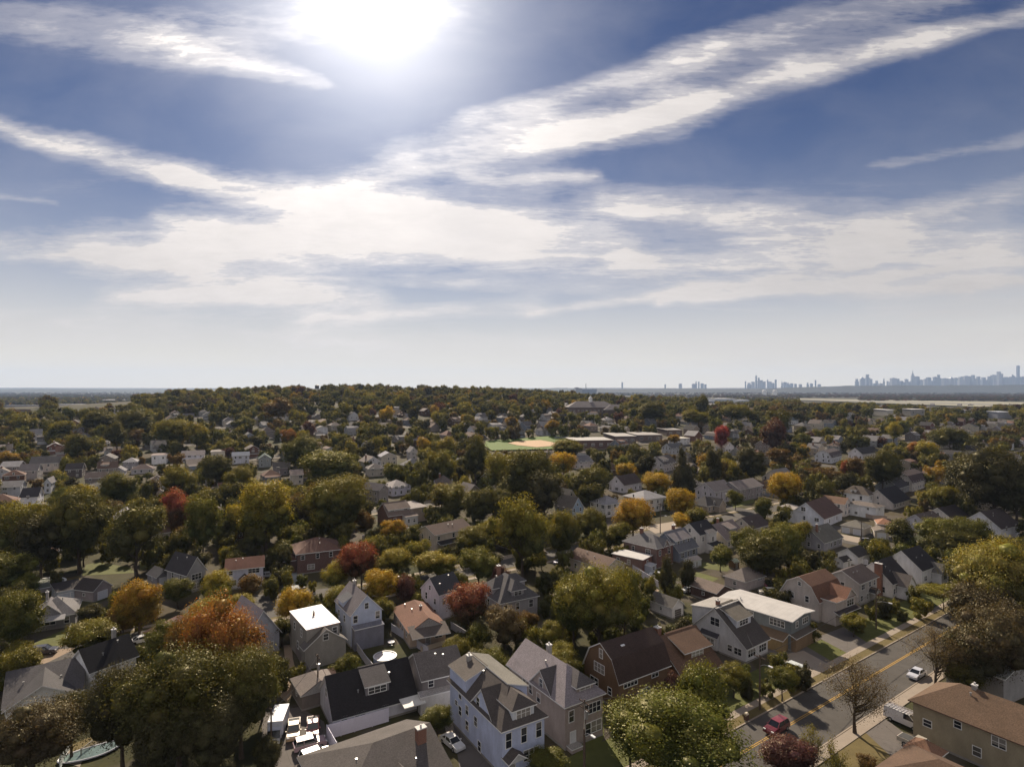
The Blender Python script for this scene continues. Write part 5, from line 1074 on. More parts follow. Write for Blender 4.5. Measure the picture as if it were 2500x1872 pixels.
x, y = g(228, 1832, .4); e = thing('covered_pool', (x, y, 0), radians(35), 'turquoise covered in ground pool with white crumpled end', 'pool')
b = MB(); n = 30
b.poly([(4.2 * cos(2 * pi * i / n) * (1 + .12 * sin(4 * pi * i / n)), 1.7 * sin(2 * pi * i / n) + .5 * cos(2 * pi * i / n) ** 2, .3) for i in range(n)]); b.build('cover', m_plain('turquoise_cover', (.08, .13, .125), .3, .5, var=.9, sc_=2.2), e)
b = MB()
for i in range(n):
    p = [(4.2 * cos(a) * (1 + .12 * sin(2 * a)), 1.7 * sin(a) + .5 * cos(a) ** 2) for a in (2 * pi * i / n, 2 * pi * (i + 1) / n)]
    b.tube((p[0][0], p[0][1], .3), (p[1][0], p[1][1], .3), .12, .12, 5)
b.build('edge', m_plain('white_coping', (.7, .7, .75)), e); UV[e] = (228, 1832)
# patio furniture and small yard objects
def table_set(u, v, c, label):
    x, y = g(u, v, .7); e = thing('patio_table', (x, y, 0), .4, label, 'table'); b = MB(); b.tube((0, 0, .7), (0, 0, .75), .75, .75, 16); b.build('table_top', m_plain('table_paint', c), e)
    b = MB(); b.tube((0, 0, 0), (0, 0, .7), .05, .05, 6); b.tube((0, 0, 0), (0, 0, .05), .35, .3, 10); b.build('pedestal', M_METAL, e); UV[e] = (u, v)
table_set(1039, 1573, (.6, .6, .68), 'round white table on the patio of the beige terracotta roofed house')
table_set(955, 1566, (.7, .68, .7), 'white round table near the round pool behind the lilac house')
def shed(label, u, v, w, d, h, wc, rc, a=35):
    x, y = g(u, v, 0); return house(label, None, None, d, h, h + .8, 'gable', 'x', wc, rc, None, name='shed', o=(x, y), ang=radians(a), W=w, wins=[], doors=[('F', .5, dict(c=(.3, .3, .3), w=.8, h=1.7, z0=.05))], vents=0, prot=False, cat='shed', ov=.15)
shed('brown playhouse with mint green roof in the green back yard', 1793, 1390, 2.4, 2.0, 2.0, (.2, .12, .07), (.5, .56, .46))
shed('tan little shed with pink roof beside the black roofed white house', 785, 1680, 2.6, 2.2, 1.8, (.4, .3, .26), (.42, .28, .22))
shed('glassy white lean to shed between the slate house and the columnar tree', 1690, 1388, 4.4, 3.2, 2.2, (.5, .53, .58), (.14, .13, .14))
# mailbox
x, y = g(1822, 1762); e = thing('mailbox', (x, y, .1), radians(35), 'brown kerbside mailbox with pale rounded top beside the bright green tree', 'mailbox')
b = MB(); b.box(-.3, -.3, .3, .3, .3, 1.2); b.build('box', m_plain('dark_brown_paint', (.09, .05, .04)), e); b = MB(); b.tube((-.3, 0, 1.2), (.3, 0, 1.2), .3, .3, 12); b.build('rounded_top', m_plain('cream_paint', (.6, .52, .38)), e)
for sx in (-.22, .22):
    b = MB(); b.box(sx - .04, -.2, 0, sx + .04, .2, .3); b.build('leg', M_METAL, e)
UV[e] = (1822, 1752)
# ------------------------------------------------------------------ poles, lamps, wires
def pole(label, u, v, h, arms=1, lamp=None, tr=False, c=M_WOOD, a=35, name='utility_pole', cat='utility pole'):
    x, y = g(u, v, 0)
    z = terr(x, y)
    e = thing(name, (x, y, z), radians(a), label, cat)
    b = MB(); b.tube((0, 0, 0), (0, 0, h), .17, .11, 8); b.build('pole', c, e)
    for i in range(arms):
        b = MB(); b.box(-.06, -1.1, h - .5 - i * .9, .06, 1.1, h - .36 - i * .9)
        for q in (-1, -.5, .5, 1): b.tube((0, q, h - .36 - i * .9), (0, q, h - .2 - i * .9), .05, .03, 5)
        b.build('crossarm', M_WOOD, e)
    if tr: b = MB(); b.tube((0, -.35, h - 2.6), (0, -.35, h - 1.5), .28, .28, 10); b.build('transformer', M_METAL, e)
    if lamp is not None:
        zz, ln = lamp; b = MB(); b.tube((0, 0, zz), (0, -ln * .5, zz + .5), .05, .04, 5); b.tube((0, -ln * .5, zz + .5), (0, -ln, zz + .6), .04, .04, 5); ar = b.build('lamp_arm', M_METAL, e)
        b = MB(); b.box(-.16, -ln - .75, zz + .52, .16, -ln, zz + .68); b.build('lamp_head', m_plain('lamp_casing', (.6, .6, .62), .4), ar)
    UV[e] = proj(x, y, h / 2); return (x, y, z + h - .3)
p1 = pole('tall dark pole on the verge in front of the light grey house', 1855, 1733, 9.5, 1, (7.6, 1.6))
p2 = pole('dark pole with a white lamp arm in the shade of the tan gambrel house', 2139, 1535, 9.5, 1, (6.2, 2.6))
p3 = pole('dark pole with crossarms in front of the tall taupe house', 1427, 1885, 10.5, 2, None, True)
p3b = pole('street lamp pole with white lamp cut by the bottom edge', 1426, 1940, 9.0, 0, (8.2, 1.4), c=M_WOOD)
p4 = pole('slim dark pole on the lane by the wide two door garage', 2103, 1338, 9.5, 1)
p5 = pole('wooden pole with curved lamp arms behind the small brick house', 1612, 1302, 11.5, 2, (6.6, 2.2), True)
p6 = pole('wooden pole beside the garage at the end of the lane', 776, 1715, 8.5, 1, None, True)
p7 = pole('pole standing on the street behind the golden orange tree', 294, 1548, 10.5, 1)
p8 = pole('tall pole in the trees left of the paved lot', 662, 1880, 9, 1)
p9 = pole('pole with curved street lamp behind the row of yellow trees', 1762, 1250, 9, 0, (8.0, 1.8))
p10 = pole('slim pole on the street beneath the brightest yellow tree', 1970, 1246, 10, 1)
p11 = pole('tall thin mast rising among distant trees on the right', 2164, 1074, 22, 0, None, c=M_METAL, name='mast', cat='mast')
def wire(a, b_, sag=.6, label=None):
    b = MB(); n = 10; P = []
    for i in range(n + 1):
        t = i / n; P.append((a[0] + (b_[0] - a[0]) * t, a[1] + (b_[1] - a[1]) * t, a[2] + (b_[2] - a[2]) * t - sag * 4 * t * (1 - t)))
    for i in range(n): b.tube(P[i], P[i + 1], .04, .04, 3, cap=False)
    o = tag(b.build('overhead_wire', m_plain('black_cable', (.03, .03, .03))), label, 'wire'); UV[o] = proj(*P[5])
wire(p1, p2, 1.0, 'overhead wire strung between the verge pole and the lamp arm pole')
wire(p1, (47.5, 119.5, 5.5), .3, 'service wire running from the verge pole to the light grey house')
wire(p3, p3b, .3, 'short wire between the crossarm pole and the bottom street lamp')
wire(p3, (8.4, 90.4, 6.2), .3, 'pale service wire from the crossarm pole to the tall taupe house')
wire(p3, p1, 1.0, 'long overhead wire passing over the large bright green tree')
wire(p6, (-31, 100, 6), .3, 'service wire from the lane pole to the black roofed house')
wire(p6, p8, .8, 'overhead wire crossing above the parked trucks')
# string of garden lights behind the taupe house
e = thing('string_lights', (*g(1370, 1575, 3), 0), 0, 'string of round white garden bulbs hanging beside the taupe house', 'string lights')
x0, y0 = g(1358, 1563, 3.2); x1, y1 = g(1400, 1604, 3.0); ex, ey = g(1370, 1575, 3)
b = MB(); b.tube((x0 - ex, y0 - ey, 3.25), (x1 - ex, y1 - ey, 3.05), .02, .02, 3)
for q, w in ((0, 0), (1, 1)): b.tube(((x0, x1)[q] - ex, (y0, y1)[q] - ey, 0), ((x0, x1)[q] - ex, (y0, y1)[q] - ey, 3.3), .04, .04, 4)
b.build('cable', M_RUB, e)
bv, bf = ICO1
bulb = mesh('bulb', bv * .11, [tuple(f) for f in bf.tolist()], m_plain('frosted_bulb', (.85, .83, .8), .3))
for i in range(7): t = i / 6; link('bulb', bulb, e, (x0 - ex + (x1 - x0) * t, y0 - ey + (y1 - y0) * t, 3.1 - .2 * sin(pi * t)))
UV[e] = (1380, 1585)
# ------------------------------------------------------------------ middle-distance large buildings
def slab(label, u0, u1, v, depth, h, wc, rc, short=None, ang=None, extra=(), wins=True, name='flat_roofed_building'):
    # front eave runs from u0 to u1 at picture row v
    k = (H - h) / (v - VH); x0, y0 = (u0 - CU) * k, F * k
    for _ in range(5):
        k = (H - h - terr(x0, y0)) / (v - VH); x0, y0 = (u0 - CU) * k, F * k
    Wd = (u1 - u0) * k
    ws = []
    if wins:
        n = int(Wd / 6); ws = [('F', (i + .5) / n, h * .5, 2.6, min(2.0, h * .4)) for i in range(n)]
    t = house(label, None, None, depth, h, h + .3, 'flat', 'x', wc, rc, short, name=name, o=(x0, y0), ang=radians(8) if ang is None else ang, W=Wd, wins=ws, wings=extra, rk='flat', vents=0, cat='building', ov=.4, lod=1)
    return t
slab('long brown flat roofed school with pale roof right of the playing field', 1399, 1500, 1047, 26, 7, (.13, .08, .075), (.24, .22, .2), 'the brown flat roofed school')
slab('low pale roofed school wing stepping right of the brown school', 1502, 1555, 1040, 35, 7, (.15, .12, .11), (.24, .22, .2), 'the pale school wing')
slab('dark flat building with pale roof right end of the school group', 1556, 1620, 1047, 30, 6, (.14, .11, .1), (.24, .22, .2), None)
slab('small flat roofed hall with pale roof behind the dark conifers', 1628, 1667, 1036, 25, 6, (.16, .12, .1), (.24, .22, .2), None)
t = house('grey hip roofed hall with white cupola beyond the playing field', None, None, 26, 11, 18, 'hip', 'x', (.12, .085, .08), (.16, .14, .14), 'the hall with white cupola', name='hall', o=g(1388, 1015), ang=radians(5), W=62, vents=0, cat='building', lod=1,
  wings=[dict(n='cupola', rect=(29, 11, 33, 15), z0=16, eh=22, rh=25, kind='hip', ridge='x', wc=(.7, .7, .7), rc=(.6, .6, .6), ov=.3), dict(n='side_wing', rect=(44, -8, 78, 14), z0=-.3, eh=8, rh=14, kind='hip', ridge='x', ov=.5)], wins=[('F', (i + .5) / 12, 5 + 0 * i, 2, 4) for i in range(12)])
slab('long low warehouse with bright white roof on the left plain', 135, 240, 987, 12, 7, (.3, .32, .4), (.5, .49, .49), 'the white roofed warehouse', wins=False, name='warehouse')
slab('dark long commercial building at the far left edge of the plain', 8, 84, 990, 20, 7, (.1, .1, .13), (.2, .2, .22), None, wins=False, name='warehouse')
slab('white roofed store further behind the warehouse on the left plain', 246, 305, 976, 60, 10, (.25, .22, .25), (.6, .58, .6), None, wins=False, name='warehouse')
slab('broad white arched hangar roof beyond the trees at centre right', 1745, 1800, 973, 90, 12, (.4, .42, .46), (.68, .67, .68), 'the white hangar', wins=False, name='hangar')
slab('small white industrial roof right of the broad hangar', 1806, 1832, 976, 60, 11, (.4, .42, .46), (.6, .6, .62), None, wins=False, name='hangar')
slab('pale blue grey industrial shed left of the broad hangar', 1722, 1748, 978, 60, 10, (.3, .33, .38), (.45, .46, .5), None, wins=False, name='hangar')
slab('bright white flat building by the airfield edge', 2224, 2262, 999, 18, 9, (.3, .29, .28), (.6, .58, .56), 'the bright white airfield building')
slab('small white roof left of the airfield building', 2165, 2186, 1001, 30, 9, (.4, .38, .36), (.72, .7, .68), None, wins=False)
slab('long pale blue roofed hangar at the right edge of the airfield', 2436, 2474, 1006, 18, 9, (.36, .37, .42), (.5, .53, .58), None, wins=False, name='hangar')
# ------------------------------------------------------------------ skyline (its real distance, 14 to 15 km)
def sky_mat(name, c):
    m, nt, out = newmat(name)
    v = coords(nt); sep = N(nt, 'ShaderNodeSeparateXYZ'); L(nt, v, sep.inputs[0])
    fl = mathn(nt, 'LESS_THAN', mathn(nt, 'FRACT', mathn(nt, 'MULTIPLY', sep.outputs[2], 1 / 12.0)), .45)
    col = mixc(nt, mathn(nt, 'MULTIPLY', fl, .4), c, sc(c, .5)); princ(nt, out, col, .5, .5); return m
SKM = [sky_mat('tower_facade', c) for c in ((.15, .17, .2), (.09, .11, .15), (.22, .23, .25))]
def tower(u, vt, w, shape, label, dist=14200, name='tower'):
    y = dist * (1 + R.uniform(-.02, .03)); x = (u - CU) / F * y; top = H + (VH - vt) / F * y; ww = w / F * y; d = ww * R.uniform(.7, 1.0)
    e = thing(name, (x, y, 0), R.uniform(-.15, .15), label, 'skyscraper' if vt < 925 else 'tower block')
    b = MB(); s = ww / 2; t = d / 2
    if shape == 'spire':
        lv = [(0, 1.0), (.55, 1.0), (.55, .8), (.8, .8), (.8, .55), (.9, .4)]; hh = top * .84
        b.box(-s, -t, 0, s, t, hh * .6); b.box(-s * .75, -t * .75, hh * .6, s * .75, t * .75, hh * .88); b.box(-s * .45, -t * .45, hh * .88, s * .45, t * .45, hh)
        b.build('shaft', SKM[0], e); b = MB(); b.tube((0, 0, hh), (0, 0, top), s * .22, s * .05, 6); b.build('spire', SKM[1], e)
    elif shape == 'point':
        b.box(-s, -t, 0, s, t, top * .86); b.build('shaft', SKM[0], e); b = MB(); q = top * .86
        b.poly([(-s, -t, q), (s, -t, q), (0, 0, top)]); b.poly([(s, -t, q), (s, t, q), (0, 0, top)]); b.poly([(s, t, q), (-s, t, q), (0, 0, top)]); b.poly([(-s, t, q), (-s, -t, q), (0, 0, top)]); b.build('pyramid_roof', SKM[1], e)
    elif shape == 'taper':
        q = top * .92; b.poly([(-s, -t, 0), (s, -t, 0), (s * .7, -t * .7, q), (-s * .7, -t * .7, q)]); b.poly([(s, -t, 0), (s, t, 0), (s * .7, t * .7, q), (s * .7, -t * .7, q)])
        b.poly([(s, t, 0), (-s, t, 0), (-s * .7, t * .7, q), (s * .7, t * .7, q)]); b.poly([(-s, t, 0), (-s, -t, 0), (-s * .7, -t * .7, q), (-s * .7, t * .7, q)]); b.poly([(-s * .7, -t * .7, q), (s * .7, -t * .7, q), (s * .7, t * .7, q), (-s * .7, t * .7, q)])
        b.build('shaft', SKM[1], e); b = MB(); b.tube((0, 0, q), (0, 0, top * 1.06), s * .1, s * .04, 5); b.build('mast', SKM[1], e)
    elif shape == 'step':
        b.box(-s, -t, 0, s, t, top * .8); b.box(-s * .7, -t * .7, top * .8, s * .5, t * .7, top); b.build('shaft', R.choice(SKM), e)
    elif shape == 'twin':
        b.box(-s, -t, 0, -s * .1, t, top); b.box(-s * .1, -t, 0, s, t, top * .9); b.build('shaft', R.choice(SKM), e)
    else:
        b.box(-s, -t, 0, s, t, top); b.box(-s * .4, -t * .4, top, s * .3, t * .4, top + ww * .08); b.build('shaft', R.choice(SKM), e)
    UV[e] = (u, (vt + 942) / 2); return e
TW = '''1519 933 3.4 box;1624 938 3 box;1661 936.6 6.5 box;1694 937 8 box;1699.6 930.5 3.5 step;1706 931.6 3 box;1714 936 7 box;1722 938 5 box;1820 930.5 2.6 box;1829 934.5 8 step;1838 932 7 box;1846 913.5 4.6 taper;1852.6 922 5.6 step;1859 928 9 step;1866 931 5 box;1874 925 3 point;1880 931.6 10 step;1887 935 6 box;1893.8 926.6 3.6 box;1909 928 3.6 spire;1916 933 8 box;1923 934.5 8 step;1932 936 7 box;1942 937 5 box;1954 938 6 box;1972 934 4.5 step;1981 936 5 box;1991 928 3 box;2000 938 6 box
2092 925 7 step;2105 919.5 9.5 point;2118 914 8.6 step;2125.5 925 6 box;2136 936 8 box;2140.6 929.4 4.6 box;2150 936 8 box;2158 924.4 3.4 step;2167 930.5 3.6 box;2175 932 6 box;2181 923 12 box;2192 924.4 9 step;2200 930 7 box;2206 933 7 box;2213 925.5 6.6 box;2220 932 8 box;2228.3 903.5 8.6 spire;2239 919 8 box;2249 927 6 box;2259 925 5.6 box;2267 921.5 8.4 box;2275 930 8 box;2283.7 920.3 9 box;2292 914.7 7.4 step;2300 927 9 box;2307 923.7 12 box;2322 919 8 point;2334 923 12 box;2346 920 11 step;2359.4 918.5 16 box;2376 915.4 9.6 step;2389 919 10 step;2402 921 11 step;2416 918.4 9 step;2427 915.4 11 box;2441 907 9.6 twin;2456.6 921 14 box;2471 913.6 10.4 point;2481 921.5 13 box;2485.5 892.5 5 box;2498 919.5 9 box;2508 924 12 box'''
TWL = []
for ln in TW.replace('\n', ';').split(';'):
    p = ln.split(); TWL.append((float(p[0]), float(p[1]), float(p[2]), p[3]))
SPEC = {1846: 'tallest tapered glass tower of the left downtown cluster', 2228.3: 'tall stepped tower with needle spire in the midtown skyline', 2485.5: 'very slender square tower, tallest of the skyline at the right edge', 2441: 'twin slab tower with notched top left of the slender tower', 2118: 'broad tall stepped tower left of the spire tower', 2105: 'pointed roof tower left of the broad stepped tower', 2322: 'pyramid topped tower midway between spire tower and slender tower', 2471: 'pyramid topped tower just left of the slender tower', 1874: 'small pointed tower right of the tapered downtown tower', 1909: 'thin spired tower at the right of the downtown cluster', 1519: 'lone slim tower standing far left of the downtown cluster', 2092: 'leftmost stepped tower of the midtown skyline'}
SHN = {'box': 'flat topped', 'step': 'stepped', 'spire': 'spired', 'point': 'pointed', 'taper': 'tapered', 'twin': 'twin slab'}
for (u, vt, w, s) in TWL:
    lb = SPEC.get(u); e = tower(u, vt, w, s, lb)
    if not lb: PEND.append((e, f"hazy blue {SHN[s]} {'tower' if vt < 930 else 'block'}", 'sky', 'distant skyline towers'))
for i, (u, vt, w, d, nm) in enumerate([(1412, 945.5, 16, 5200, 'dark flat topped block of flats on the far plain left of the stadium'), (1870, 950.3, 0, 0, None)]):
    if nm: tower(u, vt, w, 'twin', nm, d, 'apartment_block')
# stadium, stacks, tanks
x = lambda u, y: (u - CU) / F * y
e = thing('stadium', (x(1430, 6500), 6500, 0), 0, 'long dark stadium bowl with white front on the hazy plain', 'stadium')
b = MB(); n = 24
for i in range(n):
    a, c = 2 * pi * i / n, 2 * pi * (i + 1) / n
    b.poly([(115 * cos(a), 90 * sin(a), 0), (115 * cos(c), 90 * sin(c), 0), (128 * cos(c), 100 * sin(c), 56), (128 * cos(a), 100 * sin(a), 56)]); b.poly([(128 * cos(a), 100 * sin(a), 56), (128 * cos(c), 100 * sin(c), 56), (80 * cos(c), 60 * sin(c), 20), (80 * cos(a), 60 * sin(a), 20)])
b.build('bowl', SKM[1], e); b = MB(); b.box(-150, -110, 0, -118, -60, 40); b.build('entrance_hall', m_plain('white_cladding', (.75, .75, .78)), e); UV[e] = (1430, 952)
e = thing('chimney_stack', (x(1430.5, 7600), 7600, 0), 0, 'thin striped chimney stack rising behind the stadium', 'chimney'); b = MB(); b.tube((0, 0, 0), (0, 0, 120), 6, 4, 10); b.build('shaft', SKM[0], e); b = MB(); b.tube((0, 0, 120), (0, 0, 126), 4.6, 4.6, 10); b.build('cap', SKM[1], e)
for i, (u, lb) in enumerate(((1866, 'left white storage tank on the plain below the skyline'), (1892, 'right domed white storage tank on the plain below the skyline'))):
    y = 5200; r = 18; e = thing('storage_tank', (x(u, y), y, 0), 0, lb, 'storage tank'); b = MB(); b.tube((0, 0, 0), (0, 0, 42), r, r, 20); b.build('tank_wall', m_plain('tank_white', (.7, .69, .68)), e)
    b = MB(); b.tube((0, 0, 42), (0, 0, 48), r, r * .5, 20); b.build('dome', m_plain('tank_white', (.7, .69, .68)), e)
# water tower on the hill
e = thing('water_tower', (x(774, 1500), 1500, 28), 0, 'dark water tower standing above the trees on the horizon ridge', 'water tower')
b = MB(); b.tube((0, 0, 28), (0, 0, 36.5), 5.2, 5.2, 16); b.tube((0, 0, 36.5), (0, 0, 38.5), 5.2, 1, 16); b.build('tank', m_plain('dark_tank', (.06, .055, .06)), e)
for sx in (-3.6, 3.6):
    for sy in (-3.6, 3.6): b = MB(); b.tube((sx, sy, 0), (sx, sy, 28), .4, .35, 5); b.build('leg', m_plain('dark_tank', (.06, .055, .06)), e)
UV[e] = (774, 942)
# distant ridges
def ridge(name, y, x0, x1, hf, c, depth=1500, seed=0):
    r = np.random.RandomState(seed); V = []; Fc = []; n = 220; ph = r.uniform(0, 6, 8); nz = r.normal(size=n + 1)
    nz = np.convolve(nz, np.ones(3) / 3, 'same')
    for i in range(n + 1):
        t = i / n; X = x0 + (x1 - x0) * t; h = hf(t)
        h *= 1 + .10 * sum(sin(t * (9 + 8 * k) + ph[k]) / (1 + k) for k in range(8)) 
        h += nz[i] * 2.2
        V += [(X, y - depth * .5, -2), (X, y, max(1, h)), (X, y + depth, -2)]
    for i in range(n):
        a = 3 * i; Fc += [(a, a + 3, a + 4, a + 1), (a + 1, a + 4, a + 5, a + 2)]
    m, nt, out = newmat('wooded_slope'); v = coords(nt, scale=(1, 1, 3)); nn = noise(nt, v, .012, 5, .7)
    princ(nt, out, mixc(nt, nn, sc(c, .5), sc(c, 1.5)), .95, .1)
    tag(link(name, mesh(name, V, Fc, m)), kind='structure')
ridge('hills', 11000, -11000, 1500, lambda t: 62 - 14 * t, (.045, .05, .03), seed=1)
ridge('hills', 9500, 1300, 10500, lambda t: 60 + 55 * sm((t - .05) * 1.6), (.05, .05, .035), 900, seed=2)
ridge('hills', 13000, -200, 4500, lambda t: 75 - 10 * t, (.05, .05, .04), seed=4)
ridge('hills', 16500, -16000, 15000, lambda t: 85, (.06, .06, .05), seed=5)
# ------------------------------------------------------------------ procedural neighbourhood
def onroad(x, y, m=5.2):
    s, n = toSN(x, y)
    for c in STREETS:
        if abs(n - c) < m and n < 820: return True
    for c in CROSS:
        if abs(s - c) < m and 60 < n < 800: return True
    return False
def blocked(u0, v0, u1, v1, dist, frac=0):
    for (a, b_, c, d, ds) in PROT:
        if dist < ds - 2 and u0 < c and u1 > a and v0 < d and v1 > b_: return True
    return False
# open views kept clear: playing field, school, streets, airfield, left plain, lit gaps
PROT += [(1188, 1078, 1375, 1092, 545), (1384, 985, 1475, 1010, 600), (1100, 1350, 1262, 1390, 178), (2000, 1560, 2330, 1720, 130), (1790, 1225, 1850, 1240, 290), (1960, 966, 2140, 979, 3000), (2140, 970, 2500, 984, 2500), (2262, 984, 2420, 990, 1900), (1740, 962, 1830, 974, 2500),
         (140, 982, 240, 989, 1500), (8, 985, 84, 991, 1500), (246, 970, 306, 980, 2500), (1420, 935, 1960, 956, 9000), (1960, 890, 2500, 966, 9000), (0, 935, 400, 956, 9000), (610, 1440, 700, 1500, 150), (1700, 1360, 1800, 1420, 180), (1560, 1270, 1700, 1300, 240), (640, 1700, 840, 1872, 110), (765, 935, 783, 948, 1850), (160, 1370, 370, 1400, 180), (1440, 1600, 1500, 1872, 100), (2130, 1530, 2330, 1600, 140), (860, 1500, 1010, 1640, 135)]
hr = random.Random(3)
PAL_W = [('white', (.6, .6, .62)), ('cream', (.5, .45, .37)), ('grey', (.42, .42, .43)), ('beige', (.42, .35, .28)), ('taupe', (.28, .24, .22)), ('brick red', (.17, .08, .06)), ('slate blue', (.25, .28, .34)), ('dark brown', (.14, .09, .06))]
PAL_R = [('grey', (.13, .12, .12)), ('black', (.04, .036, .038)), ('brown', (.13, .085, .065)), ('silver', (.25, .235, .235)), ('rust', (.18, .1, .075)), ('taupe', (.17, .14, .125))]
ngen = 0
cand = []
for ni, n in enumerate([104.0 + 0 * 1] and [c for st in STREETS[1:] for c in (st - 20, st + 11)]):
    s = -700
    while s < 900:
        s += hr.uniform(13.5, 17)
        x, y = SN(s, n)
        if y < 170 or y > 900 or abs(x) > y * .92: continue
        if any(abs(s - c) < 10 for c in CROSS): continue
        cand.append((y, x, s))
cand.sort()
GENH = []
for (y, x, s) in cand:
    if ngen >= 235: break
    if hr.random() < .06: continue
    if any((x - fx) ** 2 + (y - fy) ** 2 < (fr_ + 7.5) ** 2 for fx, fy, fr_ in FOOT): continue
    W = hr.uniform(8, 11); D = hr.uniform(9, 13); st = hr.choice([1, 2, 2]); eh = 3.2 if st == 1 else hr.uniform(5.2, 6.2); kind = hr.choice(['gable', 'gable', 'gable', 'hip', 'hip', 'gambrel']); rg = hr.choice(['x', 'y'])
    if kind == 'gambrel': eh = 4; 
    rh = eh + (W if rg == 'y' else D) * hr.uniform(.24, .38)
    z = terr(x, y); uu, vt = proj(x, y, z + rh); hw = .6 * W / y * F; vb = proj(x, y, z)[1]
    if blocked(uu - hw, vt, uu + hw, vb - (vb - vt) * .3, y): continue
    if any(((x - tx) ** 2 + (y - ty) ** 2) < 16 for tx, ty, _ in TREES): continue
    wn, wc = hr.choice(PAL_W); rn, rc = hr.choice(PAL_R); rc = sc(rc, hr.uniform(.7, 1.1)); wc = sc(wc, hr.uniform(.65, .95))
    wg = []
    if kind == 'gable' and rg == 'x' and hr.random() < .5:
        a = hr.uniform(1, 3); wg = [dict(n='dormer', rect=(a, 1.5, min(W - .8, a + hr.uniform(3, 6)), D / 2), z0=eh, eh=min(rh - .3, eh + 2.2), rh=rh - .15, kind='flat', ridge='x', ov=.25, wins=[('F', .5, eh + 1.5, 1.6, .9)])]
    elif hr.random() < .35: wg = [dict(n='porch', rect=(.6, -2.2, W - 1, .05), z0=-.3, eh=2.5, rh=3.2, kind='flat', ridge='x', ov=.25)]
    elif hr.random() < .4: wg = [dict(n='front_wing', rect=(W * .5, -2.6, W - .3, D / 2), z0=-.3, eh=eh - .1, rh=rh - .5, ridge='y', ov=.3)]
    ch = [(hr.uniform(2, W - 2), D * .55, rh - 1.5, rh + .9)] if hr.random() < .5 else []
    t = house(None, None, None, D, eh, rh, kind, rg, wc, rc, None, o=(x, y), ang=A0 + radians(hr.choice([0, 0, 0, 90]) * 0 + hr.uniform(-3, 3)), W=W, wings=wg, chim=ch, wins=auto_wins(hr, W, D, eh, rh, rg) if y < 520 else [('F', .25, eh * .55, 1, 1.3), ('F', .75, eh * .55, 1, 1.3), ('L', .5, eh * .6, 1.2, 1.3)], prot=False, vents=0, lod=0 if y < 225 else 1, ov=.35, seed=ngen)
    PEND.append((t, f"{wn} house with {rn} {'' if kind == 'gable' else kind + ' '}roof", 'h', 'neighbourhood houses'))
    if y < 720 and hr.random() < .6: PROT.append((uu - hw * .75, vt, uu + hw * .75, vt + (vb - vt) * .5, y))
    ngen += 1
print('generated houses', ngen, 'hand', len(HOUSES) - ngen)
# far houses past the individual ones: one object
b = MB(); nf = 0
for (y, x, s) in cand[:0]: pass
for i in range(900):
    y = 560 + 1500 * hr.random() ** 1.4; x = hr.uniform(-.9, .9) * y; z = terr(x, y)
    if y < 1000 and any((x - fx) ** 2 + (y - fy) ** 2 < 300 for fx, fy, fr_ in FOOT if fy > 450): continue
    uu, vt = proj(x, y, z + 9)
    if 430 > uu > 0 and y > 1500: continue
    if blocked(uu - 8, vt, uu + 8, vt + 12, y): continue
    a = hr.choice([A0, A0 + pi / 2]) + hr.uniform(-.1, .1); ca, sa = cos(a), sin(a); W, D = hr.uniform(8, 12) / 2, hr.uniform(9, 15) / 2; e, r_ = hr.uniform(3.5, 6), hr.uniform(6.5, 9.5)
    Q = lambda p, q, zz: (x + p * ca - q * sa, y + p * sa + q * ca, z + zz)
    wi = hr.randrange(4); ri = 4 + hr.randrange(4)
    b.poly([Q(-W, -D, -.5), Q(W, -D, -.5), Q(W, -D, e), Q(0, -D, r_), Q(-W, -D, e)], wi); b.poly([Q(-W, D, -.5), Q(-W, D, e), Q(0, D, r_), Q(W, D, e), Q(W, D, -.5)], wi)
    b.poly([Q(-W, -D, -.5), Q(-W, -D, e), Q(-W, D, e), Q(-W, D, -.5)], wi); b.poly([Q(W, -D, -.5), Q(W, D, -.5), Q(W, D, e), Q(W, -D, e)], wi)
    b.poly([Q(-W - .5, -D - .5, e - .2), Q(0, -D - .5, r_ + .1), Q(0, D + .5, r_ + .1), Q(-W - .5, D + .5, e - .2)], ri); b.poly([Q(W + .5, -D - .5, e - .2), Q(W + .5, D + .5, e - .2), Q(0, D + .5, r_ + .1), Q(0, -D - .5, r_ + .1)], ri)
    nf += 1
o = b.build('distant_houses', [m_wall(PAL_W[i][1]) for i in (0, 1, 3, 4)] + [m_roof(PAL_R[i][1]) for i in (0, 1, 2, 3)])
tag(o, 'far off small houses scattered among the distant trees', 'houses', kind='stuff')
print('far houses', nf)
# ------------------------------------------------------------------ procedural trees
tr = random.Random(21); tn = np.random.RandomState(8)
cols = ['dark green'] * 28 + ['deep green'] * 12 + ['green'] * 18 + ['olive'] * 26 + ['brown'] * 9 + ['yellow green'] * 8 + ['yellow olive'] * 8 + ['rusty'] * 3 + ['golden'] * 3 + ['purple brown'] * 2 + ['orange topped'] * 1
gen = []
cell = {}
for tx, ty, d in TREES: cell.setdefault((int(tx // 30), int(ty // 30)), []).append((tx, ty, d * .5))
def near_tree(x, y, r):
    cx, cy = int(x // 30), int(y // 30)
    for i in (-1, 0, 1):
        for j in (-1, 0, 1):
            for tx, ty, rr in cell.get((cx + i, cy + j), ()):
                if (tx - x) ** 2 + (ty - y) ** 2 < (max(2.5, (rr + r) * (.52 if y < 700 else .6))) ** 2: return True
    return False
fc = {}
for fx, fy, fr_ in FOOT: fc.setdefault((int(fx // 40), int(fy // 40)), []).append((fx, fy, fr_))
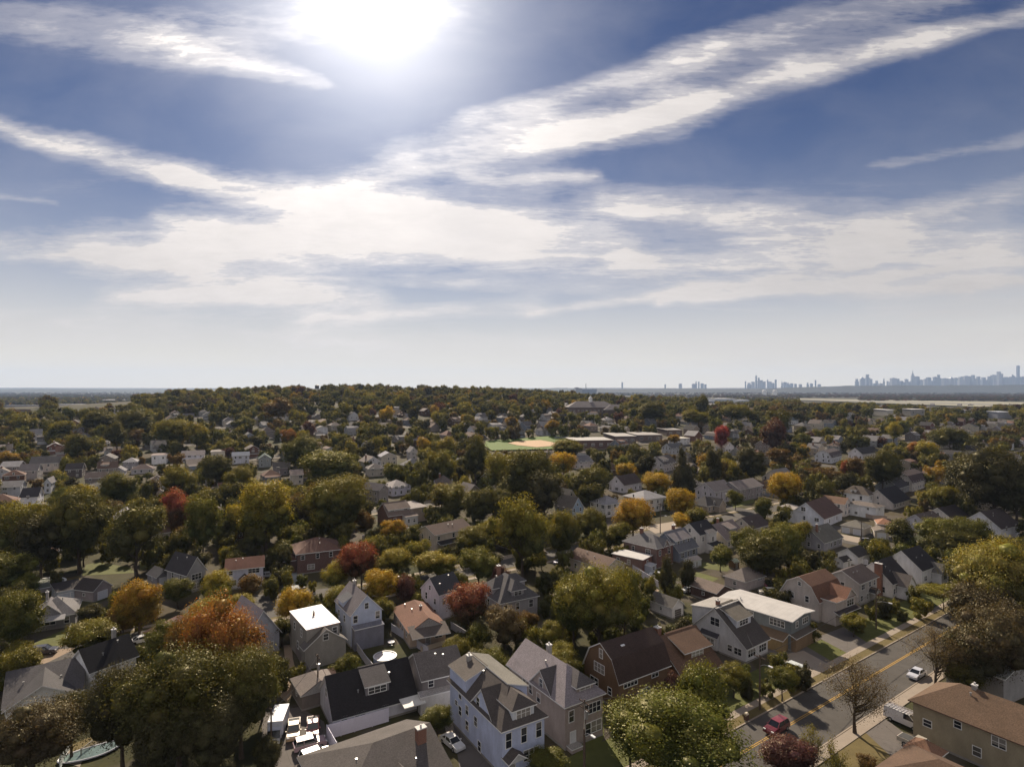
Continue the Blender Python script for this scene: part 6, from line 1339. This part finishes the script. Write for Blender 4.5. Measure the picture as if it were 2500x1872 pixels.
def on_house(x, y, r):
    cx, cy = int(x // 40), int(y // 40)
    for i in (-1, 0, 1):
        for j in (-1, 0, 1):
            for fx, fy, fr_ in fc.get((cx + i, cy + j), ()):
                if (fx - x) ** 2 + (fy - y) ** 2 < (min(fr_, 30) * .72 + r * .35) ** 2: return True
    return False
tries = 0
while tries < 75000 and len(gen) < 11500:
    tries += 1
    y = 105 + 2900 * tr.random() ** 1.35; x = tr.uniform(-.93, .93) * y
    u0, v0 = proj(x, y, terr(x, y))
    if u0 > 1950 and y > 1560 and (y < 3050): 
        if v0 > 974: continue
    if u0 < 330 and 1500 < y < 2000 and tr.random() < .6: continue
    h = tr.uniform(8, 15) if tr.random() < .6 else tr.uniform(13, 20); d = h * tr.uniform(.62, .95)
    if y < 165: h *= .42; d *= .42
    elif y < 230: h *= .6; d *= .6
    elif y < 330: h *= .8; d *= .8
    elif y < 520: h *= .85; d *= .95
    else: h *= 1.1; d *= 1.2
    if onroad(x, y, 4.6): continue
    if near_tree(x, y, d / 2) or on_house(x, y, d / 2): continue
    z = terr(x, y); uu, vt = proj(x, y, z + h); hw = .4 * d / y * F
    if blocked(uu - hw, vt + .0, uu + hw, v0, y): continue
    gen.append((d / y, x, y, h, d)); cell.setdefault((int(x // 30), int(y // 30)), []).append((x, y, d / 2))
gen.sort(reverse=True)
nind = max(0, 298 - len(TI))
print('trees hand', len(TI), 'gen', len(gen), 'tries', tries)
for (q, x, y, h, d) in gen[:nind]:
    sh = tr.choice(['round'] * 6 + ['umbrella', 'column', 'tall']) ; c = tr.choice(cols[:84] if y < 190 else cols)
    if sh == 'column': d *= .6
    tree(x, y, h, d, c, sh)
rest = gen[nind:]
# stuff: one object, geometry nodes instancing three crown shapes
V = [(x, y, terr(x, y) - .3) for (_, x, y, h, d) in rest]
me = bpy.data.meshes.new('distant_trees'); me.from_pydata(V, [], [])
def attr(nm, ty, data):
    a = me.attributes.new(nm, ty, 'POINT'); a.data.foreach_set({'FLOAT_VECTOR': 'vector', 'INT': 'value', 'FLOAT': 'value', 'FLOAT_COLOR': 'color'}[ty], np.array(data, dtype=np.int32 if ty == 'INT' else np.float32).ravel())
attr('tscale', 'FLOAT_VECTOR', [(d, d, h) for (_, x, y, h, d) in rest])
attr('trot', 'FLOAT_VECTOR', [(0, 0, tr.uniform(0, 6.28)) for _ in rest])
attr('tpick', 'INT', [tr.randrange(3) + (3 if r[0] < .008 else 0) for r in rest])
cc = []
for r in rest:
    c1, c2 = COLS[tr.choice(cols if r[2] > 260 else cols[:84])]; k = tr.uniform(.85, 1.25); mx = tr.uniform(.2, .8)
    cc.append([k * (a * (1 - mx) + b_ * mx) for a, b_ in zip(c1, c2)] + [1])
attr('tcol', 'FLOAT_COLOR', cc)
me.materials.append(M_LEAFI)
ot = tag(link('distant_trees', me), 'far off mass of autumn trees filling the neighbourhood to the horizon', 'trees', kind='stuff')
ng = bpy.data.node_groups.new('scatter_trees', 'GeometryNodeTree')
ng.interface.new_socket('Geometry', in_out='INPUT', socket_type='NodeSocketGeometry'); ng.interface.new_socket('Geometry', in_out='OUTPUT', socket_type='NodeSocketGeometry')
gi = ng.nodes.new('NodeGroupInput'); go = ng.nodes.new('NodeGroupOutput'); gj = ng.nodes.new('GeometryNodeGeometryToInstance')
iop = ng.nodes.new('GeometryNodeInstanceOnPoints')
for k in reversed(range(6)):
    lod = 2 if k < 3 else 3
    m2, C, Rd = crown_mesh(400 + k, {2: 2600, 3: 620}[lod], {2: .05, 3: .105}[lod], ['round', 'umbrella', 'round'][k % 3], nl=22 if lod == 2 else 13, core=.75, mat=M_LEAFI)
    po = bpy.data.objects.new('far_crown_shape', m2); n = ng.nodes.new('GeometryNodeObjectInfo'); n.inputs['Object'].default_value = po; n.inputs['As Instance'].default_value = False
    ng.links.new(n.outputs['Geometry'], gj.inputs[0])
def named(nm, ty):
    n = ng.nodes.new('GeometryNodeInputNamedAttribute'); n.data_type = ty; n.inputs['Name'].default_value = nm; return n.outputs['Attribute']
ng.links.new(gi.outputs[0], iop.inputs['Points']); ng.links.new(gj.outputs[0], iop.inputs['Instance']); iop.inputs['Pick Instance'].default_value = True
ng.links.new(named('tpick', 'INT'), iop.inputs['Instance Index'])
rot = ng.nodes.new('FunctionNodeEulerToRotation'); ng.links.new(named('trot', 'FLOAT_VECTOR'), rot.inputs[0]); ng.links.new(rot.outputs[0], iop.inputs['Rotation'])
ng.links.new(named('tscale', 'FLOAT_VECTOR'), iop.inputs['Scale']); ng.links.new(iop.outputs[0], go.inputs[0])
md = ot.modifiers.new('scatter', 'NODES'); md.node_group = ng
# marsh thicket behind the airfield and woods on the plain: one more scatter of the same kind
def thicket(name, label, regions, cset):
    P = []; 
    for (u0, u1, va, vb, n) in regions:
        for i in range(n):
            u = tr.uniform(u0, u1); v = tr.uniform(va, vb); k = H / (v - VH); P.append(((u - CU) * k, F * k))
    me = bpy.data.meshes.new(name); me.from_pydata([(x, y, 0) for x, y in P], [], [])
    def at(nm, ty, data):
        a = me.attributes.new(nm, ty, 'POINT'); a.data.foreach_set({'FLOAT_VECTOR': 'vector', 'INT': 'value', 'FLOAT_COLOR': 'color'}[ty], np.array(data, dtype=np.int32 if ty == 'INT' else np.float32).ravel())
    at('tscale', 'FLOAT_VECTOR', [(tr.uniform(18, 42), tr.uniform(15, 30), tr.uniform(7, 14)) for _ in P]); at('trot', 'FLOAT_VECTOR', [(0, 0, tr.uniform(0, 6.28)) for _ in P]); at('tpick', 'INT', [tr.randrange(3) + 3 for _ in P])
    at('tcol', 'FLOAT_COLOR', [[q * tr.uniform(.7, 1.3) for q in tr.choice(cset)] + [1] for _ in P])
    me.materials.append(M_LEAFI)
    o = tag(link(name, me), label, 'trees', kind='stuff'); o.modifiers.new('scatter', 'NODES').node_group = ng
thicket('marsh_thicket', 'brown band of marsh thicket behind the pale airfield', [(1920, 2620, 961, 971, 1500), (2100, 2620, 970, 980, 700), (1560, 1960, 959, 972, 800)], [(.09, .055, .035), (.075, .055, .035), (.06, .05, .03)])
thicket('plain_woods', 'blue hazy woods across the far plain', [(-100, 460, 957, 972, 1500), (-100, 400, 972, 985, 900), (-100, 380, 985, 991, 700), (1330, 2600, 955, 960.5, 1600), (1330, 1560, 959, 966, 400)], [(.05, .055, .03), (.06, .05, .035), (.045, .05, .028)])
# ------------------------------------------------------------------ labels for everything still pending
LAND += [('the playing field', 1270, 1085), ('the crimson tree', 1762, 1060), ('the marsh airfield', 2200, 985), ('the left plain', 150, 985), ('the water tower ridge', 774, 960), ('the centre dark trees', 1240, 1170), ('the far right edge', 2480, 1080),
         ('the upper left slope', 300, 1030), ('the centre ridge', 1050, 975), ('the middle left rooftops', 620, 1080)]
for d_ in TI:
    if 'label' in d_['o']: continue
    s = d_['h'] * d_['dia']; sz = 'huge' if s > 230 else 'large' if s > 130 else 'medium' if s > 60 else 'small'
    kd = {'round': 'tree', 'tall': 'tree', 'umbrella': 'spreading tree', 'cone': 'conifer', 'column': 'columnar tree', 'sparse': 'thinly leaved tree', 'bush': 'shrub'}[d_['shape']]
    PEND.append((d_['o'], f"{sz} {d_['col']} {kd}", 't', 'neighbourhood trees'))
    d_['o']['category'] = 'tree'
groups = {}
for (o, base, k, grp) in PEND:
    u, v = UV[o]
    if k == 'sky':
        rel = 'in the downtown cluster' if 1780 < u < 2020 else 'left of the downtown cluster' if u < 1780 else 'in the midtown skyline'
    else:
        best = min(LAND, key=lambda q: ((q[1] - u) / 1.4) ** 2 + ((q[2] - v) * (1 if v > 1100 else 2)) ** 2)
        du, dv = u - best[1], v - best[2]
        if abs(du) > abs(dv) * 1.3: rel = ('right of ' if du > 0 else 'left of ') + best[0]
        else: rel = ('before ' if dv > 0 else 'beyond ') + best[0]
    groups.setdefault((base, rel, grp, k), []).append((u, v, o))
ORD = ['', 'leftmost', 'second', 'third', 'fourth', 'fifth', 'sixth', 'seventh', 'eighth', 'ninth', 'tenth']
NUM = ['zero', 'one', 'two', 'three', 'four', 'five', 'six', 'seven', 'eight', 'nine', 'ten']
for q in LAND:
    if len(q[0].split()) > 6: print('LONG', q[0])
for (base, rel, grp, k), it in groups.items():
    it.sort(key=lambda q: q[0])
    for i, (u, v, o) in enumerate(it):
        lb = f"{base} {rel}"
        n = len(it)
        if n > 1:
            if n == 2: pre = ['left of two', 'right of two'][i]
            elif i == 0: pre = 'leftmost of ' + (NUM[n] if n < 11 else 'several')
            elif i == n - 1: pre = 'rightmost of ' + (NUM[n] if n < 11 else 'several')
            else: pre = (ORD[i + 1] if i + 1 < 11 else str(i + 1) + 'th') + ' from left'
            lb = f"{lb}, {pre}"
        o['label'] = lb
        if k == 'h': o['category'] = 'house'
        if k == 'c': o['category'] = 'car'
        o['group'] = grp
# ------------------------------------------------------------------ haze
b = MB(); b.box(-17500, -400, -3, 17500, 18800, 640)
mh = bpy.data.materials.new('haze'); mh.use_nodes = True; nt = mh.node_tree; nt.nodes.clear(); out = nt.nodes.new('ShaderNodeOutputMaterial')
pv = nt.nodes.new('ShaderNodeVolumePrincipled'); pv.inputs['Color'].default_value = (.5, .67, 1, 1); pv.inputs['Density'].default_value = HAZE; pv.inputs['Anisotropy'].default_value = .2
nt.links.new(pv.outputs[0], out.inputs['Volume']); mh.cycles.homogeneous_volume = True
if HAZE > 0: tag(b.build('haze', mh), kind='stuff')
# ------------------------------------------------------------------ sky
w = bpy.data.worlds.new('World'); scene.world = w; w.use_nodes = True; nt = w.node_tree; nt.nodes.clear()
out = nt.nodes.new('ShaderNodeOutputWorld'); bg = nt.nodes.new('ShaderNodeBackground'); L(nt, bg.outputs[0], out.inputs[0])
STR = .07; bg.inputs[1].default_value = STR
sk = N(nt, 'ShaderNodeTexSky', sky_type='NISHITA', sun_disc=False); sk.sun_elevation = math.asin(SUN[2]); sk.sun_rotation = atan2(SUN[0], SUN[1]); sk.altitude = 60; sk.air_density = 1.0; sk.dust_density = .25; sk.ozone_density = 2.0
tc = N(nt, 'ShaderNodeTexCoord'); sp = N(nt, 'ShaderNodeSeparateXYZ'); L(nt, tc.outputs['Generated'], sp.inputs[0])
X, Y, Z = sp.outputs
Mn = lambda op, a, b=None, c=None, cl=False: mathn(nt, op, a, b, c, cl)
Ya = Mn('MAXIMUM', Mn('ABSOLUTE', Y), .02)
a_ = Mn('DIVIDE', X, Ya); b_ = Mn('DIVIDE', Z, Ya)
front = Mn('GREATER_THAN', Y, 0)
# cloud-plane coordinates for the fine structure
Zc = Mn('MAXIMUM', Mn('ADD', Z, .045), .03); cx = Mn('DIVIDE', X, Zc); cy = Mn('DIVIDE', Y, Zc)
cmb = N(nt, 'ShaderNodeCombineXYZ'); L(nt, cx, cmb.inputs[0]); L(nt, cy, cmb.inputs[1]); CP = cmb.outputs[0]
def mapn(vec, scale, rot=0, loc=(0, 0, 0)):
    m = N(nt, 'ShaderNodeMapping'); L(nt, vec, m.inputs[0]); m.inputs['Scale'].default_value = scale; m.inputs['Rotation'].default_value = (0, 0, rot); m.inputs['Location'].default_value = loc; return m.outputs[0]
cab = N(nt, 'ShaderNodeCombineXYZ'); L(nt, a_, cab.inputs[0]); L(nt, b_, cab.inputs[1]); AB = cab.outputs[0]
wig = noise(nt, mapn(AB, (5, 9, 1)), 1, 4, .6); wig = Mn('SUBTRACT', wig, .5)
wig2 = Mn('SUBTRACT', noise(nt, mapn(AB, (3, 6, 1), 0, (7, 3, 0)), 1, 4, .6), .5)
aw = Mn('ADD', a_, Mn('MULTIPLY', wig, .10)); bw = Mn('ADD', b_, Mn('MULTIPLY', wig2, .05))
def feat(u0, v0, u1, v1, w0, w1, amp, pw=2.0):
    """soft streak from (u0,v0) to (u1,v1) on the sky, half widths w0 -> w1 (pixels of arc at the frame scale)"""
    A = ((u0 - CU) / F, (VH - v0) / F); B = ((u1 - CU) / F, (VH - v1) / F); dx, dy = B[0] - A[0], B[1] - A[1]; ln = sqrt(dx * dx + dy * dy); dx /= ln; dy /= ln
    p = Mn('ADD', Mn('MULTIPLY', Mn('SUBTRACT', aw, A[0]), dx), Mn('MULTIPLY', Mn('SUBTRACT', bw, A[1]), dy))
    q = Mn('ADD', Mn('MULTIPLY', Mn('SUBTRACT', aw, A[0]), -dy), Mn('MULTIPLY', Mn('SUBTRACT', bw, A[1]), dx))
    t = Mn('DIVIDE', p, ln, cl=True) if 0 else mathn(nt, 'DIVIDE', p, ln, None, True)
    wd = Mn('ADD', Mn('MULTIPLY', t, (w1 - w0) / F), w0 / F)
    over = Mn('SUBTRACT', p, Mn('MULTIPLY', t, ln))
    d2 = Mn('ADD', Mn('POWER', Mn('ABSOLUTE', Mn('DIVIDE', q, wd)), pw), Mn('POWER', Mn('DIVIDE', over, Mn('MULTIPLY', wd, 2.2)), 2.0))
    return Mn('MULTIPLY', Mn('EXPONENT', Mn('MULTIPLY', d2, -1)), amp)
FE = [(-60, 285, 440, 425, 26, 36, .8), (440, 425, 1000, 520, 30, 52, .85), (520, 585, 1150, 560, 60, 84, 1.0), (950, 560, 1500, 600, 80, 50, .62), (250, 620, 700, 690, 60, 56, .6), (-50, 585, 450, 645, 22, 34, .62), (300, 725, 900, 740, 28, 24, .75),
      (880, 450, 1650, 285, 18, 52, .6), (1150, 290, 1750, 120, 22, 40, .42), (1400, 335, 2560, 15, 40, 26, .72), (1700, 130, 2500, -60, 50, 40, .4), (1150, 435, 1430, 440, 26, 16, .66), (860, 430, 1300, 300, 16, 46, .3),
      (1500, 500, 2100, 560, 36, 66, .72), (1550, 640, 2450, 600, 36, 56, .66), (1900, 700, 2320, 705, 22, 40, .8), (1300, 765, 2100, 650, 12, 18, .7), (1600, 740, 2560, 630, 10, 13, .7), (2150, 400, 2560, 320, 16, 24, .38), (2250, 520, 2560, 440, 36, 40, .5), (2350, 690, 2560, 675, 16, 24, .6), (2250, 770, 2560, 740, 14, 14, .45),
      (1000, 370, 2100, 110, 46, 80, .3), (0, 50, 420, 110, 66, 56, .42), (420, 100, 770, 205, 56, 20, .5), (560, 50, 1050, 40, 70, 80, .3), (-50, 480, 130, 500, 8, 8, .25), (380, 530, 640, 560, 14, 14, .3), (770, 785, 1300, 745, 18, 20, .7), (1000, 690, 1700, 705, 18, 28, .42), (500, 850, 2500, 850, 45, 45, .36), (-200, 800, 700, 820, 40, 40, .38), (300, 470, 2300, 600, 120, 120, .1)]
tot = None
for f in FE:
    x_ = feat(*f); tot = x_ if tot is None else Mn('ADD', tot, x_)
wsp = ramp(nt, noise(nt, mapn(AB, (2.2, 24, 1), radians(-5), (1, 4, 0)), 1.0, 6, .6, .5), [(.46, 0), (.68, 1)])
win = Mn('EXPONENT', Mn('MULTIPLY', Mn('POWER', Mn('DIVIDE', Mn('SUBTRACT', b_, .19), .12), 2.0), -1))
tot = Mn('ADD', tot, Mn('MULTIPLY', Mn('MULTIPLY', wsp, win), .55))
tot = Mn('MULTIPLY', tot, front)
# fibres run along the streaks: falling to the right on the left side, rising to the right on the right side
side = mathn(nt, 'MULTIPLY_ADD', a_, 2.2, .62, True)
def fibre(rot, sx, sy, sd, det=8, ro=.68, ds=.3): return noise(nt, mapn(AB, (sx, sy, 1), rot, (sd, sd * .7, 0)), 1.0, det, ro, ds)
fl_ = Mn('ADD', Mn('MULTIPLY', fibre(radians(13), 4, 20, 3), .55), Mn('MULTIPLY', fibre(radians(10), 16, 70, 9), .45))
fr_2 = Mn('ADD', Mn('MULTIPLY', fibre(radians(-19), 3, 24, 5), .65), Mn('MULTIPLY', fibre(radians(-34), 16, 80, 8), .35))
fb = Mn('ADD', Mn('MULTIPLY', fl_, Mn('SUBTRACT', 1, side)), Mn('MULTIPLY', fr_2, side))
soft = noise(nt, mapn(AB, (4.5, 8, 1), 0, (2, 5, 0)), 1.0, 5, .55, .3)
rip = noise(nt, mapn(CP, (16, 46, 1), radians(-60)), 1.0, 2, .5, .6)
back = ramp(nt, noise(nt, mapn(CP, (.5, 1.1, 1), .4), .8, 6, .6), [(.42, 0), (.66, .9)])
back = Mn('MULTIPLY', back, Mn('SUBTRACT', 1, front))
veil = Mn('MULTIPLY', Mn('MULTIPLY', ramp(nt, soft, [(.35, 0), (.75, 1)]), .1), front)
det = Mn('ADD', Mn('MULTIPLY', Mn('SUBTRACT', fb, .5), 2.0), Mn('MULTIPLY', Mn('SUBTRACT', soft, .5), 1.1)); det = Mn('ADD', det, Mn('MULTIPLY', Mn('SUBTRACT', rip, .5), .35))
lim = mathn(nt, 'MULTIPLY', tot, 1.8, None, True)
dens = Mn('ADD', tot, Mn('MULTIPLY', det, lim)); dens = ramp(nt, dens, [(.1, 0), (.45, .26), (.85, .62), (1.4, .95)], 'EASE')
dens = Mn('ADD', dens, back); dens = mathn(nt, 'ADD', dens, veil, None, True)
# a little veil of haze low in the sky
low = Mn('EXPONENT', Mn('MULTIPLY', Mn('POWER', Mn('DIVIDE', Mn('MAXIMUM', Z, 0), .125), 1.4), -1))
# sun direction
cb = N(nt, 'ShaderNodeVectorMath', operation='DOT_PRODUCT'); nrm = N(nt, 'ShaderNodeVectorMath', operation='NORMALIZE'); L(nt, tc.outputs['Generated'], nrm.inputs[0]); L(nt, nrm.outputs[0], cb.inputs[0]); cb.inputs[1].default_value = tuple(SUN)
ang = Mn('ARCCOSINE', Mn('MINIMUM', cb.outputs['Value'], .999999))
gl1 = Mn('MULTIPLY', Mn('EXPONENT', Mn('MULTIPLY', Mn('POWER', Mn('DIVIDE', ang, radians(9)), 1.4), -1)), .74)
gl2 = Mn('MULTIPLY', Mn('EXPONENT', Mn('MULTIPLY', Mn('DIVIDE', ang, radians(3.5)), -1)), .4)
fwd = Mn('EXPONENT', Mn('MULTIPLY', Mn('DIVIDE', ang, radians(28)), -1))
def radc(c, k): # absolute radiance -> background colour at this strength
    return tuple(q * k / STR for q in c)
skyc = mixc(nt, 1.0, sk.outputs[0], SKYTINT, 'MULTIPLY')
rgb = N(nt, 'ShaderNodeRGB'); rgb.outputs[0].default_value = (*radc((.88, .82, .785), .5), 1)
hz = N(nt, 'ShaderNodeRGB'); hz.outputs[0].default_value = (*radc((1, .87, .66), .6), 1)
cl = N(nt, 'ShaderNodeVectorMath', operation='SCALE'); L(nt, rgb.outputs[0], cl.inputs[0]); L(nt, Mn('MULTIPLY', Mn('ADD', Mn('ADD', .68, Mn('MULTIPLY', fwd, 1.2)), Mn('MULTIPLY', Mn('SUBTRACT', 1, front), 1.0)), Mn('ADD', 1.0, Mn('MULTIPLY', det, .22))), cl.inputs['Scale'])  # unseen clouds behind the camera are made brighter as added fill light
low2 = Mn('EXPONENT', Mn('MULTIPLY', Mn('POWER', Mn('DIVIDE', Mn('MAXIMUM', Z, 0), .21), 1.6), -1))
bz = N(nt, 'ShaderNodeRGB'); bz.outputs[0].default_value = (*radc((.76, .85, 1.0), .46), 1)
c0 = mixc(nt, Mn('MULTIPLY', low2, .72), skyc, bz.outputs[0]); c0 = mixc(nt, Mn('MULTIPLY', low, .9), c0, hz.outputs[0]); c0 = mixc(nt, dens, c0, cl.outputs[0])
gs = N(nt, 'ShaderNodeRGB'); gs.outputs[0].default_value = (*radc((1, .94, .86), 1), 1)
gv = N(nt, 'ShaderNodeVectorMath', operation='SCALE'); L(nt, gs.outputs[0], gv.inputs[0]); L(nt, Mn('ADD', gl1, gl2), gv.inputs['Scale'])
ad = N(nt, 'ShaderNodeVectorMath', operation='ADD'); L(nt, c0, ad.inputs[0]); L(nt, gv.outputs[0], ad.inputs[1])
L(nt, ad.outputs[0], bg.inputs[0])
w.cycles.sampling_method = 'MANUAL'; w.cycles.sample_map_resolution = 512
# ------------------------------------------------------------------ sun, camera
sl = bpy.data.lights.new('sun', 'SUN'); sl.energy = SUNE; sl.angle = radians(.53); sl.color = (1, .86, .68)
so = bpy.data.objects.new('sun', sl); COL.objects.link(so)
from mathutils import Vector
so.rotation_euler = Vector(tuple(SUN)).to_track_quat('Z', 'Y').to_euler(); so.location = (0, 0, 300)
cam = bpy.data.cameras.new('camera'); co = bpy.data.objects.new('camera', cam); COL.objects.link(co)
co.location = (0, 0, H); co.rotation_euler = (radians(90), 0, 0); cam.sensor_width = 36; cam.lens = 36 * F / 2500; cam.shift_y = (VH - 936) / 2500; cam.clip_start = 1; cam.clip_end = 60000
scene.camera = co
scene.render.resolution_x = 1024; scene.render.resolution_y = 766
scene.view_settings.view_transform = 'Standard'; scene.view_settings.look = 'None'; scene.view_settings.exposure = EXPO; scene.view_settings.gamma = 1
scene.render.engine = 'CYCLES'
scene.cycles.max_bounces = 5; scene.cycles.diffuse_bounces = 2; scene.cycles.transmission_bounces = 3; scene.cycles.volume_bounces = 0; scene.cycles.sample_clamp_indirect = 5
print('objects', len(scene.objects))
